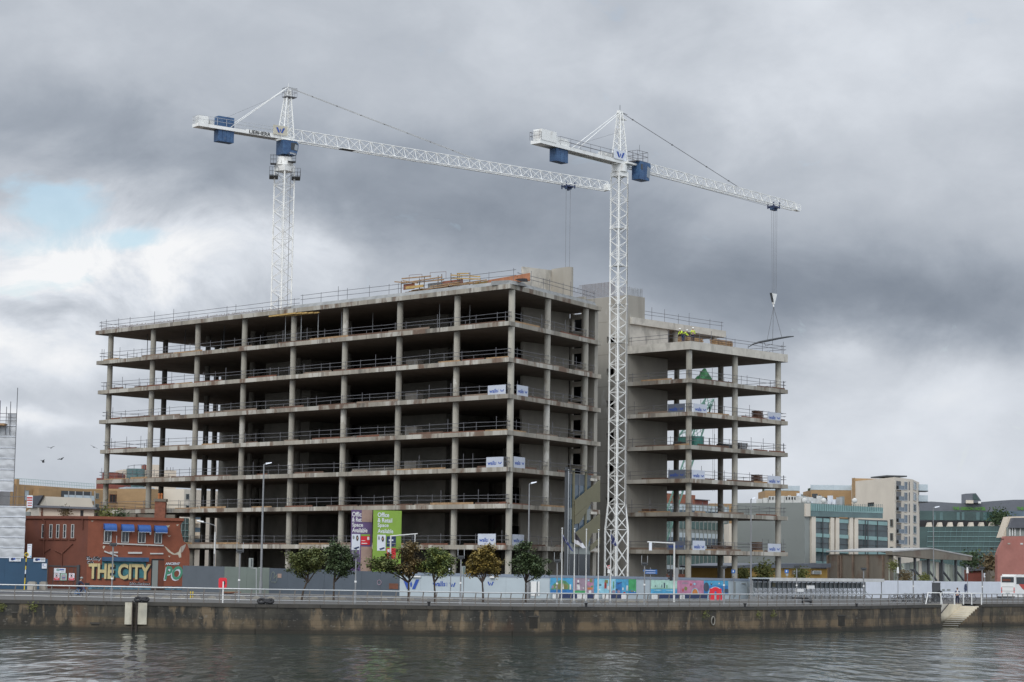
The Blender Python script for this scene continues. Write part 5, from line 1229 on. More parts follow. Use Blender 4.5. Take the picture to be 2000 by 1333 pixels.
# chimney
Yc = Yp+14; FC = Fr(W(300, 1000, Yc), W(325, 1000, Yc))
ch = thing('brick_chimney', 'red brick chimney stack with orange pots behind the pub', 'chimney', tuple(W(312, 1150, Yc)))
g = MB(); u0, u1, z0, z1 = FC.rect(302, 980, 323, 1004); FC.box(g, u0, u1, 0, z1, -1.0, 0, M['brick']); g.build('stack', ch)
g = MB(); FC.box(g, u0-.1, u1+.1, z1, z1+.35, -1.1, .1, M['old_wall']); g.build('cap', ch)
mat('chimney_pot', (.42, .15, .045), .7)
for k, (px, y0) in enumerate(((309.5, 960), (314.5, 963))):
    u = FC.at(px, 970)[0]; g = MB(); c = FC.p(u, z1+.35, -.5-.0*k); g.tube(c, c+Zv*.5, .14, 10, M['chimney_pot']); g.tube(c+Zv*.5, c+Zv*.62, .18, 10, M['chimney_pot']); g.tube(c+Zv*.62, c+Zv*.72, .13, 10, M['chimney_pot']); g.build('chimney_pot', ch)
g = MB(); FC.box(g, FC.at(258, 1005)[0], FC.at(341, 1005)[0], 6, FC.at(300, 1005)[1], -4, -.2, M['old_wall']); FC.box(g, FC.at(338, 1012)[0], FC.at(346, 1012)[0], 6, FC.at(342, 1015)[1], -2, -.1, M['render_pale']); single(g, 'old_wall_top', 'grey dirty rear wall top between the pub cornice and the brick chimney', 'wall')

# ------------------------------------------------------------------ hoardings
def hoarding(A, B, ht, m, name, label, cap=None, posts=2.4, cat='hoarding', th=.08):
    F = Fr(A, B); t_ = thing(name, label, cat, tuple(A)); z0 = 0.0
    z1a, z1b = ht if isinstance(ht, tuple) else (ht, ht)
    g = MB(); n = max(1, round(F.L/posts))
    for i in range(n):
        a, b2 = F.L*i/n, F.L*(i+1)/n; j = random.uniform(-.012, .012)
        za, zb = z1a+(z1b-z1a)*i/n, z1a+(z1b-z1a)*(i+1)/n
        F.poly(g, [(a+.006, .02), (b2-.006, .02), (b2-.006, zb), (a+.006, za)], -th+j, j, M[m])
    g.build('panel', t_); g = MB()
    for i in range(n+1): F.box(g, F.L*i/n-.05, F.L*i/n+.05, 0, min(z1a, z1b)-.1, -th-.14, -th-.03, M['timber'])
    F.box(g, 0, F.L, 1.0, 1.1, -th-.1, -th-.02, M['timber']); g.build('frame', t_)
    if cap: g = MB(); F.poly(g, [(0, z1a-cap[1]), (F.L, z1b-cap[1]), (F.L, z1b), (0, z1a)], .015, .05, M[cap[0]]); g.build('fascia', t_)
    return F, t_
gH = {x: G(x, y) for x, y in ((-120, 1150), (91, 1152), (355, 1158), (437, 1160), (525, 1160.8), (583, 1161.2), (780, 1166), (877, 1168.4), (1072, 1170.6), (1243, 1171), (1268, 1171), (1423, 1171), (1475, 1170.5), (1700, 1169.5), (1824, 1168.5), (2060, 1166.5))}
def hz(px, py, F_px): p = gH[F_px]; return W(px, py, p.y).z
FB, _ = hoarding(gH[-120], gH[91], (hz(0, 1091, 91), hz(91, 1092, 91)), 'hoard_blue', 'blue_hoarding', 'plain dark blue site hoarding left of the pub', posts=2.4)
FG1, _ = hoarding(gH[355], gH[437], (hz(355, 1105, 355), hz(437, 1107, 437)), 'hoard_grey', 'grey_hoarding', 'slate grey hoarding panels joining the right end of the pub')
FG2, _ = hoarding(gH[437], gH[525], (hz(437, 1107, 437), hz(525, 1109.5, 525)), 'hoard_green', 'green_hoarding', 'pale green grey hoarding panels behind the red lifebuoy box')
FG3, _ = hoarding(gH[525], gH[780], (hz(525, 1110, 525), hz(780, 1118, 780)), 'hoard_dark', 'dark_hoarding', 'dark blue grey hoarding behind the first two trees')
FG4, _ = hoarding(gH[780], gH[1072], (hz(780, 1118, 780), hz(1072, 1123.5, 1072)), 'hoard_white', 'white_hoarding', 'pale blue white hoarding carrying blue company emblems', ('hoard_cap', .30))
FG5, t5 = hoarding(gH[1072], gH[1243], (hz(1072, 1123.5, 1072), hz(1243, 1126.5, 1243)), 'hoard_white', 'mural_hoarding', 'hoarding with blue and pink painted murals under the flagpoles', ('hoard_cap', .26))
FG6, t6 = hoarding(gH[1243], gH[1268], (hz(1243, 1126.5, 1243), hz(1268, 1127, 1268)), 'hoard_white', 'white_hoarding', 'plain narrow pale hoarding between the two mural runs', ('hoard_cap', .26))
FG7, t7 = hoarding(gH[1268], gH[1423], (hz(1268, 1127, 1268), hz(1423, 1130, 1423)), 'hoard_white', 'mural_hoarding', 'hoarding with mint, pink and blue painted murals behind the red arch', ('hoard_cap', .26))
FG8, _ = hoarding(gH[1423], gH[1475], (hz(1423, 1130, 1423), hz(1475, 1131, 1475)), 'hoard_white', 'white_hoarding', 'pale hoarding with a closed gate left of the bicycle shelter', ('hoard_cap', .26))
FG9, _ = hoarding(gH[1475], gH[1824], (hz(1475, 1132, 1475), hz(1824, 1135, 1824)), 'board_white', 'white_hoarding', 'long white hoarding behind the shelter and bicycles, below the warehouse')
FG10, _ = hoarding(gH[1824], gH[2060], (hz(1824, 1136, 1824), hz(2060, 1137, 2060)), 'board_white', 'white_hoarding', 'white hoarding behind the standing man and the coach')
g = MB(); F = FG8
F.pbox(g, 1434, 1137, 1436, 1166, .01, .05, M['clad_grey']); F.pbox(g, 1448, 1139, 1456, 1141, .01, .06, M['clad_grey']); F.pbox(g, 1460, 1137, 1461, 1166, .01, .04, M['clad_grey']); g.build('gate', _ if False else None) if False else single(g, 'hoarding_gate', 'grey gate edges and latch in the pale hoarding left of the shelter', 'gate')
# painted emblems
def paint(F, name, par, fn): g = MB(); fn(g); return g.build(name, par)
par4 = bpy.data.objects['white_hoarding']
g = MB(); u0, u1, z0, z1 = FG4.rect(787, 1132, 819, 1151); logo(FG4, g, u0, u1, z0, z1, .03, M['logo_blue']); u0, u1, z0, z1 = FG4.rect(878, 1138.5, 890, 1146.5); logo(FG4, g, u0, u1, z0, z1, .03, M['logo_blue']); u0, u1, z0, z1 = FG4.rect(952, 1136.5, 964.5, 1144); logo(FG4, g, u0, u1, z0, z1, .03, M['logo_blue']); FG4.pbox(g, 872.5, 1138, 873.3, 1146, .01, .03, M['logo_blue']); g.build('emblem', par4)
u0, u1, z0, z1 = FG4.rect(845, 1135.5, 870, 1145.5); lettering(FG4, 'walls', u0, u1, z0, z1, .03, M['logo_blue'], 'lettering', par4, .022)
g = MB(); FG4.pbox(g, 1031, 1137, 1036, 1168, .02, .06, M['lamp_grey']); FG4.pbox(g, 1037, 1136, 1048, 1164, .02, .05, M['white_paint']); FG4.pbox(g, 1049, 1136, 1050, 1164, .02, .05, M['lamp_grey']); FG4.pbox(g, 1051, 1136, 1054, 1164, .02, .05, M['white_paint']); g.build('door', par4)
g = MB(); FG4.pbox(g, 957, 1126, 966, 1129.5, .06, .3, M['white_paint']); FG4.pbox(g, 801, 1125, 822, 1128, .06, .2, M['white_paint']); g.split('hood', par4)
# graffiti, notices
g = MB()
for pts in ([(528, 1135), (531, 1120), (534, 1117), (537, 1121), (535, 1131)], [(536, 1130), (541, 1123), (541, 1135)], [(530, 1137), (540, 1137), (536, 1139)]):
    q = [FG3.p(*FG3.at(*p), .03) for p in pts]; g.path(q, .04, 4, M['hoard_green'])
FG3.pbox(g, 542.5, 1121, 550, 1129, .02, .04, M['bare_ply']); FG3.pbox(g, 760, 1140, 778, 1151, .02, .03, M['rust']); g.split('graffiti', bpy.data.objects['dark_hoarding'])
q = []
g = MB()
for i in range(13): a = 2*math.pi*i/12; u, z = FG3.at(741, 1138); q.append(FG3.p(u+.24*math.cos(a), z+.26*math.sin(a), .03))
g.path(q, .04, 4, M['m_mauve']); g.split('graffiti', bpy.data.objects['dark_hoarding'])
# murals
def mural(F, par, panels):
    for (x0, y0, x1, y1, base, shapes) in panels:
        g = MB(); F.pbox(g, x0, y0, x1, y1, .012, .03, M[base]); k = 0
        for sh in shapes:
            k += 1; d = .031+.002*k
            if sh[0] == 'r': F.pbox(g, *sh[1:5], .03, d, M[sh[5]])
            elif sh[0] == 'p': F.ppoly(g, sh[1], .03, d, M[sh[2]])
            elif sh[0] == 'e':
                cx0, cy0, rx, ry = sh[1:5]; F.ppoly(g, [(cx0+rx*math.cos(i*math.pi/7), cy0+ry*math.sin(i*math.pi/7)) for i in range(14)], .03, d, M[sh[5]])
        g.build('mural_panel', par)
mural(FG5, t5, [
 (1074.5, 1129, 1118.5, 1160, 'm_sky', [('r', 1074.5, 1152, 1118.5, 1160, 'm_blue'), ('p', [(1075, 1152), (1080, 1142), (1094, 1133), (1104, 1135), (1113, 1143), (1117, 1152)], 'm_green'), ('e', 1096, 1146, 14, 6, 'm_olive'), ('r', 1077, 1144, 1081, 1150, 'm_mauve'), ('r', 1112, 1142, 1115, 1152, 'm_white'), ('r', 1101, 1145, 1108, 1151, 'm_olive'), ('e', 1086, 1147, 1.4, 1.4, 'm_white'), ('p', [(1098, 1151), (1099, 1138), (1101, 1151)], 'm_white')]),
 (1119, 1129.5, 1143, 1160, 'm_mauve', [('r', 1119, 1154, 1143, 1160, 'm_leaf'), ('r', 1126, 1142, 1132, 1152, 'm_white'), ('e', 1129, 1136, 1.8, 3.2, 'm_white'), ('e', 1128.5, 1140, 1.6, 1.6, 'm_dark'), ('e', 1139, 1149, 1.4, 1.4, 'm_white')]),
 (1143.5, 1130, 1159.5, 1160.5, 'm_mauve', [('e', 1152, 1141, 6, 4, 'm_pink'), ('r', 1152, 1131, 1156, 1138, 'm_olive'), ('e', 1152, 1156, 2.5, 3, 'm_white'), ('r', 1147, 1148, 1157, 1152, 'm_orange'), ('e', 1149, 1134, 1.5, 1.5, 'm_light'), ('e', 1156, 1146, 2, 2, 'm_green')]),
 (1160, 1130.5, 1180, 1161, 'm_sky', [('r', 1166, 1131, 1180, 1161, 'm_light'), ('r', 1180, 1138, 1183, 1150, 'm_red'), ('e', 1172, 1143, 2.5, 1.5, 'm_dark'), ('e', 1170, 1152, 2.5, 1.2, 'm_white')]),
 (1180.5, 1131, 1202, 1161, 'm_light', [('r', 1181, 1133, 1187, 1140, 'm_olive'), ('r', 1182, 1140, 1184.5, 1150, 'm_red'), ('r', 1186, 1145, 1191, 1152, 'm_white'), ('e', 1198, 1156, 3.6, 3.2, 'm_mauve'), ('r', 1197, 1136, 1199, 1150, 'm_green')]),
 (1202.5, 1131.5, 1227, 1161.5, 'm_sky', [('r', 1203, 1137, 1214, 1161, 'm_blue'), ('p', [(1205, 1140), (1215, 1137), (1213, 1139), (1206, 1142)], 'm_dark'), ('r', 1215, 1148, 1217.5, 1153, 'm_white'), ('r', 1223, 1144, 1226, 1154, 'm_white'), ('e', 1208, 1156, 3, 3, 'm_mauve'), ('e', 1219, 1158, 2.4, 1.4, 'm_red'), ('e', 1204, 1152, 1.8, 2, 'm_dark')]),
 (1227.5, 1132, 1242, 1161.5, 'm_leaf', [('p', [(1227.5, 1155), (1234, 1152), (1242, 1157), (1242, 1161.5), (1227.5, 1161.5)], 'm_blue'), ('e', 1234, 1155, 3, 1.6, 'm_olive'), ('e', 1239, 1156, 1, 1, 'm_white')])])
mural(FG7, t7, [
 (1270, 1133.5, 1322, 1161.5, 'm_mint', [('r', 1270, 1151, 1322, 1161.5, 'm_sky'), ('r', 1270, 1149.6, 1322, 1150.3, 'm_green'), ('r', 1296, 1139, 1298.5, 1149, 'm_dark'), ('r', 1291.5, 1142, 1293, 1148, 'm_dark'), ('e', 1279.5, 1145, 1, 1.2, 'm_dark'), ('r', 1301, 1143, 1303, 1149, 'm_green'), ('e', 1284, 1153.5, 8, 1.2, 'm_light'), ('e', 1307, 1154, 7, 1.2, 'm_light')]),
 (1322.5, 1134, 1374, 1160, 'm_pink', [('e', 1357, 1159, 7, 10, 'm_light'), ('e', 1357, 1159, 5.5, 8.5, 'm_orange'), ('e', 1339, 1150, 3, 4, 'm_olive'), ('e', 1333.5, 1153, 1.5, 3.5, 'm_red'), ('e', 1356, 1141, 2.2, 2.2, 'm_light'), ('r', 1332, 1138, 1342, 1141, 'm_mauve'), ('e', 1349, 1142, 1.5, 2.5, 'm_red')]),
 (1374.5, 1134.5, 1422, 1162, 'm_blue', [('r', 1374.5, 1134.5, 1422, 1144, 'm_sky'), ('e', 1379, 1147, 5.5, 9, 'm_dark'), ('r', 1414, 1151, 1422, 1158, 'm_dark'), ('e', 1389, 1141, 2, 2.6, 'm_dark'), ('e', 1389, 1139.5, 1, 1, 'm_light'), ('e', 1404, 1140, 1.5, 1.5, 'm_white')])])
# street boards and barriers at the foot of the hoarding
def barrier(Fb, px0, px1, lab):
    u0, u1, z0, z1 = Fb.rect(px0, 1162.5, px1, 1168.8); t_ = thing('street_barrier', lab, 'barrier', tuple(Fb.p(u0, 0, .6)), 0, 'navy barriers with white ends at the foot of the murals')
    g = MB(); Fb.box(g, u0+.5, u1-.5, .12, .55, .45, .6, M['navy']); g.build('board', t_)
    for a in (u0, u1-.6): g = MB(); Fb.box(g, a, a+.6, 0, .6, .35, .7, M['white_paint']); g.build('end_block', t_)
for i, (a, b2, Fb, l) in enumerate(((1075, 1128, FG5, 'first navy and white barrier, below the green hill mural'), (1116, 1172, FG5, 'second navy and white barrier, below the mauve mural'), (1160, 1214, FG5, 'third navy and white barrier, below the light blue mural'), (1268, 1326, FG7, 'navy and white barrier below the mint mural'), (1321, 1386, FG7, 'navy and white barrier below the pink mural'))):
    if i == 1: a, b2 = 1130, 1160
    if i == 2: a, b2 = 1172, 1214
    barrier(Fb, a, b2, l)
# red arch in front of the blue mural
t_ = thing('red_arch', 'red parabolic arch with blue outline standing in front of the blue mural', 'sculpture', tuple(G(1397, 1174)))
pa = G(1397, 1174); F = Fr(pa+Vector((-5, 1.0, 0)), pa+Vector((5, 1.0, 0))); uc = 5.0; ztp = F.at(1397, 1146)[1]
def arch(w, ht, n=14): return [(uc+w*math.sin(math.pi*(i/n-.5))*(1.0 if abs(i-n/2) < n/2 else 1), ht*math.cos(math.pi*(i/n-.5))**.6 if 0 < i < n else 0) for i in range(n+1)]
def ring(g, w1, h1, w2, h2, d0, d1, m):
    a = arch(w1, h1); b2 = arch(w2, h2)
    for i in range(len(a)-1): F.poly(g, [a[i], a[i+1], b2[i+1], b2[i]], d0, d1, m)
g = MB(); ring(g, .72, ztp-.05, .30, ztp-.5, 1.0, 1.35, M['red_paint']); F.box(g, uc-.62, uc-.12, 0, 1.3, 1.0, 1.4, M['red_paint']); F.box(g, uc+.12, uc+.62, 0, 1.3, 1.0, 1.4, M['red_paint']); g.build('arch', t_)
g = MB(); ring(g, .84, ztp, .74, ztp-.06, .98, 1.2, M['m_light']); g.build('outline', t_)

# notices beside the pub
def notice(F, r, label, base='board_white', parts=(), grp=None, d=.03):
    u0, u1, z0, z1 = F.rect(*r); t_ = thing('notice_board', label, 'sign', tuple(F.p((u0+u1)/2, z0, d)), 0, grp); g = MB(); F.box(g, u0, u1, z0, z1, d-.02, d+.02, M[base]); g.build('panel', t_)
    if parts:
        g = MB()
        for k, p in enumerate(parts):
            if p[0] == 'r': F.pbox(g, *p[1:5], d+.02, d+.024+.002*k, M[p[5]])
            elif p[0] == 'e': cx0, cy0, rx, ry = p[1:5]; F.ppoly(g, [(cx0+rx*math.cos(i*math.pi/6), cy0+ry*math.sin(i*math.pi/6)) for i in range(12)], d+.02, d+.024+.002*k, M[p[5]])
        g.build('print', t_)
    return t_
notice(FB, (17.5, 1089, 40.5, 1097), 'white company sign on the blue hoarding, left of the yellow pole', parts=(('e', 24, 1092.5, 3.4, 2.8, 'navy'), ('e', 28, 1092, 2.4, 2, 'logo_blue'), ('r', 31, 1090.5, 39, 1092.5, 'clad_grey'), ('r', 33, 1094, 38, 1094.6, 'clad_grey')), d=.1)
notice(FB, (65, 1090, 88, 1098), 'white company sign on the blue hoarding, right of the yellow pole', parts=(('e', 71.5, 1093.5, 3.4, 2.8, 'navy'), ('e', 75.5, 1093, 2.4, 2, 'logo_blue'), ('r', 78.5, 1091.5, 86.5, 1093.5, 'clad_grey'), ('r', 80, 1095, 86, 1095.6, 'clad_grey')), d=.1)
notice(FB, (81.5, 1101, 91, 1111), 'small white notice at the right edge of the blue hoarding', parts=(('r', 83, 1103, 85, 1105, 'logo_blue'), ('r', 84, 1107, 89, 1107.6, 'clad_grey')), d=.1)
notice(FL, (107, 1110, 129.5, 1119.5), 'white company sign above the safety notices on the shaded red wall', parts=(('e', 115, 1113.5, 3.6, 2.6, 'glass_teal_light'), ('r', 118, 1112, 127, 1114.5, 'logo_blue'), ('r', 121, 1116.5, 127, 1117.2, 'clad_grey')), d=.16)
def safety(r, lab, circ): x0, y0, x1, y1 = r; notice(FL, r, lab, parts=(('e', (x0+x1)/2, y0+4.5, 3.6, 3.9, 'm_red'), ('e', (x0+x1)/2, y0+4.5, 2.8, 3.0, 'board_white'), ('e', (x0+x1)/2, y0+4.8, 1.3, 2.2, 'black'), ('r', x0+.4, y1-5.2, x1-.4, y1-.4, 'red_paint'), ('r', x0+2, y1-3.6, x1-2, y1-2.6, 'board_white')), d=.18)
safety((107, 1120, 118, 1134), 'red and white prohibition notice, left one on the shaded red wall', 1)
notice(FL, (120, 1120.5, 132, 1134), 'pale green and lilac notice between the two prohibition notices', 'm_mint', (('r', 122, 1122.5, 130, 1133, 'm_mauve'), ('r', 123, 1125, 129, 1126, 'board_white'), ('r', 123, 1128, 129, 1129, 'm_blue')), d=.18)
safety((136, 1120, 147, 1134), 'red and white prohibition notice, right one near the cyclist', 1)
FN = Fr(W(52, 1000, Yp-2), W(66, 1000, Yp-2))
notice(FN, (52.5, 968, 64, 992), 'estate agent board, white over red bands, standing high beside the wrapped scaffold', parts=(('r', 53, 971, 63.5, 974.5, 'm_red'), ('r', 53, 976, 63.5, 979, 'm_red'), ('r', 54, 982, 62.5, 984, 'm_red'), ('r', 54, 986.5, 62.5, 988.5, 'm_red')))
notice(FN, (53.5, 1063, 62, 1090), 'tall narrow white board above the blue hoarding', parts=(('r', 54.5, 1065, 61, 1066, 'clad_grey'), ('r', 55, 1070, 60, 1071, 'm_mauve'), ('r', 59, 1086, 61, 1089, 'm_sky')))
# big letting boards above the hoarding
def letting(px0, py0, px1, py1, base, name, label, Y):
    F = Fr(W(px0, 1100, Y), W(px1, 1100, Y+1.2)); t_ = thing(name, label, 'billboard', tuple(F.p(F.L/2, 0))); u0, u1, z0, z1 = F.rect(px0, py0, px1, py1)
    g = MB(); F.box(g, u0, u1, z0, z1, -.12, 0, M[base]); g.build('panel', t_)
    g = MB()
    for q in (.12, .5, .88): F.box(g, u0+(u1-u0)*q, u0+(u1-u0)*q+.18, 0, z1-.2, -.35, -.125, M['timber'])
    g.build('post', t_); return F, t_
Fa, ta = letting(686, 996.5, 726.5, 1120, 'purple', 'letting_board', 'tall purple office letting board with patches torn off', 231)
for txt, y0, y1, x1 in (('Offic', 1000, 1009.5, 706), ('& Ret', 1011, 1019.5, 706), ('Space', 1021.5, 1031.5, 709), ('Available', 1031.5, 1040.5, 717.5)):
    u0, u1, z0, z1 = Fa.rect(687.5, y0, x1, y1); lettering(Fa, txt, u0, u1, z0, z1, .02, M['white_paint'], 'lettering', ta, .022)
g = MB(); Fa.pbox(g, 706.5, 996.5, 727, 1020, .005, .03, M['bare_ply']); Fa.pbox(g, 704.5, 1068, 726, 1117, .005, .03, M['bare_ply']); g.split('bare_board', ta)
def photo(F, t_, x, y):
    g = MB(); F.pbox(g, x, y, x+16.5, y+31, .005, .02, M['board_white']); F.ppoly(g, [(x+3.6+2.2*math.cos(i), y+6.5+4*math.sin(i)) for i in range(6)], .02, .03, M['clad_grey']); F.ppoly(g, [(x+11+2.6*math.cos(i), y+8+6*math.sin(i)) for i in range(6)], .02, .03, M['black']); F.ppoly(g, [(x+11+1.2*math.cos(i), y+8+2.6*math.sin(i)) for i in range(6)], .03, .034, M['skin']); F.ppoly(g, [(x+4, y+27), (x+14, y+24), (x+14.5, y+27), (x+6, y+30)], .02, .03, M['navy']); g.build('poster', t_)
photo(Fa, ta, 686.8, 1043.5)
g = MB(); Fa.pbox(g, 704.8, 1044, 722.5, 1064.5, .005, .03, M['red_paint']); Fa.pbox(g, 704.8, 1044, 722.5, 1047.5, .03, .04, M['lime']); Fa.pbox(g, 717, 1049, 721, 1055, .031, .04, M['white_paint']); Fa.pbox(g, 706, 1061, 717, 1062.5, .031, .04, M['white_paint']); Fa.pbox(g, 706, 1056, 713, 1057, .031, .04, M['white_paint']); g.split('agent_panel', ta)
Fb_, tb = letting(728.5, 997.5, 783.5, 1122, 'lime', 'letting_board', 'tall lime green office and retail letting board', 231.5)
for txt, y0, y1, x1 in (('Office', 1001.5, 1010.5, 760), ('& Retail', 1012.5, 1021, 766), ('Space', 1022.5, 1032, 759), ('Available', 1033.5, 1042, 768)):
    u0, u1, z0, z1 = Fb_.rect(737.5, y0, x1, y1); lettering(Fb_, txt, u0, u1, z0, z1, .02, M['board_white'], 'lettering', tb, .022)
photo(Fb_, tb, 736.5, 1045)
g = MB(); Fb_.pbox(g, 755, 1048, 773, 1068, .005, .03, M['navy']); Fb_.pbox(g, 759, 1054, 768, 1057, .03, .04, M['board_white']); Fb_.pbox(g, 755.5, 1061, 772.5, 1062.5, .03, .04, M['clad_grey']); Fb_.pbox(g, 755, 1071, 773, 1092, .005, .03, M['red_paint']); Fb_.pbox(g, 756.5, 1073, 760.5, 1079, .03, .04, M['board_white']); g.split('agent_panel', tb)

# ------------------------------------------------------------------ scaffold wrapped in sheeting at the left edge
Ys = 252
sc = thing('wrapped_scaffold', 'tall scaffold wrapped in white plastic sheeting at the left edge', 'scaffold', tuple(W(10, 1150, Ys)))
def sheet(Fx, px0, px1, pyt, pyb, rows, par, name):
    u0 = Fx.at(px0, (pyt+pyb)/2)[0]; u1 = Fx.at(px1, (pyt+pyb)/2)[0]; z0 = Fx.at(px1, pyb)[1]; z1 = Fx.at(px1, pyt)[1]; nx, nz = 26, rows*7
    vs = []
    for j in range(nz+1):
        for i in range(nx+1):
            q = j/7 % 1; d = .10*math.sin(math.pi*q)+.05*math.sin(i*1.3+j*.8)+random.uniform(-.05, .05)
            vs.append(Fx.p(u0+(u1-u0)*i/nx, z0+(z1-z0)*j/nz, d))
    g = MB(); g.add(vs, [(j*(nx+1)+i, j*(nx+1)+i+1, (j+1)*(nx+1)+i+1, (j+1)*(nx+1)+i) for j in range(nz) for i in range(nx)], M['sheet_wrap'], True)
    g.build(name, par); g = MB()
    for k in range(rows+1): z = z0+(z1-z0)*k/rows; g.tube(Fx.p(u0, z, .1), Fx.p(u1, z, .1), .05, 5, M['board_white'])
    g.build('batten', par)
Fs = Fr(W(-90, 1000, Ys), W(49, 1000, Ys)); sheet(Fs, -90, 49, 990, 1090, 5, sc, 'sheeting')
g = MB(); Fs.box(g, -.5, Fs.L-2.2, 0, Fs.at(40, 990)[1], -6, -.3, M['sheet_wrap']); g.build('sheeted_side', sc)
Fs2 = Fr(W(-90, 1000, Ys+10), W(33, 1000, Ys+10)); sheet(Fs2, -90, 29.5, 832, 960, 6, sc, 'sheeting')
uR2 = Fs2.at(31.5, 900)[0]; uL2 = Fs2.at(0, 900)[0]
g = MB()
for px, yt in ((35.5, 758), (22, 785), (14, 795), (2, 783), (-20, 790)):
    u, z = Fs2.at(px, yt); z = z; g.tube(Fs2.p(u, Fs2.at(px, 990 if px > 30 else 850)[1], .25), Fs2.p(u, z, .25), .045, 6, M['rail_steel'])
for y in (808, 815, 822): g.tube(Fs2.p(*Fs2.at(-60, y), .3), Fs2.p(*Fs2.at(34, y+.5), .3), .035, 5, M['rail_steel'])
for y in (970, 986): g.tube(Fs2.p(*Fs2.at(-60, y), .3), Fs2.p(*Fs2.at(52, y+1), .3), .035, 5, M['rail_steel'])
for px in (33, 50): u, z = Fs2.at(px, 950); g.tube(Fs2.p(u, 5, .3), Fs2.p(u, z, .3), .035, 5, M['rail_steel'])
g.build('pole', sc)
g = MB(); Fs2.pbox(g, 15, 808, 32, 830, -.2, .1, M['sheet_wrap']); Fs2.box(g, -2, uR2-2, 0, Fs2.at(20, 830)[1], -6, -.4, M['sheet_wrap']); Fs2.pbox(g, -40, 828, 13, 832, -.4, 1.2, M['timber']); g.build('deck', sc)
# ================================================================== BACKGROUND BUILDINGS
def bld(name, label, F, cat='building'): return thing(name, label, cat, tuple(F.p(F.L/2, 0)))
def wins(F, par, xs_, ys_, w, h, **kw):
    for x in xs_:
        for y in ys_:
            u0, u1, z0, z1 = F.rect(x, y, x+w, y+h); window(F, par, u0, u1, z0, z1, .0, **kw)
# tan brick apartments, left
F = Fr(W(-60, 1000, 322), W(292, 1000, 345)); b_ = bld('apartment_block', 'tan brick apartment block with wide balconies behind the pub', F)
g = MB(); F.poly(g, [(0, 0), (F.L, 0), (F.L, F.at(292, 962)[1]), (F.at(190, 958)[0], F.at(190, 957)[1]), (F.at(30, 946)[0], F.at(30, 946)[1]), (0, F.at(-60, 943)[1])], -14, 0, M['brick_tan']); g.build('wall', b_)
g = MB(); F.pbox(g, 30, 936, 35, 990, -1, .25, M['brick_tan']); F.pbox(g, 64, 955, 91, 990, 0, 1.6, M['brick_tan']); g.split('bay', b_)
g = MB(); F.pbox(g, 119, 960, 178, 993, 0, .12, M['crane_dark']); 
g.split('balcony_recess', b_)
for y in (967, 985): g = MB(); F.pbox(g, 119, y+1, 178, y+10, .9, .98, M['glass_pale']); F.pbox(g, 118, y+10, 179, y+11.5, .1, 1.0, M['steel_rail']); g.build('balcony', b_)
g = MB()
for px in (126, 139, 154.5, 169.5, 177): F.pbox(g, px, 960, px+1, 1000, .95, 1.1, M['steel_rail'])
g.build('balcony_post', b_)
wins(F, b_, (186.5,), (963.5,), 6.5, 11, frame='clad_grey'); wins(F, b_, (186,), (984.5,), 7, 9, frame='clad_grey')
wins(F, b_, (126,), (963,), 5, 12, frame='clad_grey', pane='sign_blue'); wins(F, b_, (141, 156), (963,), 9, 12, frame='clad_grey')
wins(F, b_, (213.5, 242), (966,), 18, 16, frame='rust', pane='glass_dark', bars=2); wins(F, b_, (267,), (968,), 5.5, 15, frame='rust', bars=0); wins(F, b_, (48,), (958,), 8, 20, frame='clad_grey', pane='glass_pale')
g = MB(); z_ = 0
for k in range(48): u = F.at(34, 940)[0]+k*(F.at(192, 950)[0]-F.at(34, 940)[0])/47; zt_ = F.at(34, 946)[1]+(F.at(190, 957)[1]-F.at(34, 946)[1])*k/47; g.tube(F.p(u, zt_, -1), F.p(u, zt_+.95, -1), .03, 4, M['glass_teal_light'])
za_, zb_ = F.at(34, 946)[1], F.at(190, 957)[1]
for q in (.5, .95): g.tube(F.p(F.at(34, 940)[0], za_+q, -1), F.p(F.at(192, 950)[0], zb_+q, -1), .035, 4, M['glass_teal_light'])
g.build('roof_railing', b_)
F = Fr(W(288, 1000, 338), W(362, 1000, 348)); b_ = bld('apartment_block', 'tan brick block with small windows seen through the left end of the frame', F)
g = MB(); F.box(g, 0, F.L, 0, F.at(320, 957)[1], -12, 0, M['brick_tan']); g.build('wall', b_); wins(F, b_, (316, 329, 342, 355), (966,), 6.5, 11, frame='rust', bars=0); wins(F, b_, (328.5, 341.5), (988,), 6.5, 7, frame='rust', bars=0)
F = Fr(W(358.5, 1000, 340), W(450, 1000, 352)); b_ = bld('apartment_block', 'cream white apartment block behind the left end of the frame', F)
g = MB(); F.box(g, 0, F.at(374, 957)[0], 0, F.at(365, 956)[1], -12, 0, M['render_pale']); F.box(g, F.at(374.2, 957)[0], F.L, 0, F.at(400, 958)[1], -12, -.3, M['render_cream']); g.build('wall', b_)
wins(F, b_, (362.5,), (965, 987), 6.5, 11, frame='clad_grey', bars=0)
g = MB()
for y in (1015, 1040, 1062): F.pbox(g, 380, y, 392, y+8, 0, 1.2, M['render_cream']); F.pbox(g, 380, y-9, 392, y, .0, .02, M['glass_blue'])
g.build('balcony', b_)
F = Fr(W(188, 950, 380), W(236, 950, 380)); b_ = bld('brick_tower', 'stepped dark red brick tower top behind the left frame columns', F)
g = MB(); F.box(g, 0, F.L, 0, F.at(195, 934)[1], -10, 0, M['brick_red']); F.box(g, F.at(199, 930)[0], F.at(229, 930)[0], F.at(195, 934)[1], F.at(210, 923)[1], -8, -.3, M['brick_red']); F.box(g, F.at(229, 930)[0], F.at(243, 950)[0], 0, F.at(240, 949)[1], -10, .5, M['brick_red']); g.build('wall', b_)
wins(F, b_, (231,), (949,), 6, 9, frame='white_paint', pane='glass_pale')
F = Fr(W(243, 950, 400), W(346, 950, 404)); b_ = bld('cream_tower', 'cream towers with a round glass drum seen between the left columns', F)
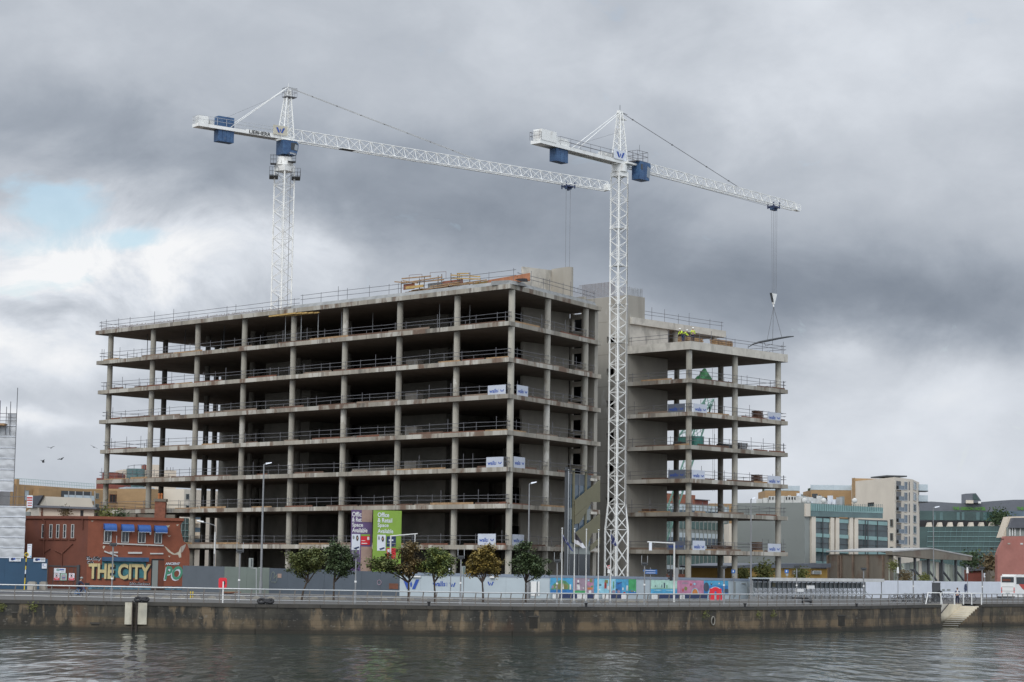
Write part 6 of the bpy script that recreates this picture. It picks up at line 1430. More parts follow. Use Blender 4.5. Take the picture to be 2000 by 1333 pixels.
g = MB(); F.box(g, 0, F.at(290, 920)[0], 0, F.at(250, 917)[1], -8, -1, M['render_cream']); F.box(g, F.at(294, 920)[0], F.at(318, 920)[0], 0, F.at(300, 908)[1], -8, 0, M['render_cream']); F.box(g, F.at(318, 920)[0], F.at(345, 920)[0], 0, F.at(330, 919)[1], -8, -.2, M['render_cream']); F.box(g, F.at(284, 920)[0], F.at(288, 920)[0], F.at(250, 917)[1], F.at(286, 908)[1], -3, -1, M['brick_red']); g.build('wall', b_)
g = MB(); c = F.p(F.at(267, 930)[0], 0, -1); g.tube(c, Vector((c.x, c.y, F.at(267, 916)[1])), F.at(285, 930)[0]-F.at(267, 930)[0], 20, M['glass_teal']); g.build('glass_drum', b_)
g = MB()
for a, z in ((250, 910), (262, 908), (276, 908), (282, 907)):
    g.tube(F.p(F.at(a, 916)[0], F.at(a, 917)[1]), F.p(*F.at(a, z)), .06, 4, M['rail_steel'])
g.path([F.p(*F.at(250, 911)), F.p(*F.at(262, 909)), F.p(*F.at(285, 908))], .06, 4, M['rail_steel']); 
for a in (326, 333, 338): g.tube(F.p(F.at(a, 920)[0], F.at(a, 920)[1]), F.p(*F.at(a, 913)), .06, 4, M['rail_steel'])
g.build('roof_railing', b_)
F = Fr(W(245, 970, 372), W(302, 970, 374)); g = MB(); n = 24
for i in range(n): F.box(g, F.L*i/n, F.L*(i+1)/n-.06, 4, F.at(270, 952)[1], -5, random.uniform(-.04, .04), M['glass_pale'])
F.box(g, 0, F.L, 0, F.at(270, 951.5)[1], -6, -5.01, M['clad_grey']); single(g, 'louvred_plant_room', 'pale ribbed glass plant room above the tan apartments', 'building')
# teal glazed block and cream posts glimpsed under the left floors
F = Fr(W(340, 1050, 335), W(402, 1050, 340)); b_ = bld('glazed_block', 'dark teal glazed block glimpsed right of the pub gable', F)
g = MB(); F.box(g, 0, F.at(368, 1040)[0], 0, F.at(350, 1012)[1], -8, 0, M['glass_green']); g.build('glazing', b_)
g = MB()
for px in (353, 360): F.pbox(g, px, 1012, px+.7, 1075, 0, .15, M['clad_grey'])
for y in (1022, 1036, 1048): F.pbox(g, 341, y, 368, y+.7, .0, .16, M['glass_teal_light'])
F.pbox(g, 368, 1012, 371.5, 1110, -.5, .2, M['render_pale']); g.build('mullion', b_)

# striped office seen through the right wing
F = Fr(W(1296, 1000, 345), W(1424, 1000, 362)); b_ = bld('banded_office', 'glass office with pale and dark horizontal bands seen through the right wing', F)
g = MB(); F.box(g, 0, F.L, 0, F.at(1340, 985)[1], -14, 0, M['clad_grey']); g.build('wall', b_)
F.box
for y0, y1, mm in ((988, 998, 'glass_pale'), (998, 1008, 'glass_blue'), (1020, 1034, 'glass_teal'), (1042, 1051, 'glass_pale'), (1051, 1066, 'glass_blue'), (1066, 1075, 'glass_pale'), (1085, 1104, 'glass_teal'), (1105, 1113, 'glass_pale'), (1113, 1122, 'glass_dark')):
    g = MB(); F.pbox(g, 1297, y0, 1423, y1, .0, .1, M[mm]); g.split('window_band', b_)
g = MB()
for px in range(1300, 1424, 8): F.pbox(g, px, 988, px+.8, 1122, .1, .2, M['clad_grey'])
g.build('mullion', b_)
g = MB(); F.pbox(g, 1296, 1122, 1423, 1136, 0, .2, M['brick']); g.build('base_wall', b_)
g = MB(); F.box(g, -3, F.at(1362, 975)[0], F.at(1340, 985)[1]+.01, F.at(1340, 966)[1], -8, -.4, M['plywood_red']); F.box(g, F.at(1362, 975)[0], F.at(1388, 978)[0], F.at(1340, 985)[1]+.01, F.at(1370, 977)[1], -8, -.5, M['brick_red']); F.box(g, F.at(1360, 975)[0], F.at(1389, 978)[0], F.at(1370, 977)[1], F.at(1370, 975.5)[1], -8.3, -.2, M['metal_roof']); g.split('roof_storey', b_)
F = Fr(W(1386, 1000, 372), W(1435, 1000, 372)); b_ = bld('tan_block', 'low tan brick block with one dark window behind the right wing', F)
g = MB(); F.box(g, 0, F.L, 0, F.at(1410, 984)[1], -8, 0, M['brick_tan']); g.build('wall', b_); wins(F, b_, (1397, 1412), (991,), 9, 10, frame='crane_dark')
F = Fr(W(1424, 1000, 338), W(1447, 1000, 338)); b_ = bld('pale_stair_tower', 'narrow pale pink stair tower between the banded office and grey clad wall', F)
g = MB(); F.box(g, 0, F.L*.5, 0, F.at(1430, 1023)[1], -8, 0, M['render_pale']); F.box(g, F.L*.55, F.L, 0, F.at(1440, 1030)[1], -8, .2, M['render_pale']); F.box(g, F.L*.5, F.L*.55, 0, F.at(1430, 1030)[1], -8, -.3, M['crane_dark']); g.build('wall', b_)
# grey clad box and its glazed front
FGc = Fr(W(1440, 1000, 312), W(1573, 1000, 305)); b_ = bld('clad_block', 'large plain grey green clad block with white roof plant and teal glass front', FGc)
zc_ = FGc.at(1500, 982.5)[1]
g = MB(); n = 5
for j in range(n): FGc.box(g, 0, FGc.L-.1, zc_*j/n+.004, zc_*(j+1)/n-.004, -9, random.uniform(-.006, .006), M['clad_grey'])
g.build('wall', b_)
g = MB()
for px, py0, py1, w in ((1467, 974, 983, 12), (1480, 972, 983, 9), (1491, 968.5, 983, 30), (1522, 969, 983, 16), (1539, 969.5, 983, 16), (1556, 972, 983, 10)):
    u0, u1, z0, z1 = FGc.rect(px, py0, px+w, py1); FGc.box(g, u0, u1, zc_-.2, z1, -5, -1.5, M['dirty_white'])
for px in (1492.5, 1498.5, 1504.5, 1510.5, 1525, 1530.5, 1536, 1541.5): FGc.pbox(g, px, 970.5, px+2.2, 975.5, -1.5, -1.44, M['black'])
g.split('roof_plant', b_)
FGl = Fr(FGc.p(FGc.L, 0), W(1735, 1030, 320)); zl = FGl.at(1600, 1002)[1]
def gz(px, py): return FGl.at(px, py)
g = MB(); FGl.box(g, 0, gz(1585, 1010)[0], 0, zl, -12, -.1, M['clad_grey']); FGl.box(g, gz(1585, 1010)[0], gz(1640, 1010)[0], 0, zl, -12, -.1, M['crane_dark']); FGl.box(g, gz(1640, 1010)[0], FGl.L, 0, FGl.at(1730, 1017)[1], -12, -.1, M['crane_dark']); g.build('wall', b_, label='dark wall behind the glass front')
g = MB(); FGl.poly(g, [gz(1572, 984), gz(1581, 984), gz(1581, 1009), gz(1572, 1009)], -.1, .2, M['render_pale']); FGl.poly(g, [gz(1583, 1009), gz(1591, 1009), gz(1591, 1100), gz(1583, 1100)], -.1, .22, M['render_pale'])
for a, b2 in ((1620, 1627), (1630.5, 1637), (1657, 1664), (1667, 1674)): FGl.poly(g, [gz(a, 1011), gz(b2, 1012), gz(b2, 1100), gz(a, 1100)], -.1, .22, M['render_pale'])
g.split('stone_pier', b_)
g = MB(); FGl.poly(g, [gz(1581, 984), gz(1721, 992), gz(1721, 1003), gz(1581, 998)], -.1, .35, M['glass_teal_light'])
g.build('glass_band', b_)
g = MB(); FGl.poly(g, [gz(1581, 998), gz(1721, 1003), gz(1721, 1013), gz(1581, 1009)], -.1, .3, M['glass_teal']); g.build('glass_band', b_)
g = MB()
for k in range(40): px = 1582+k*3.5; FGl.poly(g, [gz(px, 985), gz(px+.5, 985), gz(px+.5, 999), gz(px, 999)], .35, .4, M['glass_teal'])
g.build('glass_fin', b_)
for a, b2 in ((1592, 1619), (1638, 1656), (1675, 1732)):
    g = MB(); oy = (a-1592)*.055
    FGl.poly(g, [gz(a, 1011+oy), gz(b2, 1012+oy), gz(b2, 1100), gz(a, 1100)], -.1, .0, M['glass_front']); g.build('window', b_)
    g = MB()
    for y in (1012, 1042, 1071, 1096): FGl.poly(g, [gz(a, y+oy), gz(b2, y+oy+.06*(b2-a)), gz(b2, y+oy+.06*(b2-a)+7), gz(a, y+oy+7)], .0, .12, M['glass_teal_light'])
    g.split('spandrel', b_)
    g = MB()
    for px in ([a+13] if b2-a > 20 else [])+([a+18, a+37] if b2-a > 40 else []): FGl.poly(g, [gz(px, 1013+oy), gz(px+1, 1013+oy), gz(px+1, 1100), gz(px, 1100)], .12, .2, M['crane_dark'])
    for y in (1031, 1060): FGl.poly(g, [gz(a, y+oy), gz(b2, y+oy+1.5), gz(b2, y+oy+2.1), gz(a, y+oy+.6)], .0, .1, M['crane_dark'])
    if g.v: g.build('mullion', b_)
# rooftop clutter
g = MB()
for i in range(44):
    px = random.uniform(1590, 1672); u, z = gz(px, 986+(px-1575)*.045); hh = random.uniform(.4, 1.9); w = random.uniform(.15, .7); d = -random.uniform(.5, 6); FGl.box(g, u-w/2, u+w/2, z-.6, z+hh, d-w, d, M[random.choice(('dirty_white', 'board_white', 'clad_grey', 'steel_rail', 'crane_dark'))])
for px in (1582, 1590, 1680, 1620):
    u, z = gz(px, 982); g.ball(FGl.p(u, z+.3, -1), .4, .15, .4, 8, 5, M['dirty_white']); g.tube(FGl.p(u, z-1, -1.1), FGl.p(u, z+1.0, -1.1), .05, 4, M['clad_grey'])
g.split('roof_plant', b_)
for (x0, y0, x1, x2, yb, lb_) in ((1584, 958, 1671, 0, 1000, 'tan penthouse storey between the roof plant and the cream tower'), (1494, 959, 1562, 0, 1000, 'tan penthouse storey behind the right end of the wing')):
    F = Fr(W(x0, 980, 366), W(x1, 980, 366)); t_ = bld('penthouse_block', lb_, F); g = MB(); F.box(g, 0, F.L, 0, F.at((x0+x1)/2, y0)[1], -10, 0, M['brick_tan']); g.build('wall', t_)
    g = MB()
    for k in range(14): F.box(g, F.L*k/14, F.L*k/14+F.L/16, F.at(x0, y0)[1], F.at(x0, y0)[1]+random.uniform(.2, .6), -4, -1, M['leaf_dark'])
    for q in (0, .5, 1): F.box(g, F.L*q-.04, F.L*q+.04, F.at(x0, y0)[1], F.at(x0, y0)[1]+1, -.3, -.2, M['glass_pale'])
    F.box(g, 0, F.L, F.at(x0, y0)[1]+.1, F.at(x0, y0)[1]+.95, -.27, -.24, M['glass_pale']); g.build('roof_garden', t_)
# cream tower
F1_ = Fr(W(1665, 980, 352), W(1747.5, 980, 334)); F2_ = Fr(F1_.p(F1_.L, 0), W(1782, 980, 341)); F3_ = Fr(F2_.p(F2_.L, 0), W(1795.5, 980, 352))
b_ = bld('stone_tower', 'tall pale stone apartment tower with columns of tall windows', F1_)
zt_ = F1_.at(1740, 933)[1]; g = MB(); pts = [tuple(F1_.p(0, 0)[:2]), tuple(F1_.p(F1_.L, 0)[:2]), tuple(F2_.p(F2_.L, 0)[:2]), tuple(F3_.p(F3_.L, 0)[:2]), tuple((F3_.p(F3_.L, 0)+Vector((-6, 20, 0)))[:2]), tuple((F1_.p(0, 0)+Vector((3, 20, 0)))[:2])]
g.prism(pts, 0, zt_, M['render_pale']); g.build('wall', b_)
g = MB(); F1_.pbox(g, 1695, 930, 1726, 932.5, -4, -.5, M['crane_dark']); g.split('parapet', b_)
g = MB(); F1_.pbox(g, 1665, 934, 1670.5, 974, .0, .1, M['brick_tan']); F1_.box(g, -.12, 0, F1_.at(1668, 974)[1], F1_.at(1668, 934)[1], -6, 0, M['brick_tan']); g.build('brick_flank', b_)
wins(F1_, b_, (1739,), (1014.5, 1041.5, 1068), 6, 15, frame='clad_grey', bars=0); g = MB(); F1_.pbox(g, 1695.5, 982, 1707, 989, .0, .06, M['black']); g.build('louvre', b_)
for y in (940, 961, 982, 1004, 1025, 1046, 1067):
    g = MB(); F2_.pbox(g, 1750.5, y, 1759.5, y+17, .0, .03, M['glass_dark']); g.split('balcony_recess', b_); g = MB(); F2_.pbox(g, 1750, y+9, 1760, y+16.5, .5, .56, M['glass_blue']); F2_.pbox(g, 1750, y+16.5, 1760, y+17.6, .0, .6, M['steel_rail']); g.build('balcony', b_)
for y in (941, 962, 984, 1006, 1027, 1048, 1069):
    for px, w in ((1765.5, 6.2),): u0, u1, z0, z1 = F2_.rect(px, y, px+w, y+16.5); window(F2_, b_, u0, u1, z0, z1, 0, 'steel_rail', 'glass_blue', .12, 0)
    g = MB(); F2_.pbox(g, 1775, y, 1776.6, y+16.5, .0, .05, M['rail_steel']); g.build('slot_window', b_)
    u0, u1, z0, z1 = F3_.rect(1783.5, y+.5, 1789, y+16.5); window(F3_, b_, u0, u1, z0, z1, 0, 'steel_rail', 'glass_blue', .16, 0)
for y in (951, 972): g = MB(); q = F3_.p(F3_.L, F3_.at(1795, y+10)[1]); g.box(q.x-.5, q.x+1.2, q.y-1.5, q.y+1, q.z, q.z+.15, M['crane_dark']); g.box(q.x-.4, q.x+1.15, q.y-1.45, q.y-1.4, q.z+.15, q.z+1.2, M['glass_pale']); g.box(q.x+1.1, q.x+1.15, q.y-1.4, q.y+.9, q.z+.15, q.z+1.2, M['glass_pale']); g.build('balcony', b_)
# dark glass hotel
FHt = Fr(W(1786, 1020, 420), W(2060, 1020, 420)); b_ = bld('glass_hotel', 'dark green glass hotel with curved dark roof and green roof lettering', FHt)
def hp(*a): return FHt.at(*a)
g = MB(); FHt.poly(g, [hp(1786, 1120), hp(2060, 1120), hp(2060, 976), hp(1980, 976.5), hp(1940, 979), hp(1905, 982), hp(1880, 983.5), hp(1850, 982), hp(1820, 980), hp(1786, 981)], -20, 0, M['metal_roof']); g.build('wall', b_)
g = MB(); FHt.pbox(g, 1796, 999, 1946, 1017, .0, .2, M['glass_green'])
for px, w in ((1822, 5), (1835, 6), (1868, 6), (1878, 5), (1906, 7), (1920, 7)): FHt.pbox(g, px, 1001, px+w, 1016, .2, .26, M['glass_teal'])
FHt.pbox(g, 1946, 999, 2040, 1009, .0, .2, M['glass_blue']); g.split('window_band', b_)
g = MB(); FHt.ppoly(g, [(1786, 1018), (1946, 1017), (1946, 1031), (1786, 1031)], 0, .1, M['black']); g.build('terrace_recess', b_)
g = MB()
for k in range(8): px = 1806+k*20.3; FHt.ppoly(g, [(px, 1031), (px+4, 1021), (px+9, 1021), (px+11, 1031)], .3, 2.2, M['render_pale'])
g.split('terrace_divider', b_)
g = MB(); FHt.ppoly(g, [(1790, 1030), (1962, 1028), (1950, 1110), (1790, 1110)], 2.0, 2.6, M['glass_green']); g.build('curtain_wall', b_)
g = MB()
for y in (1039, 1048.5, 1058, 1067.5, 1077, 1087): FHt.ppoly(g, [(1806, y), (1952-(y-1030)*.15, y), (1952-(y-1030)*.15, y+.8), (1806, y+.8)], 2.6, 2.75, M['glass_teal_light'])
for k in range(14): px = 1808+k*11; FHt.ppoly(g, [(px, 1032), (px+1, 1032), (px-7, 1108), (px-8, 1108)], 2.6, 2.7, M['glass_teal'])
g.build('mullion', b_)
g = MB(); FHt.ppoly(g, [(1950, 1030), (1962, 1028), (1951, 1075), (1947, 1110), (1943, 1110)], 2.6, 2.9, M['glass_teal']); g.build('edge_fin', b_)
g = MB(); FHt.ppoly(g, [(1884, 983), (1884, 965), (1904, 964), (1914, 978), (1914, 983)], -3, 1, M['metal_roof']); FHt.ppoly(g, [(1898, 966), (1903.5, 966), (1911, 977), (1898, 977)], 1, 1.1, M['glass_green']); FHt.pbox(g, 1884, 978, 1898, 984, 1, 1.5, M['render_pale']); FHt.pbox(g, 1908, 980, 1913, 984, 1, 1.4, M['white_paint']); g.build('lift_housing', b_)
mat('sign_green', (.075, .21, .03), .5)
u0, u1 = hp(1860, 994)[0], hp(1925, 994)[0]; lettering(FHt, 'THE GIBSON HOTEL', u0, u1, hp(1890, 997)[1], hp(1890, 990.5)[1], .35, M['sign_green'], 'lettering', b_, .05)
u0, u1 = hp(1985, 994)[0], hp(2050, 994)[0]; lettering(FHt, 'THE GIBSON HOTEL', u0, u1, hp(1990, 997)[1], hp(1990, 990.5)[1], .35, M['sign_green'], 'lettering', b_, .05)
# pink wall and slate roofed house
F = Fr(W(1947, 1100, 318), W(2060, 1100, 318)); b_ = bld('pink_building', 'pink plastered wall with ragged sloping left edge at the right edge of the picture', F)
g = MB(); F.ppoly(g, [(1947.5, 1140), (2060, 1140), (2060, 1047), (1962, 1048), (1960, 1052), (1961, 1055), (1955, 1066), (1951, 1074), (1948, 1084)], -1.5, 0, M['pink_wall']); g.build('wall', b_); g = MB(); F.pbox(g, 1968, 1061, 1973, 1063.5, 0, .05, M['concrete']); F.pbox(g, 1993, 1061, 1998, 1064, 0, .05, M['dirty_white']); g.split('bare_plaster', b_)
F = Fr(W(1968, 1030, 334), W(2060, 1030, 334)); b_ = bld('slate_roofed_house', 'cream house with a steep slate roof and bay posts above the pink wall', F)
g = MB(); F.ppoly(g, [(1960, 1050), (1974, 1009), (2060, 1008), (2060, 1050)], -5, -1, M['render_cream']); F.ppoly(g, [(1968, 1140), (2060, 1140), (2060, 1030), (1968, 1030)], -5, 0, M['clad_grey']); g.build('wall', b_)
g = MB(); F.ppoly(g, [(1969, 1032), (1977, 1012), (2060, 1011), (2060, 1031)], -3, .6, M['slate']); g.build('roof', b_)
g = MB()
for px in (1971, 1976, 1981, 1991): F.pbox(g, px, 1032, px+1.5, 1047, 0, .3, M['white_paint'])
g.split('bay_post', b_)
# small terrace and wall
F = Fr(W(1890, 1100, 335), W(1960, 1100, 335)); b_ = bld('small_house', 'small slate roofed cottage with brick chimney behind the warehouse end', F)
g = MB(); F.box(g, 0, F.at(1921, 1110)[0], 0, F.at(1905, 1114)[1], -5, 0, M['brick_red']); g.build('wall', b_); g = MB(); F.ppoly(g, [(1892, 1116), (1897, 1103), (1920, 1103), (1923, 1114)], -5, .4, M['slate']); g.build('roof', b_); g = MB(); F.pbox(g, 1898, 1099, 1902, 1106, -3, -2, M['render_pale']); F.pbox(g, 1905, 1099, 1909, 1105, -3, -2, M['render_pale']); g.split('chimney', b_)
g = MB(); F.pbox(g, 1923, 1098, 1949, 1140, .5, 4, M['old_wall']); single(g, 'boundary_wall', 'brown overgrown wall between the cottage and the pink wall', 'wall')
# warehouse
FW1 = Fr(W(1617, 1100, 302), W(1742, 1100, 290)); FW2 = Fr(FW1.p(FW1.L, 0), W(1888, 1100, 303)); b_ = bld('warehouse', 'derelict low warehouse with grey walls, pale pitched roofs and open framed end', FW1)
z1_, z2_ = FW1.at(1617, 1083)[1], FW1.at(1730, 1083)[1]
g = MB(); FW1.poly(g, [(0, 0), (FW1.L, 0), (FW1.L, z2_), (0, z1_)], -.3, 0, M['old_wall']); g.build('side_wall', b_)
g = MB()
for px in (1617, 1638, 1643, 1666, 1695, 1725): FW1.pbox(g, px, 1085, px+2.5, 1134, 0, .25, M['mural_blue'] if False else M['deck_dirt'])
g.split('wall_pier', b_)
zg = FW2.at(1812, 1073)[1]; ze = FW2.at(1886, 1088)[1]; zs_ = z2_
g = MB(); FW2.poly(g, [(-.6, zs_-.1), (FW2.at(1812, 1073)[0], zg-1.4), (FW2.L+.6, ze-.5), (FW2.L+.6, ze+.1), (FW2.at(1812, 1073)[0], zg), (-.6, zs_+.4)], -.6, .5, M['old_wall']); g.build('fascia', b_)
g = MB(); ug = FW2.at(1812, 1073)[0]
ext = FW1.p(-.6, 0)-FW1.p(FW1.L, 0)
def slope(ua, za, ub, zb):
    a, b2 = FW2.p(ua, za, .55), FW2.p(ub, zb, .55); g.hexa([a, b2, b2+ext, a+ext, a+Zv*.18, b2+Zv*.18, b2+ext+Zv*.18, a+ext+Zv*.18], M['roof_dull'])
slope(-.6, zs_+.3, ug, zg); slope(ug, zg, FW2.L+.7, ze)
g.split('roof', b_)
g = MB(); n = 26; random.seed(11)
for i in range(n):
    a = FW2.L*i/n; b2 = FW2.L*(i+1)/n; dd = random.uniform(-.5, -.35); zt2 = min(zs_+(zg-zs_)*min(1, a/ug) if a < ug else zg-(zg-ze)*(a-ug)/(FW2.L-ug), 99)-1.5
    mm = random.choice(('fibre_panel', 'fibre_panel', 'fibre_panel', 'render_pale', 'clad_grey')) if 2 < i else 'fibre_panel'
    if i in (17,): mm = 'crane_dark'
    FW2.box(g, a, b2-.04, 0, max(2, zt2), dd-.1, dd, M[mm])
g.build('cladding_panel', b_)
for px in (1755, 1785, 1811.5, 1838, 1865):
    u = FW2.at(px, 1100)[0]; g = MB(); FW2.box(g, u-.14, u+.14, 0, FW2.at(px, 1089)[1], 0, .3, M['crane_dark']); g.beam(FW2.p(u, FW2.at(px, 1114)[1], .15), FW2.p(u+2.0, FW2.at(px, 1134)[1], .15), .2, .2, M['crane_dark']); g.build('steel_frame', b_)
# ochre low building in front of the clad block
F = Fr(W(1430, 1110, 280), W(1616, 1110, 296)); b_ = bld('ochre_building', 'long low ochre painted building with grey roof behind the shelter', F)
g = MB(); F.box(g, 0, F.L, 0, F.at(1530, 1110)[1], -8, 0, M['ochre_wall']); g.build('wall', b_)
g = MB(); F.poly(g, [(-.5, F.at(1435, 1110)[1]), (F.L, F.at(1615, 1109)[1]), (F.L, F.at(1615, 1101)[1]), (F.L*.25, F.at(1480, 1101)[1]), (-.5, F.at(1435, 1106)[1])], -8.5, .6, M['metal_roof']); g.build('roof', b_)
for a, b2 in ((1547, 1564), (1584, 1601)): g = MB(); F.pbox(g, a, 1115, b2, 1122, .0, .3, M['dirty_white']); F.pbox(g, a+2, 1116, b2-2, 1121, .3, .34, M['clad_grey']); g.build('window', b_)
random.seed(5)
for px, py, r, lb_, c_ in ((1452, 1123, 1.0, 'yellow green bush in front of the ochre building, left one', 'leaf_moss'), (1494, 1119, 1.4, 'taller yellow green bush seen left of the right wing end column', 'leaf_moss'), (1565, 1123, 1.0, 'low bush in front of the ochre building near the parking sign', 'leaf_moss'), (1745, 1104, .7, 'climbing plant on the corner of the warehouse', 'leaf_moss'), (1768, 1126, .9, 'shrub growing inside the open end of the warehouse', 'leaf_brown'), (1806, 1129, .7, 'low shrub at the foot of the middle warehouse frame', 'leaf_moss'), (1896, 1094, 1.6, 'dark tree crown beside the right end of the warehouse roof', 'leaf_dark'), (1932, 1099, 1.7, 'brown tree crown in front of the glass hotel beside the pink wall', 'leaf_brown'), (1952, 1010, 1.9, 'dark green tree on the terrace of the glass hotel', 'leaf_dark')):
    Y = 279 if 1440 < px < 1580 else (288 if px < 1850 else (417 if px == 1952 else 325)); weed('bush' if 'bush' in lb_ or 'shrub' in lb_ else 'background_tree', px, py, r, lb_, c_, 420, Y=Y)

# ================================================================== RIGHT PART OF THE QUAY
# bicycle shelter
sA, sB = G(1462, 1171), G(1682, 1170); sA2 = Vector((sA.x, sA.y-2.0, 0))
FSh = Fr(sA, sB); sh = thing('bicycle_shelter', 'long flat roofed shelter with white fascia and slanted steel struts', 'shelter', tuple(FSh.p(FSh.L/2, 0)))
zt_ = FSh.at(1540, 1129.5)[1]
g = MB(); FSh.poly(g, [(-.3, zt_-.12), (FSh.L+.3, zt_-.12), (FSh.L+.3, zt_+.02), (-.3, zt_+.02)], .2, 3.0, M['hoard_white']); FSh.box(g, -.3, FSh.L+.3, zt_-.45, zt_-.12, .3, .45, M['hoard_cap']); FSh.box(g, -.3, FSh.L+.3, zt_-.35, zt_+.04, 3.0, 3.1, M['dirty_white']); g.build('roof', sh)
n = 24
for i in range(n+1):
    u = FSh.L*i/n; g = MB(); FSh.box(g, u-.05, u+.05, 0, zt_-.13, .5, .6, M['steel_rail']); g.beam(FSh.p(u, 0, 1.6), FSh.p(u-.9, 1.35, .6), .06, .06, M['steel_rail']); g.build('post', sh)
g = MB(); FSh.box(g, 0, FSh.L, 1.3, zt_-.5, .42, .46, M['glass_mid']); g.build('glass_panel', sh)
g = MB(); FSh.box(g, 0, FSh.L, .9, 1.0, .61, .68, M['steel_rail']); FSh.box(g, 0, FSh.L, .0, .35, .3, .4, M['dirty_white']); g.build('rail', sh)
g = MB(); FSh.pbox(g, 1479, 1138, 1484, 1146, 2.0, 2.1, M['mesh_gold']); FSh.box(g, -.04, .04, 0, zt_-.13, 2.8, 2.9, M['steel_rail']); FSh.box(g, FSh.L-.05, FSh.L+.03, 0, zt_-.13, 2.8, 2.9, M['steel_rail']); g.split('end_panel', sh)
for r, lb_ in (((1557.5, 1150.5, 1570, 1156.5), 'white sign box on the quay, lower left of a pair by the shelter'), ((1579, 1144, 1591, 1150.5), 'white sign box on the quay, upper right of a pair by the shelter')):
    F = Fr(FSh.p(0, 0, 3.6), FSh.p(FSh.L, 0, 3.6)); u0, u1, z0, z1 = F.rect(*r); t_ = thing('sign_box', lb_, 'sign', tuple(F.p((u0+u1)/2, 0))); g = MB(); F.box(g, u0, u1, z0, z1, -.25, 0, M['white_paint']); g.build('box', t_); g = MB(); F.box(g, (u0+u1)/2-.04, (u0+u1)/2+.04, 0, z0, -.15, -.08, M['lamp_grey']); g.build('post', t_)
# low black bench with crooked leg
p = G(1567, 1181); t_ = thing('bench', 'low dark bench standing behind the railing in front of the shelter', 'bench', tuple(p), .2)
g = MB(); g.box(-1.0, .6, -.25, .25, .55, .68, M['black']); g.hexa([(.1, -.2, .3), (.9, -.2, .2), (.9, .2, .2), (.1, .2, .3), (.1, -.2, .55), (.9, -.2, .5), (.9, .2, .5), (.1, .2, .55)], M['black']); g.build('seat', t_, world=False)
for x in (-.0, .82): g = MB(); g.box(x, x+.1, -.2, .2, 0, .55, M['black']); g.build('leg', t_, world=False)
# bicycles
def bicycle(label, loc, rz, col='rubber', group='bicycles parked on the quay'):
    t_ = thing('bicycle', label, 'bicycle', loc, rz, group)
    for x in (-.52, .52):
        g = MB()
        for i in range(16): a, b2 = 2*math.pi*i/16, 2*math.pi*(i+1)/16; g.tube((x+.33*math.cos(a), 0, .34+.33*math.sin(a)), (x+.33*math.cos(b2), 0, .34+.33*math.sin(b2)), .024, 5, M['rubber'], cap=False)
        for i in range(8): a = math.pi*2*i/8; g.tube((x, 0, .34), (x+.32*math.cos(a), 0, .34+.32*math.sin(a)), .006, 3, M['steel_rail'], cap=False)
        g.build('wheel', t_, world=False)
    g = MB(); m = M[col]; bb = (-.05, 0, .30); hd = (.36, 0, .84); st_ = (-.18, 0, .80)
    for a, b2 in ((bb, hd), (bb, st_), (st_, hd), (bb, (-.52, 0, .34)), (st_, (-.52, 0, .34)), (hd, (.52, 0, .34)), (hd, (.34, 0, 1.0)), (st_, (-.22, 0, .95))): g.tube(a, b2, .022, 5, m)
    g.tube((-.05, -.06, .3), (.02, -.06, .14), .015, 4, m); g.tube((-.05, .06, .3), (-.12, .06, .46), .015, 4, m); g.build('frame', t_, world=False)
    g = MB(); g.tube((.34, -.27, 1.02), (.34, .27, 1.02), .018, 5, M['rubber']); g.tube((.34, -.27, 1.02), (.2, -.29, 1.0), .02, 5, M['rubber']); g.tube((.34, .27, 1.02), (.2, .29, 1.0), .02, 5, M['rubber']); g.build('handlebar', t_, world=False)
    g = MB(); g.box(-.36, -.1, -.07, .07, .94, .99, M['black']); g.build('saddle', t_, world=False); return t_
bk0 = bicycle('black bicycle leaning at the left end of the quayside racks', tuple(G(1748, 1179)), .3)
blabels = ['dark bicycle second from the left end of the quayside racks', 'dark bicycle third from the left in the quayside racks', 'dark bicycle in the middle of the left rack run', 'dark bicycle right of the middle of the left rack run', 'dark bicycle last but one before the white stair frames', 'dark bicycle beside the white splayed stair frame', 'dark bicycle parked behind the stair head, left of the standing man', 'dark bicycle parked behind the stair head, right of the standing man', 'dark bicycle at the far right of the stair head frames']
for i, px in enumerate((1766, 1776, 1787, 1798, 1808, 1822, 1848, 1884, 1893)): dup(bk0, tuple(G(px, 1178 if px < 1830 else 1175)), .3+random.uniform(-.5, .5), blabels[i])
for a, b2, lb_ in ((1740, 1812, 'steel bicycle rack bars left of the white stair frames'), (1842, 1898, 'steel bicycle rack bars behind the stair head')):
    A = G(a, 1177); Bq = G(b2, 1176); n = max(3, int((b2-a)/9)); t_ = thing('bicycle_rack', lb_, 'bicycle rack', tuple(A))
    for i in range(n+1): q = A.lerp(Bq, i/n); g = MB(); g.path([q, q+Vector((0, 0, .85)), q+Vector((.5, .5, .85)), q+Vector((.5, .5, 0))], .035, 6, M['rail_steel']); g.build('hoop', t_)
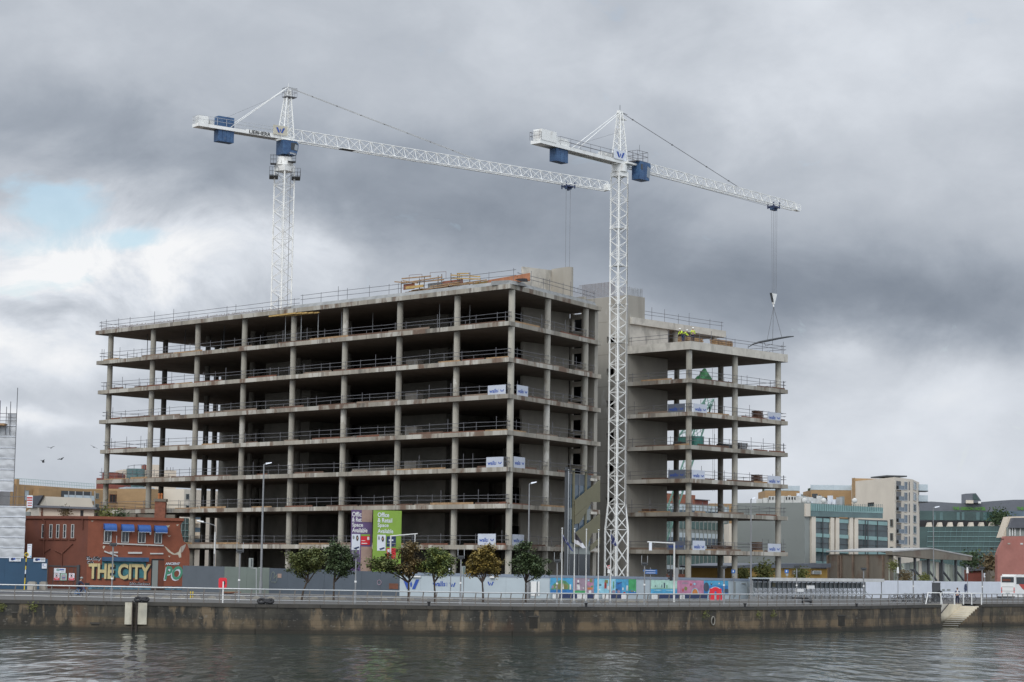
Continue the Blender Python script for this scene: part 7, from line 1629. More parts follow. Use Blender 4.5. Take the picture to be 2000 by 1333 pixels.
# kiosk
p = G(1830, 1176); t_ = thing('dark_kiosk', 'dark upright kiosk cabinet with rounded side left of the standing man', 'kiosk', tuple(p)); hK = W(1830, 1139, p.y).z
g = MB(); g.box(p.x-.5, p.x+.35, p.y-.3, p.y+.3, 0, hK, M['crane_dark']); g.build('cabinet', t_); g = MB(); g.tube((p.x+.28, p.y-.31, hK*.45), (p.x+.28, p.y-.36, hK*.45), .35, 12, M['black']); g.box(p.x-.55, p.x+.4, p.y-.34, p.y+.34, hK, hK+.06, M['lamp_grey']); g.build('cap', t_)
g = MB()   # emblem on the hoarding near the man
for k in range(2):
    for i in range(10): a, b2 = 2*math.pi*i/10, 2*math.pi*(i+1)/10; u, z = FG10.at(1885+k*1.5, 1149-k*1); g.tube(FG10.p(u+.3*math.cos(a), z+.5*math.sin(a), .03), FG10.p(u+.3*math.cos(b2), z+.5*math.sin(b2), .03), .05, 4, M['navy'])
FG10.pbox(g, 1840, 1151, 1845, 1155, .02, .03, M['clad_grey']); FG10.pbox(g, 1849, 1151, 1856, 1154, .02, .03, M['clad_grey']); g.build('emblem', bpy.data.objects['white_hoarding.004'])
# coach
pB = G(1955, 1171.5); cz = W(1955, 1122, pB.y).z; t_ = thing('coach', 'white coach with orange red emblem, seen from behind at the right edge', 'bus', tuple(pB))
FB1 = Fr(pB, W(1982.5, 1171, pB.y-.3)); FB2 = Fr(FB1.p(FB1.L, 0), FB1.p(FB1.L, 0)+Vector((9, 6.5, 0))); bw = FB1.L
back = FB1.u*bw; ln = FB2.u*11; A0 = FB1.p(0, 0)
g = MB(); pts = [A0, A0+back, A0+back+ln, A0+ln]; g.prism([tuple(q[:2]) for q in pts], .35, cz-.2, M['white_paint']); c = sum((q for q in pts), Vector())/4
g.prism([tuple((c+(q-c)*.96)[:2]) for q in pts], cz-.2, cz, M['white_paint']); g.build('body', t_)
g = MB(); FB1.box(g, bw*.07, bw*.93, cz-1.05, cz-.35, .0, .03, M['glass_dark']); FB1.box(g, bw*.12, bw*.7, cz-.9, cz-.6, .03, .035, M['pub_side']); g.build('rear_window', t_)
g = MB(); FB2.box(g, .3, 10.5, cz-1.25, cz-.35, .0, .03, M['glass_dark']); g.build('side_window', t_)
for q in (.03, .91): g = MB(); FB1.box(g, bw*q, bw*(q+.06), .9, 1.6, .0, .04, M['red_paint']); FB1.box(g, bw*q, bw*(q+.06), 1.15, 1.3, .04, .045, M['black']); g.split('tail_light', t_)
g = MB(); FB1.box(g, bw*.08, bw*.9, 1.65, 1.7, .0, .02, M['clad_grey']); FB1.box(g, bw*.08, bw*.9, 1.1, 1.14, .0, .02, M['clad_grey']); FB1.box(g, bw*.35, bw*.65, .75, .9, .0, .02, M['clad_grey']); FB1.box(g, 0, bw, .3, .5, -.1, .05, M['lamp_grey']); g.build('rear_panel', t_)
g = MB(); FB2.poly(g, [(.8, 2.0), (1.4, 2.3), (2.0, 1.9), (3.2, 1.3), (2.6, 1.0), (1.5, 1.4)], 0, .02, M['m_red']); FB2.poly(g, [(1.6, 1.8), (2.8, 1.9), (3.6, 1.5), (2.6, 1.5)], .0, .025, M['m_orange']); g.build('emblem', t_)
for u in (2.6, 8.6): g = MB(); g.tube(FB2.p(u, .5, -.25), FB2.p(u, .5, .03), .5, 16, M['rubber']); w_o = g.build('wheel', t_); g = MB(); g.tube(FB2.p(u, .5, .03), FB2.p(u, .5, .06), .26, 12, M['steel_rail']); g.build('rim', w_o)
g = MB(); FB1.box(g, .05, bw-.05, .12, .35, -9, -.3, M['black']); g.build('chassis', t_)
# blue edged stone blocks by the pub
for px, w, lb_ in ((62, 14, 'rough stone block at the foot of the blue hoarding, left one'), (84, 11, 'rough stone block beside the pub side wall, right one')):
    p = G(px, 1153.5); k = p.y/FPX; g = MB(); g.box(p.x-w/2*k, p.x+w/2*k*1.2, p.y-.5, p.y+.4, 0, .88, M['concrete']); g.box(p.x-w/2*k+.1, p.x+w/2*k, p.y-.4, p.y+.3, .88, .98, M['stone']); single(g, 'stone_block', lb_, 'stone block')
p = G(452, 1160.5); g = MB()
for k in range(6): g.beam((p.x-1, p.y-.3+.1*k, .12+.03*(k % 3)), (p.x+1, p.y-.2+.1*k, .16+.04*(k % 2)), .1, .12, M['timber' if k % 2 else 'rust'])
single(g, 'timber_pile', 'low brown timber pile at the foot of the green grey hoarding', 'timber')
# ================================================================== STREET FURNITURE
def head_lamp(px, ptop, pbase, label, side=1, hl=14, r=.085, name='street_lamp', grp='tall street lamps'):
    p = G(*pbase) if isinstance(pbase, tuple) else W(px, 1165, pbase); p.z = 0; zt = W(px, ptop, p.y).z; t_ = thing(name, label, 'street lamp', tuple(p), 0, grp)
    top = Vector((W(px, ptop, p.y).x, p.y, 0)); top = Vector((p.x, p.y, zt)); k = p.y/FPX
    g = MB(); g.tube(p, p+Zv*1.4, r*1.5, 10, M['lamp_grey']); g.tube(p+Zv*1.4, top, r, 10, M['lamp_grey'], r2=r*.6); g.build('pole', t_)
    g = MB(); g.tube(top, top+Vector((side*hl*k*.4, 0, .12)), .05, 6, M['lamp_grey']); g.build('arm', t_)
    g = MB(); a = top+Vector((side*hl*k*.25, 0, .1)); b2 = top+Vector((side*hl*k, 0, .22))
    g.hexa([a+Vector((0, -.15, -.08)), b2+Vector((0, -.15, -.04)), b2+Vector((0, .15, -.04)), a+Vector((0, .15, -.08)), a+Vector((0, -.1, .1)), b2+Vector((0, -.08, .06)), b2+Vector((0, .08, .06)), a+Vector((0, .1, .1))], M['board_white']); g.build('lamp_head', t_)
    return t_
head_lamp(510.8, 908, (508.8, 1161.5), 'tallest street lamp, grey pole in front of the left half of the office block', 1, 15, .13)
head_lamp(1031, 946, (1031, 1170), 'tall grey street lamp rising behind the dark green tree near the block corner', 1, 14, .10)
head_lamp(1467.5, 976, (1466.5, 1172), 'tall grey street lamp right of the wing, beside the shelter left end', 1, 8, .11)
head_lamp(1825, 993, (1824, 1170), 'grey street lamp in front of the glass hotel, with flat white head', 1, 12, .08)
# old curved bracket lamp behind the hoarding
p = G(417, 1156); k = p.y/FPX; zt = W(417, 1040, p.y).z; t_ = thing('bracket_lamp', 'slim lamp post with a long curved arm and white lantern left of the tallest lamp', 'street lamp', tuple(p))
g = MB(); g.tube(p, Vector((p.x, p.y, zt-1.5)), .07, 8, M['lamp_grey']); g.tube((p.x, p.y, zt-2.5), (p.x, p.y, zt), .11, 8, M['dirty_white']); g.build('pole', t_)
g = MB(); P_ = [Vector((p.x, p.y, zt)), Vector((p.x, p.y, W(417, 1030, p.y).z)), Vector((p.x-3*k, p.y, W(414, 1026, p.y).z)), Vector((p.x-16*k, p.y, W(400, 1022, p.y).z)), Vector((p.x-28*k, p.y, W(390, 1020, p.y).z))]; g.path(P_, .045, 6, M['lamp_grey']); g.build('arm', t_)
g = MB(); g.tube(P_[-1]+Vector((.3, 0, 0)), P_[-1]+Vector((-.5, 0, .12)), .12, 8, M['white_paint']); g.build('lamp_head', t_)
# quayside lanterns: flat dark head with two upright prongs
def quay_lamp(px, pyh, pyb, label, prong=1.0, Yb=None):
    p = G(px, pyb) if not Yb else W(px, pyb, Yb); p.z = 0; zt = W(px, pyh, p.y).z; t_ = thing('quay_lamp', label, 'street lamp', tuple(p), 0, 'slim quayside lamps with flat dark heads'); 
    g = MB(); g.tube(p, p+Zv*1.0, .10, 8, M['lamp_grey']); g.tube(p+Zv*1.0, p+Zv*zt, .065, 8, M['lamp_grey']); g.build('pole', t_)
    g = MB(); g.box(p.x-.28, p.x+.28, p.y-.22, p.y+.22, zt-.02, zt+.14, M['crane_dark']); g.box(p.x-.2, p.x+.2, p.y-.15, p.y+.15, zt-.14, zt-.02, M['crane_dark']); g.build('lamp_head', t_)
    if prong:
        g = MB()
        for s_ in (-.27, .27): g.tube((p.x+s_, p.y, zt-.1), (p.x+s_, p.y, zt+prong*.75), .022, 5, M['steel_rail'])
        g.build('prong', t_)
    g = MB(); g.tube(p+Zv*1.75, p+Zv*1.9, .1, 8, M['white_paint']); g.build('collar', t_)
for px, h_, b2, lb_, pr_ in ((217.5, 1064, 1173, 'quayside lamp standing in front of the pub', 1), (466, 1077, 1176, 'quayside lamp between the red lifebuoy box and the tallest street lamp', 1), (693.5, 1086, 1179, 'quayside lamp in front of the purple letting board', 1), (899, 1089, 1181, 'quayside lamp left of the yellow tree', 1), (1087.5, 1096, 1180, 'quayside lamp right of the dark green tree, left of the first flagpole', 1), (1258.5, 1102, 1182, 'quayside lamp between the crane mast and the gantry signal', 1),
                      (1414, 1108, 1181, 'quayside lamp in front of the right end of the blue mural', 0), (1556, 1107, 1179, 'quayside lamp standing before the left half of the shelter', 0), (1687, 1112, 1180, 'quayside lamp standing before the right end of the shelter', 0), (1784, 1114, 1178, 'quayside lamp in front of the middle of the warehouse', 0), (1919, 1110, 1178, 'quayside lamp between the stairs and the coach', 0)):
    quay_lamp(px, h_, b2, lb_, pr_)
for px, lb_ in ((1754, 'slim post with white lantern in front of the warehouse corner'), (1890, 'slim post with white lantern right of the standing man')):
    p = G(px, 1172); zt = W(px, 1120, p.y).z; t_ = thing('lantern_post', lb_, 'street lamp', tuple(p)); g = MB(); g.tube(p, p+Zv*zt, .04, 6, M['lamp_grey']); g.build('pole', t_); g = MB(); g.tube(p+Zv*zt, p+Zv*(zt+.75), .16, 8, M['white_paint'], r2=.1); g.build('lantern', t_)
# signals on overhead arms
def signal_arm(px, ptop, pb, px_arm, py_arm, label):
    p = G(px, pb); zt = W(px, ptop, p.y).z; k = p.y/FPX; t_ = thing('gantry_signal', label, 'traffic light', tuple(p)); g = MB(); g.tube(p, p+Zv*zt, .10, 10, M['dirty_white'], r2=.085); g.build('pole', t_)
    e = Vector((p.x+(px_arm-px)*k, p.y, W(px_arm, py_arm, p.y).z)); g = MB(); g.tube(p+Zv*(zt-.08), e, .075, 8, M['dirty_white']); g.build('arm', t_); return t_, p, e, k
t_, p, e, k = signal_arm(761, 1046, 1164, 813, 1043, 'signal post with overhead arm and hanging light in front of the lime board')
g = MB(); q = e-Vector((9*k, 0, 0)); g.box(q.x-.16, q.x+.16, q.y-.15, q.y+.15, q.z-1.1, q.z-.15, M['black']); s_o = g.build('signal_head', t_)
g = MB()
for z in (-.38, -.62, -.88): g.tube((q.x-.0, q.y-.15, q.z+z), (q.x, q.y-.28, q.z+z), .09, 8, M['crane_dark'])
g.build('lens_hood', s_o); g = MB(); q = e-Vector((5*k, 0, 0)); g.box(q.x-.05, q.x+.05, q.y-.05, q.y+.05, q.z-.95, q.z, M['white_paint']); g.build('hanger', t_)
t_, p, e, k = signal_arm(1316.5, 1060, 1176.5, 1264, 1059, 'white signal post with arm reaching left in front of the right wing')
g = MB(); q = e+Vector((6*k, 0, 0)); g.box(q.x-.14, q.x+.14, q.y-.1, q.y+.1, q.z-.85, q.z-.05, M['board_white']); g.build('hanging_box', t_)
g = MB(); q = Vector((p.x-6*k, p.y, W(1312, 1123, p.y).z)); g.box(q.x-.14, q.x+.14, q.y-.15, q.y+.15, q.z-.6, q.z+.55, M['black']); s_o = g.build('signal_head', t_)
g = MB()
for z in (-.35, 0, .35): g.tube((q.x-.1, q.y, q.z+z), (q.x-.3, q.y-.1, q.z+z), .1, 8, M['crane_dark'])
g.build('lens_hood', s_o); g = MB(); q = Vector((p.x+4.5*k, p.y, W(1321, 1122, p.y).z)); g.box(q.x-.17, q.x+.17, q.y-.1, q.y+.2, q.z-.65, q.z+.65, M['lamp_grey']); g.build('signal_back', t_)
# smaller signs on posts
def sign_post(px, pb, rects, label, Y=None, ptop=None, cat='sign'):
    p = G(px, pb) if not Y else W(px, pb, Y); p.z = 0; F = Fr(p+Vector((-5, 0, 0)), p+Vector((5, 0, 0))); t_ = thing('signpost', label, cat, tuple(p)); zt = W(px, ptop, p.y).z
    g = MB(); g.tube(p, p+Zv*zt, .045, 6, M['lamp_grey']); g.build('post', t_)
    for r in rects:
        g = MB()
        if r[0] == 'disc':
            u, z = F.at(r[1], r[2]); rr = r[3]*p.y/FPX; n = 14; F.poly(g, [(u+rr*math.cos(2*math.pi*i/n), z+rr*math.sin(2*math.pi*i/n)) for i in range(n)], .05, .08, M[r[4]]); F.poly(g, [(u+rr*.7*math.cos(2*math.pi*i/n), z+rr*.7*math.sin(2*math.pi*i/n)) for i in range(n)], .08, .09, M['white_paint']); F.box(g, u-rr*.35, u+rr*.35, z-rr*.15, z+rr*.4, .09, .1, M['black'])
        else:
            F.pbox(g, *r[1:5], .05, .09, M[r[5]])
            if len(r) > 6:
                for q in r[6]: F.pbox(g, *q[:4], .09, .1, M[q[4]])
        g.build('sign_panel', t_)
    return t_
sign_post(507, 1160, [('r', 505, 1108.5, 510, 1121.5, 'white_paint', [(506, 1110, 509, 1111.5, 'clad_grey'), (506, 1114, 509, 1115.5, 'clad_grey'), (506, 1118, 509, 1119, 'clad_grey')])], 'small white parking plate on a thin post beside the tallest lamp', ptop=1108)
p = G(501, 1168); t_ = thing('signal_frame', 'grey framed signal box on a cranked post left of the tallest lamp', 'traffic light', tuple(p)); F = Fr(p+Vector((-5, 0, 0)), p+Vector((5, 0, 0)))
g = MB(); q = lambda x, y: F.p(*F.at(x, y)); g.path([q(500.5, 1168), q(500.5, 1110.5), q(489, 1110), q(489, 1094)], .04, 6, M['steel_rail']); g.build('post', t_); g = MB(); F.pbox(g, 486, 1090.5, 494.5, 1108.5, -.1, .1, M['clad_grey']); F.pbox(g, 490.5, 1092, 493, 1107, .1, .12, M['crane_dark']); g.build('signal_back', t_)
sign_post(905, 1169, [('r', 900.5, 1106, 909, 1122.5, 'clad_grey', [(905, 1107.5, 907.5, 1121, 'glass_teal')])], 'grey backed sign box right of the lamp near the yellow tree', ptop=1107)
sign_post(879.5, 1170, [('r', 879, 1107, 883.5, 1120, 'black'), ('r', 876.5, 1105, 879, 1121, 'board_white')], 'black and white pedestrian signal right of the olive tree', ptop=1105, cat='traffic light')
sign_post(1190.5, 1178, [('disc', 1189.5, 1107.5, 3.2, 'red_paint'), ('r', 1186.5, 1113, 1192, 1120, 'white_paint')], 'round red ringed sign above a white plate in front of the crane mast', ptop=1105)
sign_post(1270, 1172, [('r', 1256, 1113, 1283.5, 1116.8, 'sign_blue', [(1260, 1114.5, 1280, 1115.3, 'board_white')]), ('r', 1258, 1117.5, 1283.5, 1121.5, 'sign_blue', [(1262, 1119, 1280, 1119.8, 'board_white')])], 'blue direction sign with two arms left of the white signal post', ptop=1109)
for px, y, lb_ in ((1433, 1116, 'blue parking sign in front of the right wing end'), (1537, 1116, 'blue parking sign left of the quay lamp before the shelter')):
    sign_post(px, 1171, [('r', px-4.5, y-3, px+3, y+4, 'sign_blue', [(px-2, y-1.5, px, y+2, 'board_white')]), ('r', px-2.5, y+5, px+2.5, y+9, 'clad_grey')], lb_, ptop=y-2)
# yellow stop post
p = G(47.5, 1152.5); t_ = thing('stop_post', 'leaning yellow and black post with a round yellow plate in front of the blue hoarding', 'signpost', tuple(p)); tq = W(51.5, 1090, p.y)
for i in range(8):
    a = p.lerp(tq, i/8); b2 = p.lerp(tq, (i+1)/8); g = MB(); g.tube(a, b2, .065, 8, M['black' if i in (3, 6) else ('board_white' if i == 4 else 'yellow_paint')]); g.build('post_band', t_)
g = MB(); c = W(52, 1083.5, p.y)
g.tube(c+Vector((0, -.06, 0)), c+Vector((0, .06, 0)), .24, 14, M['yellow_paint']); g.tube(c+Vector((0, -.07, 0)), c+Vector((0, -.061, 0)), .16, 10, M['crane_dark']); g.build('round_plate', t_)
for px, py, lb_ in ((372, 1168.5, 'left one of two short yellow posts by the kerb'), (376.5, 1168.8, 'right one of two short yellow posts by the kerb')):
    p = G(px, py); t_ = thing('short_post', lb_, 'post', tuple(p)); g = MB(); g.tube(p, p+Zv*.62, .05, 6, M['yellow_paint']); g.build('post', t_); g = MB(); g.tube(p+Zv*.25, p+Zv*.4, .055, 6, M['black']); g.build('band', t_)
# lifebuoy box
p = G(435.5, 1178); F = Fr(p+Vector((-5, 0, 0)), p+Vector((5, 0, 0))); t_ = thing('lifebuoy_station', 'red lifebuoy box on a white post behind the quay railing', 'lifebuoy', tuple(p)); u0, u1, z0, z1 = F.rect(427.3, 1129, 443, 1149.5)
w = u1-u0; h = z1-z0; c8 = .1; g = MB(); F.poly(g, [(u0+c8, z0), (u1-c8, z0), (u1, z0+c8), (u1, z1-c8), (u1-c8, z1), (u0+c8, z1), (u0, z1-c8), (u0, z0+c8)], -.12, .12, M['red_paint']); g.build('housing', t_)
g = MB(); F.poly(g, [((u0+u1)/2+.11+w*.17*math.cos(i*math.pi/6), (z0+z1)/2+h*.22*math.sin(i*math.pi/6)) for i in range(12)], .12, .125, M['black']); g.build('opening', t_)
g = MB(); F.box(g, 4.95, 5.05, 0, z1-.3, .13, .2, M['white_paint']); g.build('post', t_)
# flagpoles and flags
def flagpole(px, ptop, pb, label):
    p = G(px, pb); zt = W(px, ptop, p.y).z; t_ = thing('flagpole', label, 'flagpole', tuple(p), 0, 'white flagpoles on the quay'); g = MB(); g.tube(p, p+Zv*zt, .06, 10, M['dirty_white'], r2=.045); g.build('pole', t_)
    g = MB(); g.ball(p+Zv*(zt+.06), .09, .09, .09, 8, 5, M['steel_rail']); g.build('finial', t_); g = MB(); g.tube(p, p+Zv*.25, .16, 10, M['lamp_grey']); g.build('base', t_); return p, zt
def flag(p, pts, cols, name, label, dz=0):
    """cloth hanging in folds from the pole; pts: pixel outline top-left, top-right, bottom-right, bottom-left"""
    F = Fr(p+Vector((-5, -.12, 0)), p+Vector((5, -.12, 0))); q = [F.at(*a) for a in pts]; n, m2 = 12, 8; vs = []
    for j in range(m2+1):
        for i in range(n+1):
            a, b2 = i/n, j/m2; u = (q[0][0]*(1-a)+q[1][0]*a)*(1-b2)+(q[3][0]*(1-a)+q[2][0]*a)*b2; z = (q[0][1]*(1-a)+q[1][1]*a)*(1-b2)+(q[3][1]*(1-a)+q[2][1]*a)*b2
            vs.append(F.p(u, z-.1*math.sin(a*9+b2*2)*a, .22*math.sin(a*8+b2*3)*(.2+a)))
    g = MB(); g.v = [tuple(v) for v in vs]
    for j in range(m2):
        for i in range(n):
            g.f.append([j*(n+1)+i, j*(n+1)+i+1, (j+1)*(n+1)+i+1, (j+1)*(n+1)+i]); g.m.append(g.mi(M[cols(i/n, j/m2)])); g.sm.append(True)
    return single(g, name, label, 'flag')
mat('flag_navy', (.03, .04, .14), .8); mat('flag_dark', (.06, .055, .065), .8); mat('flag_white', (.62, .62, .64), .8)
fp = [flagpole(px, t2, 1179, lb_) for px, t2, lb_ in ((1096.5, 1034, 'leftmost white flagpole, the navy emblem flag on it'), (1121, 1035, 'white flagpole second from the left, dark and white flag on it'), (1144, 1036, 'white flagpole third from the left, without a flag'), (1168, 1037, 'white flagpole fourth from the left, bare, just left of the crane mast'), (1192, 1039, 'rightmost white flagpole, standing before the crane mast'))]
flag(fp[0][0], ((1097.5, 1044), (1103, 1049), (1121, 1081), (1101, 1056)), lambda a, b2: 'flag_white' if (.3 < a < .42 and b2 < .7) else 'flag_navy', 'flag', 'navy flag with a pale crescent on the leftmost flagpole')
flag(fp[1][0], ((1122, 1040), (1127, 1044), (1144.5, 1073), (1122.5, 1062)), lambda a, b2: 'flag_white' if b2 > .55 else 'flag_dark', 'flag', 'dark over white flag on the second flagpole')
flag(fp[4][0], ((1193, 1043), (1198, 1047), (1205, 1068), (1194, 1062)), lambda a, b2: 'flag_navy' if (a+b2) % .6 > .08 else 'flag_white', 'flag', 'small navy flag in front of the crane mast')

# ================================================================== TREES
def leaf_mat(name, c1, c2, c3):
    m = bpy.data.materials.new(name); m.use_nodes = True; t = m.node_tree; b = t.nodes['Principled BSDF']; b.inputs['Roughness'].default_value = .75
    g = t.nodes.new('ShaderNodeNewGeometry'); n = t.nodes.new('ShaderNodeTexNoise'); n.inputs['Scale'].default_value = 1.6; n.inputs['Detail'].default_value = 4; t.links.new(g.outputs['Position'], n.inputs['Vector'])
    mx = t.nodes.new('ShaderNodeMath'); mx.operation = 'MULTIPLY_ADD'; mx.inputs[1].default_value = .38; t.links.new(g.outputs['Random Per Island'], mx.inputs[0])
    sc_ = t.nodes.new('ShaderNodeMath'); sc_.operation = 'MULTIPLY_ADD'; sc_.inputs[1].default_value = 1.3; sc_.inputs[2].default_value = -.35; t.links.new(n.outputs['Fac'], sc_.inputs[0]); t.links.new(sc_.outputs[0], mx.inputs[2])
    r = t.nodes.new('ShaderNodeValToRGB'); t.links.new(mx.outputs[0], r.inputs[0]); e = r.color_ramp.elements; e[0].position = .15; e[0].color = (*c1, 1); e[1].position = .85; e[1].color = (*c3, 1); k = e.new(.5); k.color = (*c2, 1)
    t.links.new(r.outputs[0], b.inputs['Base Color']); MATS[name] = m; return m
leaf_mat('leaf_olive', (.05, .065, .02), (.095, .115, .03), (.18, .18, .05)); leaf_mat('leaf_deep', (.028, .045, .018), (.05, .078, .028), (.095, .13, .042))
leaf_mat('leaf_bronze', (.065, .055, .022), (.125, .09, .032), (.20, .125, .04)); leaf_mat('leaf_yellow', (.09, .075, .022), (.20, .15, .035), (.36, .24, .05)); leaf_mat('leaf_green', (.045, .07, .022), (.10, .135, .035), (.24, .24, .05))
def tree(px, pb, lobes, mats, label, seed, n=5200, lean=0, ttop=1134):
    """lobes: (px, py, rx_px, ry_px, material index)"""
    random.seed(seed); p = G(px, pb); k = p.y/FPX; t_ = thing('street_tree', label, 'tree', tuple(p), 0, 'young street trees along the quay')
    L3 = [(Vector((W(a, b2, p.y).x, p.y+random.uniform(-.3, .3), W(a, b2, p.y).z)), rx*k*1.09, ry*k*1.08, mi) for a, b2, rx, ry, mi in lobes]
    cen = sum((l[0] for l in L3), Vector())/len(L3); zt = W(px, ttop, p.y).z
    g = MB(); t0 = p+Vector((lean, 0, zt)); g.tube(p, p+Vector((lean*.3, 0, zt*.5)), .10, 9, M['bark'], r2=.085); g.tube(p+Vector((lean*.3, 0, zt*.5)), t0, .085, 9, M['bark'], r2=.07)
    for c, rx, ry, mi in L3:
        md = t0.lerp(c, .5)+Vector((random.uniform(-.2, .2), random.uniform(-.3, .3), -.1)); g.tube(t0-Zv*.2, md, .07, 6, M['bark'], r2=.045); g.tube(md, c, .045, 6, M['bark'], r2=.02)
        for j in range(3): g.tube(md, c+Vector((random.uniform(-rx, rx)*.7, random.uniform(-rx, rx)*.7, random.uniform(-ry, ry)*.6)), .03, 5, M['bark'], r2=.008)
    g.build('trunk', t_)
    # leaves gathered in clumps spread through the volume of every lobe
    g = MB(); vol = [l[1]**2*l[2] for l in L3]; tot_ = sum(vol)
    for l, v in zip(L3, vol):
        c, rx, ry, mi = l; nc = max(8, int(105*v/tot_))
        gapdir = Vector((random.uniform(-1, 1), random.uniform(-1, 1), random.uniform(-1, 1))).normalized()
        for _ in range(nc):
            while True:
                q = Vector((random.uniform(-1, 1), random.uniform(-1, 1), random.uniform(-1, 1)))
                if .25 < q.length < 1 and (q.normalized().dot(gapdir) < .55 or random.random() < .2): break
            q = q*(.55+.62*random.random()) if q.length > .6 else q
            cc = c+Vector((q.x*rx, q.y*rx*.85, q.z*ry)); cr_ = random.uniform(.22, .44)
            for _ in range(int(n/90*random.uniform(.5, 1.3))):
                o = Vector((random.gauss(0, 1), random.gauss(0, 1), random.gauss(0, .75)))*cr_*.6; pt = cc+o; s_ = random.uniform(.075, .14)
                a = Vector((random.uniform(-1, 1), random.uniform(-1, 1), random.uniform(-.6, .6))).normalized()*s_; nn = Vector((random.uniform(-.7, .7), random.uniform(-.7, .7), 1)); b2 = a.cross(nn).normalized()*s_*.6
                g.add([pt-a, pt+b2, pt+a*1.1, pt-b2], [(0, 1, 2, 3)], M[mats[mi]])
    g.build('crown', t_); return t_
tree(588.6, 1175, ((600, 1092, 34, 24, 0), (578, 1098, 22, 16, 0), (612, 1078, 22, 16, 0), (590, 1112, 28, 14, 0), (622, 1105, 18, 16, 0)), ('leaf_olive',), 'olive green street tree, leftmost in the row', 1, lean=.5)
tree(651.5, 1173, ((662, 1085, 28, 22, 0), (648, 1072, 16, 13, 0), (680, 1100, 22, 20, 0), (655, 1108, 26, 14, 0), (672, 1118, 20, 10, 0)), ('leaf_deep',), 'dark green street tree second from the left, touching the olive one', 2)
tree(797.5, 1178, ((750, 1097, 26, 17, 1), (772, 1108, 22, 15, 1), (797, 1085, 22, 18, 0), (805, 1072, 12, 9, 0), (818, 1098, 24, 18, 0), (796, 1108, 26, 14, 0), (737, 1105, 15, 12, 1)), ('leaf_bronze', 'leaf_olive'), 'wide bronze and green street tree below the lime board', 3, n=6500)
tree(849.5, 1179, ((850, 1088, 22, 14, 0), (866, 1098, 22, 16, 0), (838, 1104, 20, 14, 0), (860, 1114, 24, 10, 0), (845, 1078, 12, 8, 0)), ('leaf_green',), 'yellow green street tree, fourth from the left', 4, lean=-.1)
tree(943.5, 1177, ((946, 1082, 22, 14, 0), (930, 1100, 22, 16, 0), (962, 1102, 20, 18, 0), (948, 1114, 24, 12, 0), (955, 1070, 12, 8, 0), (920, 1118, 14, 9, 0)), ('leaf_yellow',), 'golden yellow autumn street tree below the lowest white board', 5, lean=-.1)
tree(1026.6, 1177, ((1030, 1082, 22, 16, 0), (1018, 1070, 14, 9, 0), (1046, 1100, 22, 16, 0), (1012, 1102, 20, 15, 0), (1032, 1112, 30, 13, 0), (1060, 1118, 14, 8, 0), (1027, 1066, 10, 6, 0)), ('leaf_deep',), 'dark green street tree, rightmost in the row', 6)
random.seed(99)

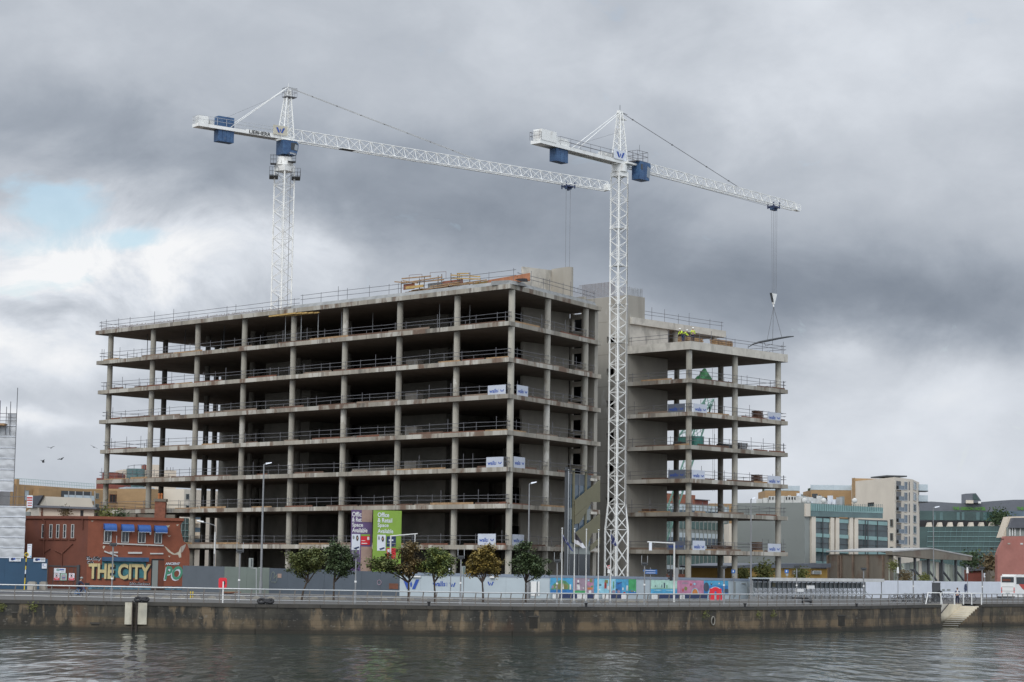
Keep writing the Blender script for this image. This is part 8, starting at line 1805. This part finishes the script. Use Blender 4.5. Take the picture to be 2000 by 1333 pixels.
# ================================================================== PEOPLE, BIRDS
def skin_figure(name, joints, edges, m, par=None, sub=2):
    me = bpy.data.meshes.new(name); me.from_pydata([j[:3] for j in joints], edges, []); o = bpy.data.objects.new(name, me); COL.objects.link(o)
    md = o.modifiers.new('skin', 'SKIN'); md.use_smooth_shade = True
    sv = me.skin_vertices[0].data if me.skin_vertices else None
    if sv is None:
        bpy.context.view_layer.update()
    sv = me.skin_vertices[0].data
    for i, j in enumerate(joints): sv[i].radius = (j[3], j[3] if len(j) < 5 else j[4])
    sv[0].use_root = True
    s2 = o.modifiers.new('sub', 'SUBSURF'); s2.levels = 1; s2.render_levels = 1
    me.materials.append(m)
    if par: o.parent = par
    return o
def merge_verts(o, parts):
    pass
def person(label, loc, rz, pose='stand', top='navy_cloth', leg='jeans', hat=None, hair='brown_hair', shirt=None, h=1.75, mb_up=None):
    t_ = thing('person', label, 'person', loc, rz)
    s = h/1.75
    if pose == 'stand':
        hipz = .92; lg = [((-.10, 0, hipz-.06), (-.11, .02, .50), (-.12, 0, .09), (-.12, -.14, .05)), ((.10, 0, hipz-.06), (.12, -.02, .50), (.14, .02, .09), (.14, -.12, .05))]
        sh = 1.42; arms = [((-.20, 0, sh), (-.27, .03, 1.14), (-.20, -.14, .95)), ((.20, 0, sh), (.28, .03, 1.14), (.22, -.12, .93))]; ch = (0, 0, 1.28); nk = (0, -.01, 1.50); hd = (0, -.03, 1.64)
    elif pose == 'ride':
        hipz = 1.0; lg = [((-.09, 0, hipz-.03), (-.12, -.42, .82), (-.10, -.22, .42), (-.10, -.34, .36)), ((.09, 0, hipz-.03), (.12, -.36, .66), (.10, -.08, .26), (.10, -.20, .18))]
        arms = [((-.18, -.22, 1.40), (-.22, -.42, 1.2), (-.24, -.62, 1.06)), ((.18, -.22, 1.40), (.22, -.42, 1.2), (.24, -.62, 1.06))]; ch = (0, -.14, 1.26); nk = (0, -.26, 1.49); hd = (0, -.31, 1.63)
    elif pose == 'bend':
        hipz = .88; lg = [((-.10, 0, hipz-.06), (-.11, -.06, .48), (-.12, 0, .09), (-.12, -.14, .05)), ((.10, 0, hipz-.06), (.12, -.02, .48), (.14, .06, .09), (.14, -.08, .05))]
        arms = [((-.19, -.30, 1.26), (-.24, -.44, 1.0), (-.16, -.60, .84)), ((.19, -.30, 1.26), (.26, -.44, 1.02), (.18, -.62, .90))]; ch = (0, -.20, 1.16); nk = (0, -.38, 1.33); hd = (0, -.46, 1.44)
    J = [(0, 0, hipz, .13), ((ch[0]), ch[1]*.5, (hipz+ch[2])/2, .12), (*ch, .15), (*nk, .055), (hd[0], hd[1], hd[2]-.05, .075), (hd[0], hd[1]-.005, hd[2]+.06, .085)]
    E = [(0, 1), (1, 2), (2, 3), (3, 4), (4, 5)]
    for l in lg:
        b0 = len(J); J += [(*l[0], .095), (*l[1], .065), (*l[2], .045), (*l[3], .035)]; E += [(0, b0), (b0, b0+1), (b0+1, b0+2), (b0+2, b0+3)]
    for a in arms:
        b0 = len(J); J += [(*a[0], .06), (*a[1], .045), (*a[2], .032), (a[2][0]*.95, a[2][1]-.07, a[2][2]-.04, .03)]; E += [(2, b0), (b0, b0+1), (b0+1, b0+2), (b0+2, b0+3)]
    J = [tuple(v*s for v in j) for j in J]
    skin_figure('body', J, E, M['skin'], t_)
    # clothing: slightly larger skins over trunk and legs
    JT = [(0, 0, hipz+.02, .155, .125), (ch[0], ch[1]*.5, (hipz+ch[2])/2, .15, .12), (*ch, .18, .13), (ch[0], ch[1]+(nk[1]-ch[1])*.7, nk[2]-.07, .10)]; ET = [(0, 1), (1, 2), (2, 3)]
    for a in arms: b0 = len(JT); JT += [(*a[0], .078), (*a[1], .06), (a[1][0]+(a[2][0]-a[1][0])*.9, a[1][1]+(a[2][1]-a[1][1])*.9, a[1][2]+(a[2][2]-a[1][2])*.9, .048)]; ET += [(2, b0), (b0, b0+1), (b0+1, b0+2)]
    skin_figure('jacket', [tuple(v*s for v in j) for j in JT], ET, M[top], t_)
    JL = [(0, 0, hipz-.02, .145)]; EL = []
    for l in lg: b0 = len(JL); JL += [(*l[0], .11), (*l[1], .082), (*l[2], .065)]; EL += [(0, b0), (b0, b0+1), (b0+1, b0+2)]
    skin_figure('trousers', [tuple(v*s for v in j) for j in JL], EL, M[leg], t_)
    g = MB(); hx = tuple(v*s for v in hd)
    if hat: g.ball((hx[0], hx[1], hx[2]+.07), .125, .14, .11, 10, 6, M[hat]); g.tube((hx[0], hx[1], hx[2]+.05), (hx[0], hx[1], hx[2]+.065), .155, 12, M[hat]); g.build('helmet', t_, world=False)
    else: g.ball((hx[0], hx[1]+.02, hx[2]+.06), .098, .11, .10, 10, 6, M[hair]); g.build('hair', t_, world=False)
    g = MB(); g.ball((hx[0], hx[1]-.095, hx[2]+.005), .014, .02, .02, 6, 4, M['skin'])
    for e in (-.032, .032): g.ball((hx[0]+e, hx[1]-.08, hx[2]+.03), .012, .008, .009, 6, 4, M['black'])
    for e in (-.088, .088): g.ball((hx[0]+e, hx[1], hx[2]+.01), .014, .022, .03, 6, 4, M['skin'])
    g.box(hx[0]-.022, hx[0]+.022, hx[1]-.088, hx[1]-.08, hx[2]-.04, hx[2]-.032, M['brick']); g.build('face', t_, world=False)
    if shirt: g = MB(); c = tuple(v*s for v in ch); g.ball((c[0], c[1]-.09*s, c[2]), .085, .07, .22, 10, 6, M[shirt]); g.build('shirt', t_, world=False)
    for l in lg:
        g = MB(); x, y, z = (v*s for v in l[3]); g.ball((x, y+.07, z), .05, .13, .05, 8, 5, M['black']); g.build('shoe', t_, world=False)
    return t_
pq = G(1870, 1180.5); person('person in a blue jacket and white top standing above the river stairs', tuple(pq), .1, 'stand', 'jeans', 'navy_cloth', shirt='shirt_white', h=1.72)
# cyclist
pc = G(156, 1166.5)
t_b = bicycle('blue bicycle being ridden along the quay in front of the pub', tuple(pc), 0.05, 'm_blue', None)
person('person in dark navy clothes and cap riding a blue bicycle past the pub', (pc.x-.22, pc.y, 0.02), math.pi/2+.05, 'ride', 'navy_cloth', 'navy_cloth', hat='clad_grey', h=1.75)
g = MB(); g.box(pc.x+.45, pc.x+.8, pc.y-.2, pc.y+.2, .98, 1.28, M['black']); single(g, 'handlebar_bag', 'black bag carried on the front of the ridden bicycle', 'bag')
# workers on the wing roof
zr = ZB[6]+1.0
for px, d, lb_, pose, tp, hat in ((1320.5, -1.4, 'person in lime clothing and white helmet bending left of the other workers', 'bend', 'hivis', 'hat_white'), (1337, -1.6, 'person standing in a lime yellow vest and white helmet on the right wing roof', 'stand', 'hivis', 'hat_white')):
    u = FWA.at(px, 665)[0]; q = FWA.p(u, zr, d); person(lb_, tuple(q), .4 if pose == 'stand' else 1.2, pose, tp, 'navy_cloth', hat=hat, h=1.78)
u = FWB.at(1351.5, 668)[0]; person('person in a lime vest bending over the yellow timber on the right wing roof', tuple(FWB.p(u, zr, -1.4)), -1.0, 'bend', 'hivis', 'jeans', hat='hat_white', h=1.75)
# birds
def bird(px, py, Y, roll, label):
    c = W(px, py, Y); t_ = thing('bird', label, 'bird', tuple(c), 0, 'dark birds flying at the left')
    g = MB(); g.ball((0, 0, 0), .18, .07, .06, 8, 5, M['black']); g.ball((.2, 0, .03), .06, .05, .05, 6, 4, M['black']); g.add([(-.15, -.03, 0), (-.36, -.09, 0), (-.36, .09, 0), (-.15, .03, 0)], [(0, 1, 2, 3)], M['black']); g.tube((.25, 0, .03), (.31, 0, .02), .015, 5, M['black'], r2=.003)
    for s_ in (-1, 1):
        a = roll*s_ if abs(roll) < 2 else 1.2
        y1, z1 = s_*.28*math.cos(a), .28*math.sin(abs(a)); y2, z2 = s_*.6*math.cos(a*.6), .28*math.sin(abs(a))+.18*math.sin(a*s_*.6)
        v = [(.08, s_*.05, .03), (-.10, s_*.05, .03), (.10+.02, y1, z1), (-.12, y1, z1), (-.06, y2, z2)]; g.add([(x, y, z+.008) for x, y, z in v]+[(x, y, z-.008) for x, y, z in v], [(0, 2, 3, 1), (2, 4, 3), (5, 6, 8, 7), (7, 8, 9), (0, 5, 7, 2), (1, 3, 8, 6), (2, 7, 9, 4), (3, 4, 9, 8)], M['black'])
    g.build('body', t_, world=False); t_.scale = (.75, .75, .75); t_.rotation_euler = (random.uniform(-.5, .5), random.uniform(-.3, .3), random.uniform(.6, 2.4)); return t_
bird(84.5, 903.5, 200, 1.1, 'lowest left flying bird, wings raised'); bird(119, 897.5, 200, .3, 'flying bird just left of the office block, lower one'); bird(99.5, 875.5, 210, .5, 'small flying bird above the lowest left one'); bird(183.5, 874, 215, .2, 'flying bird closest to the edge of the office block')
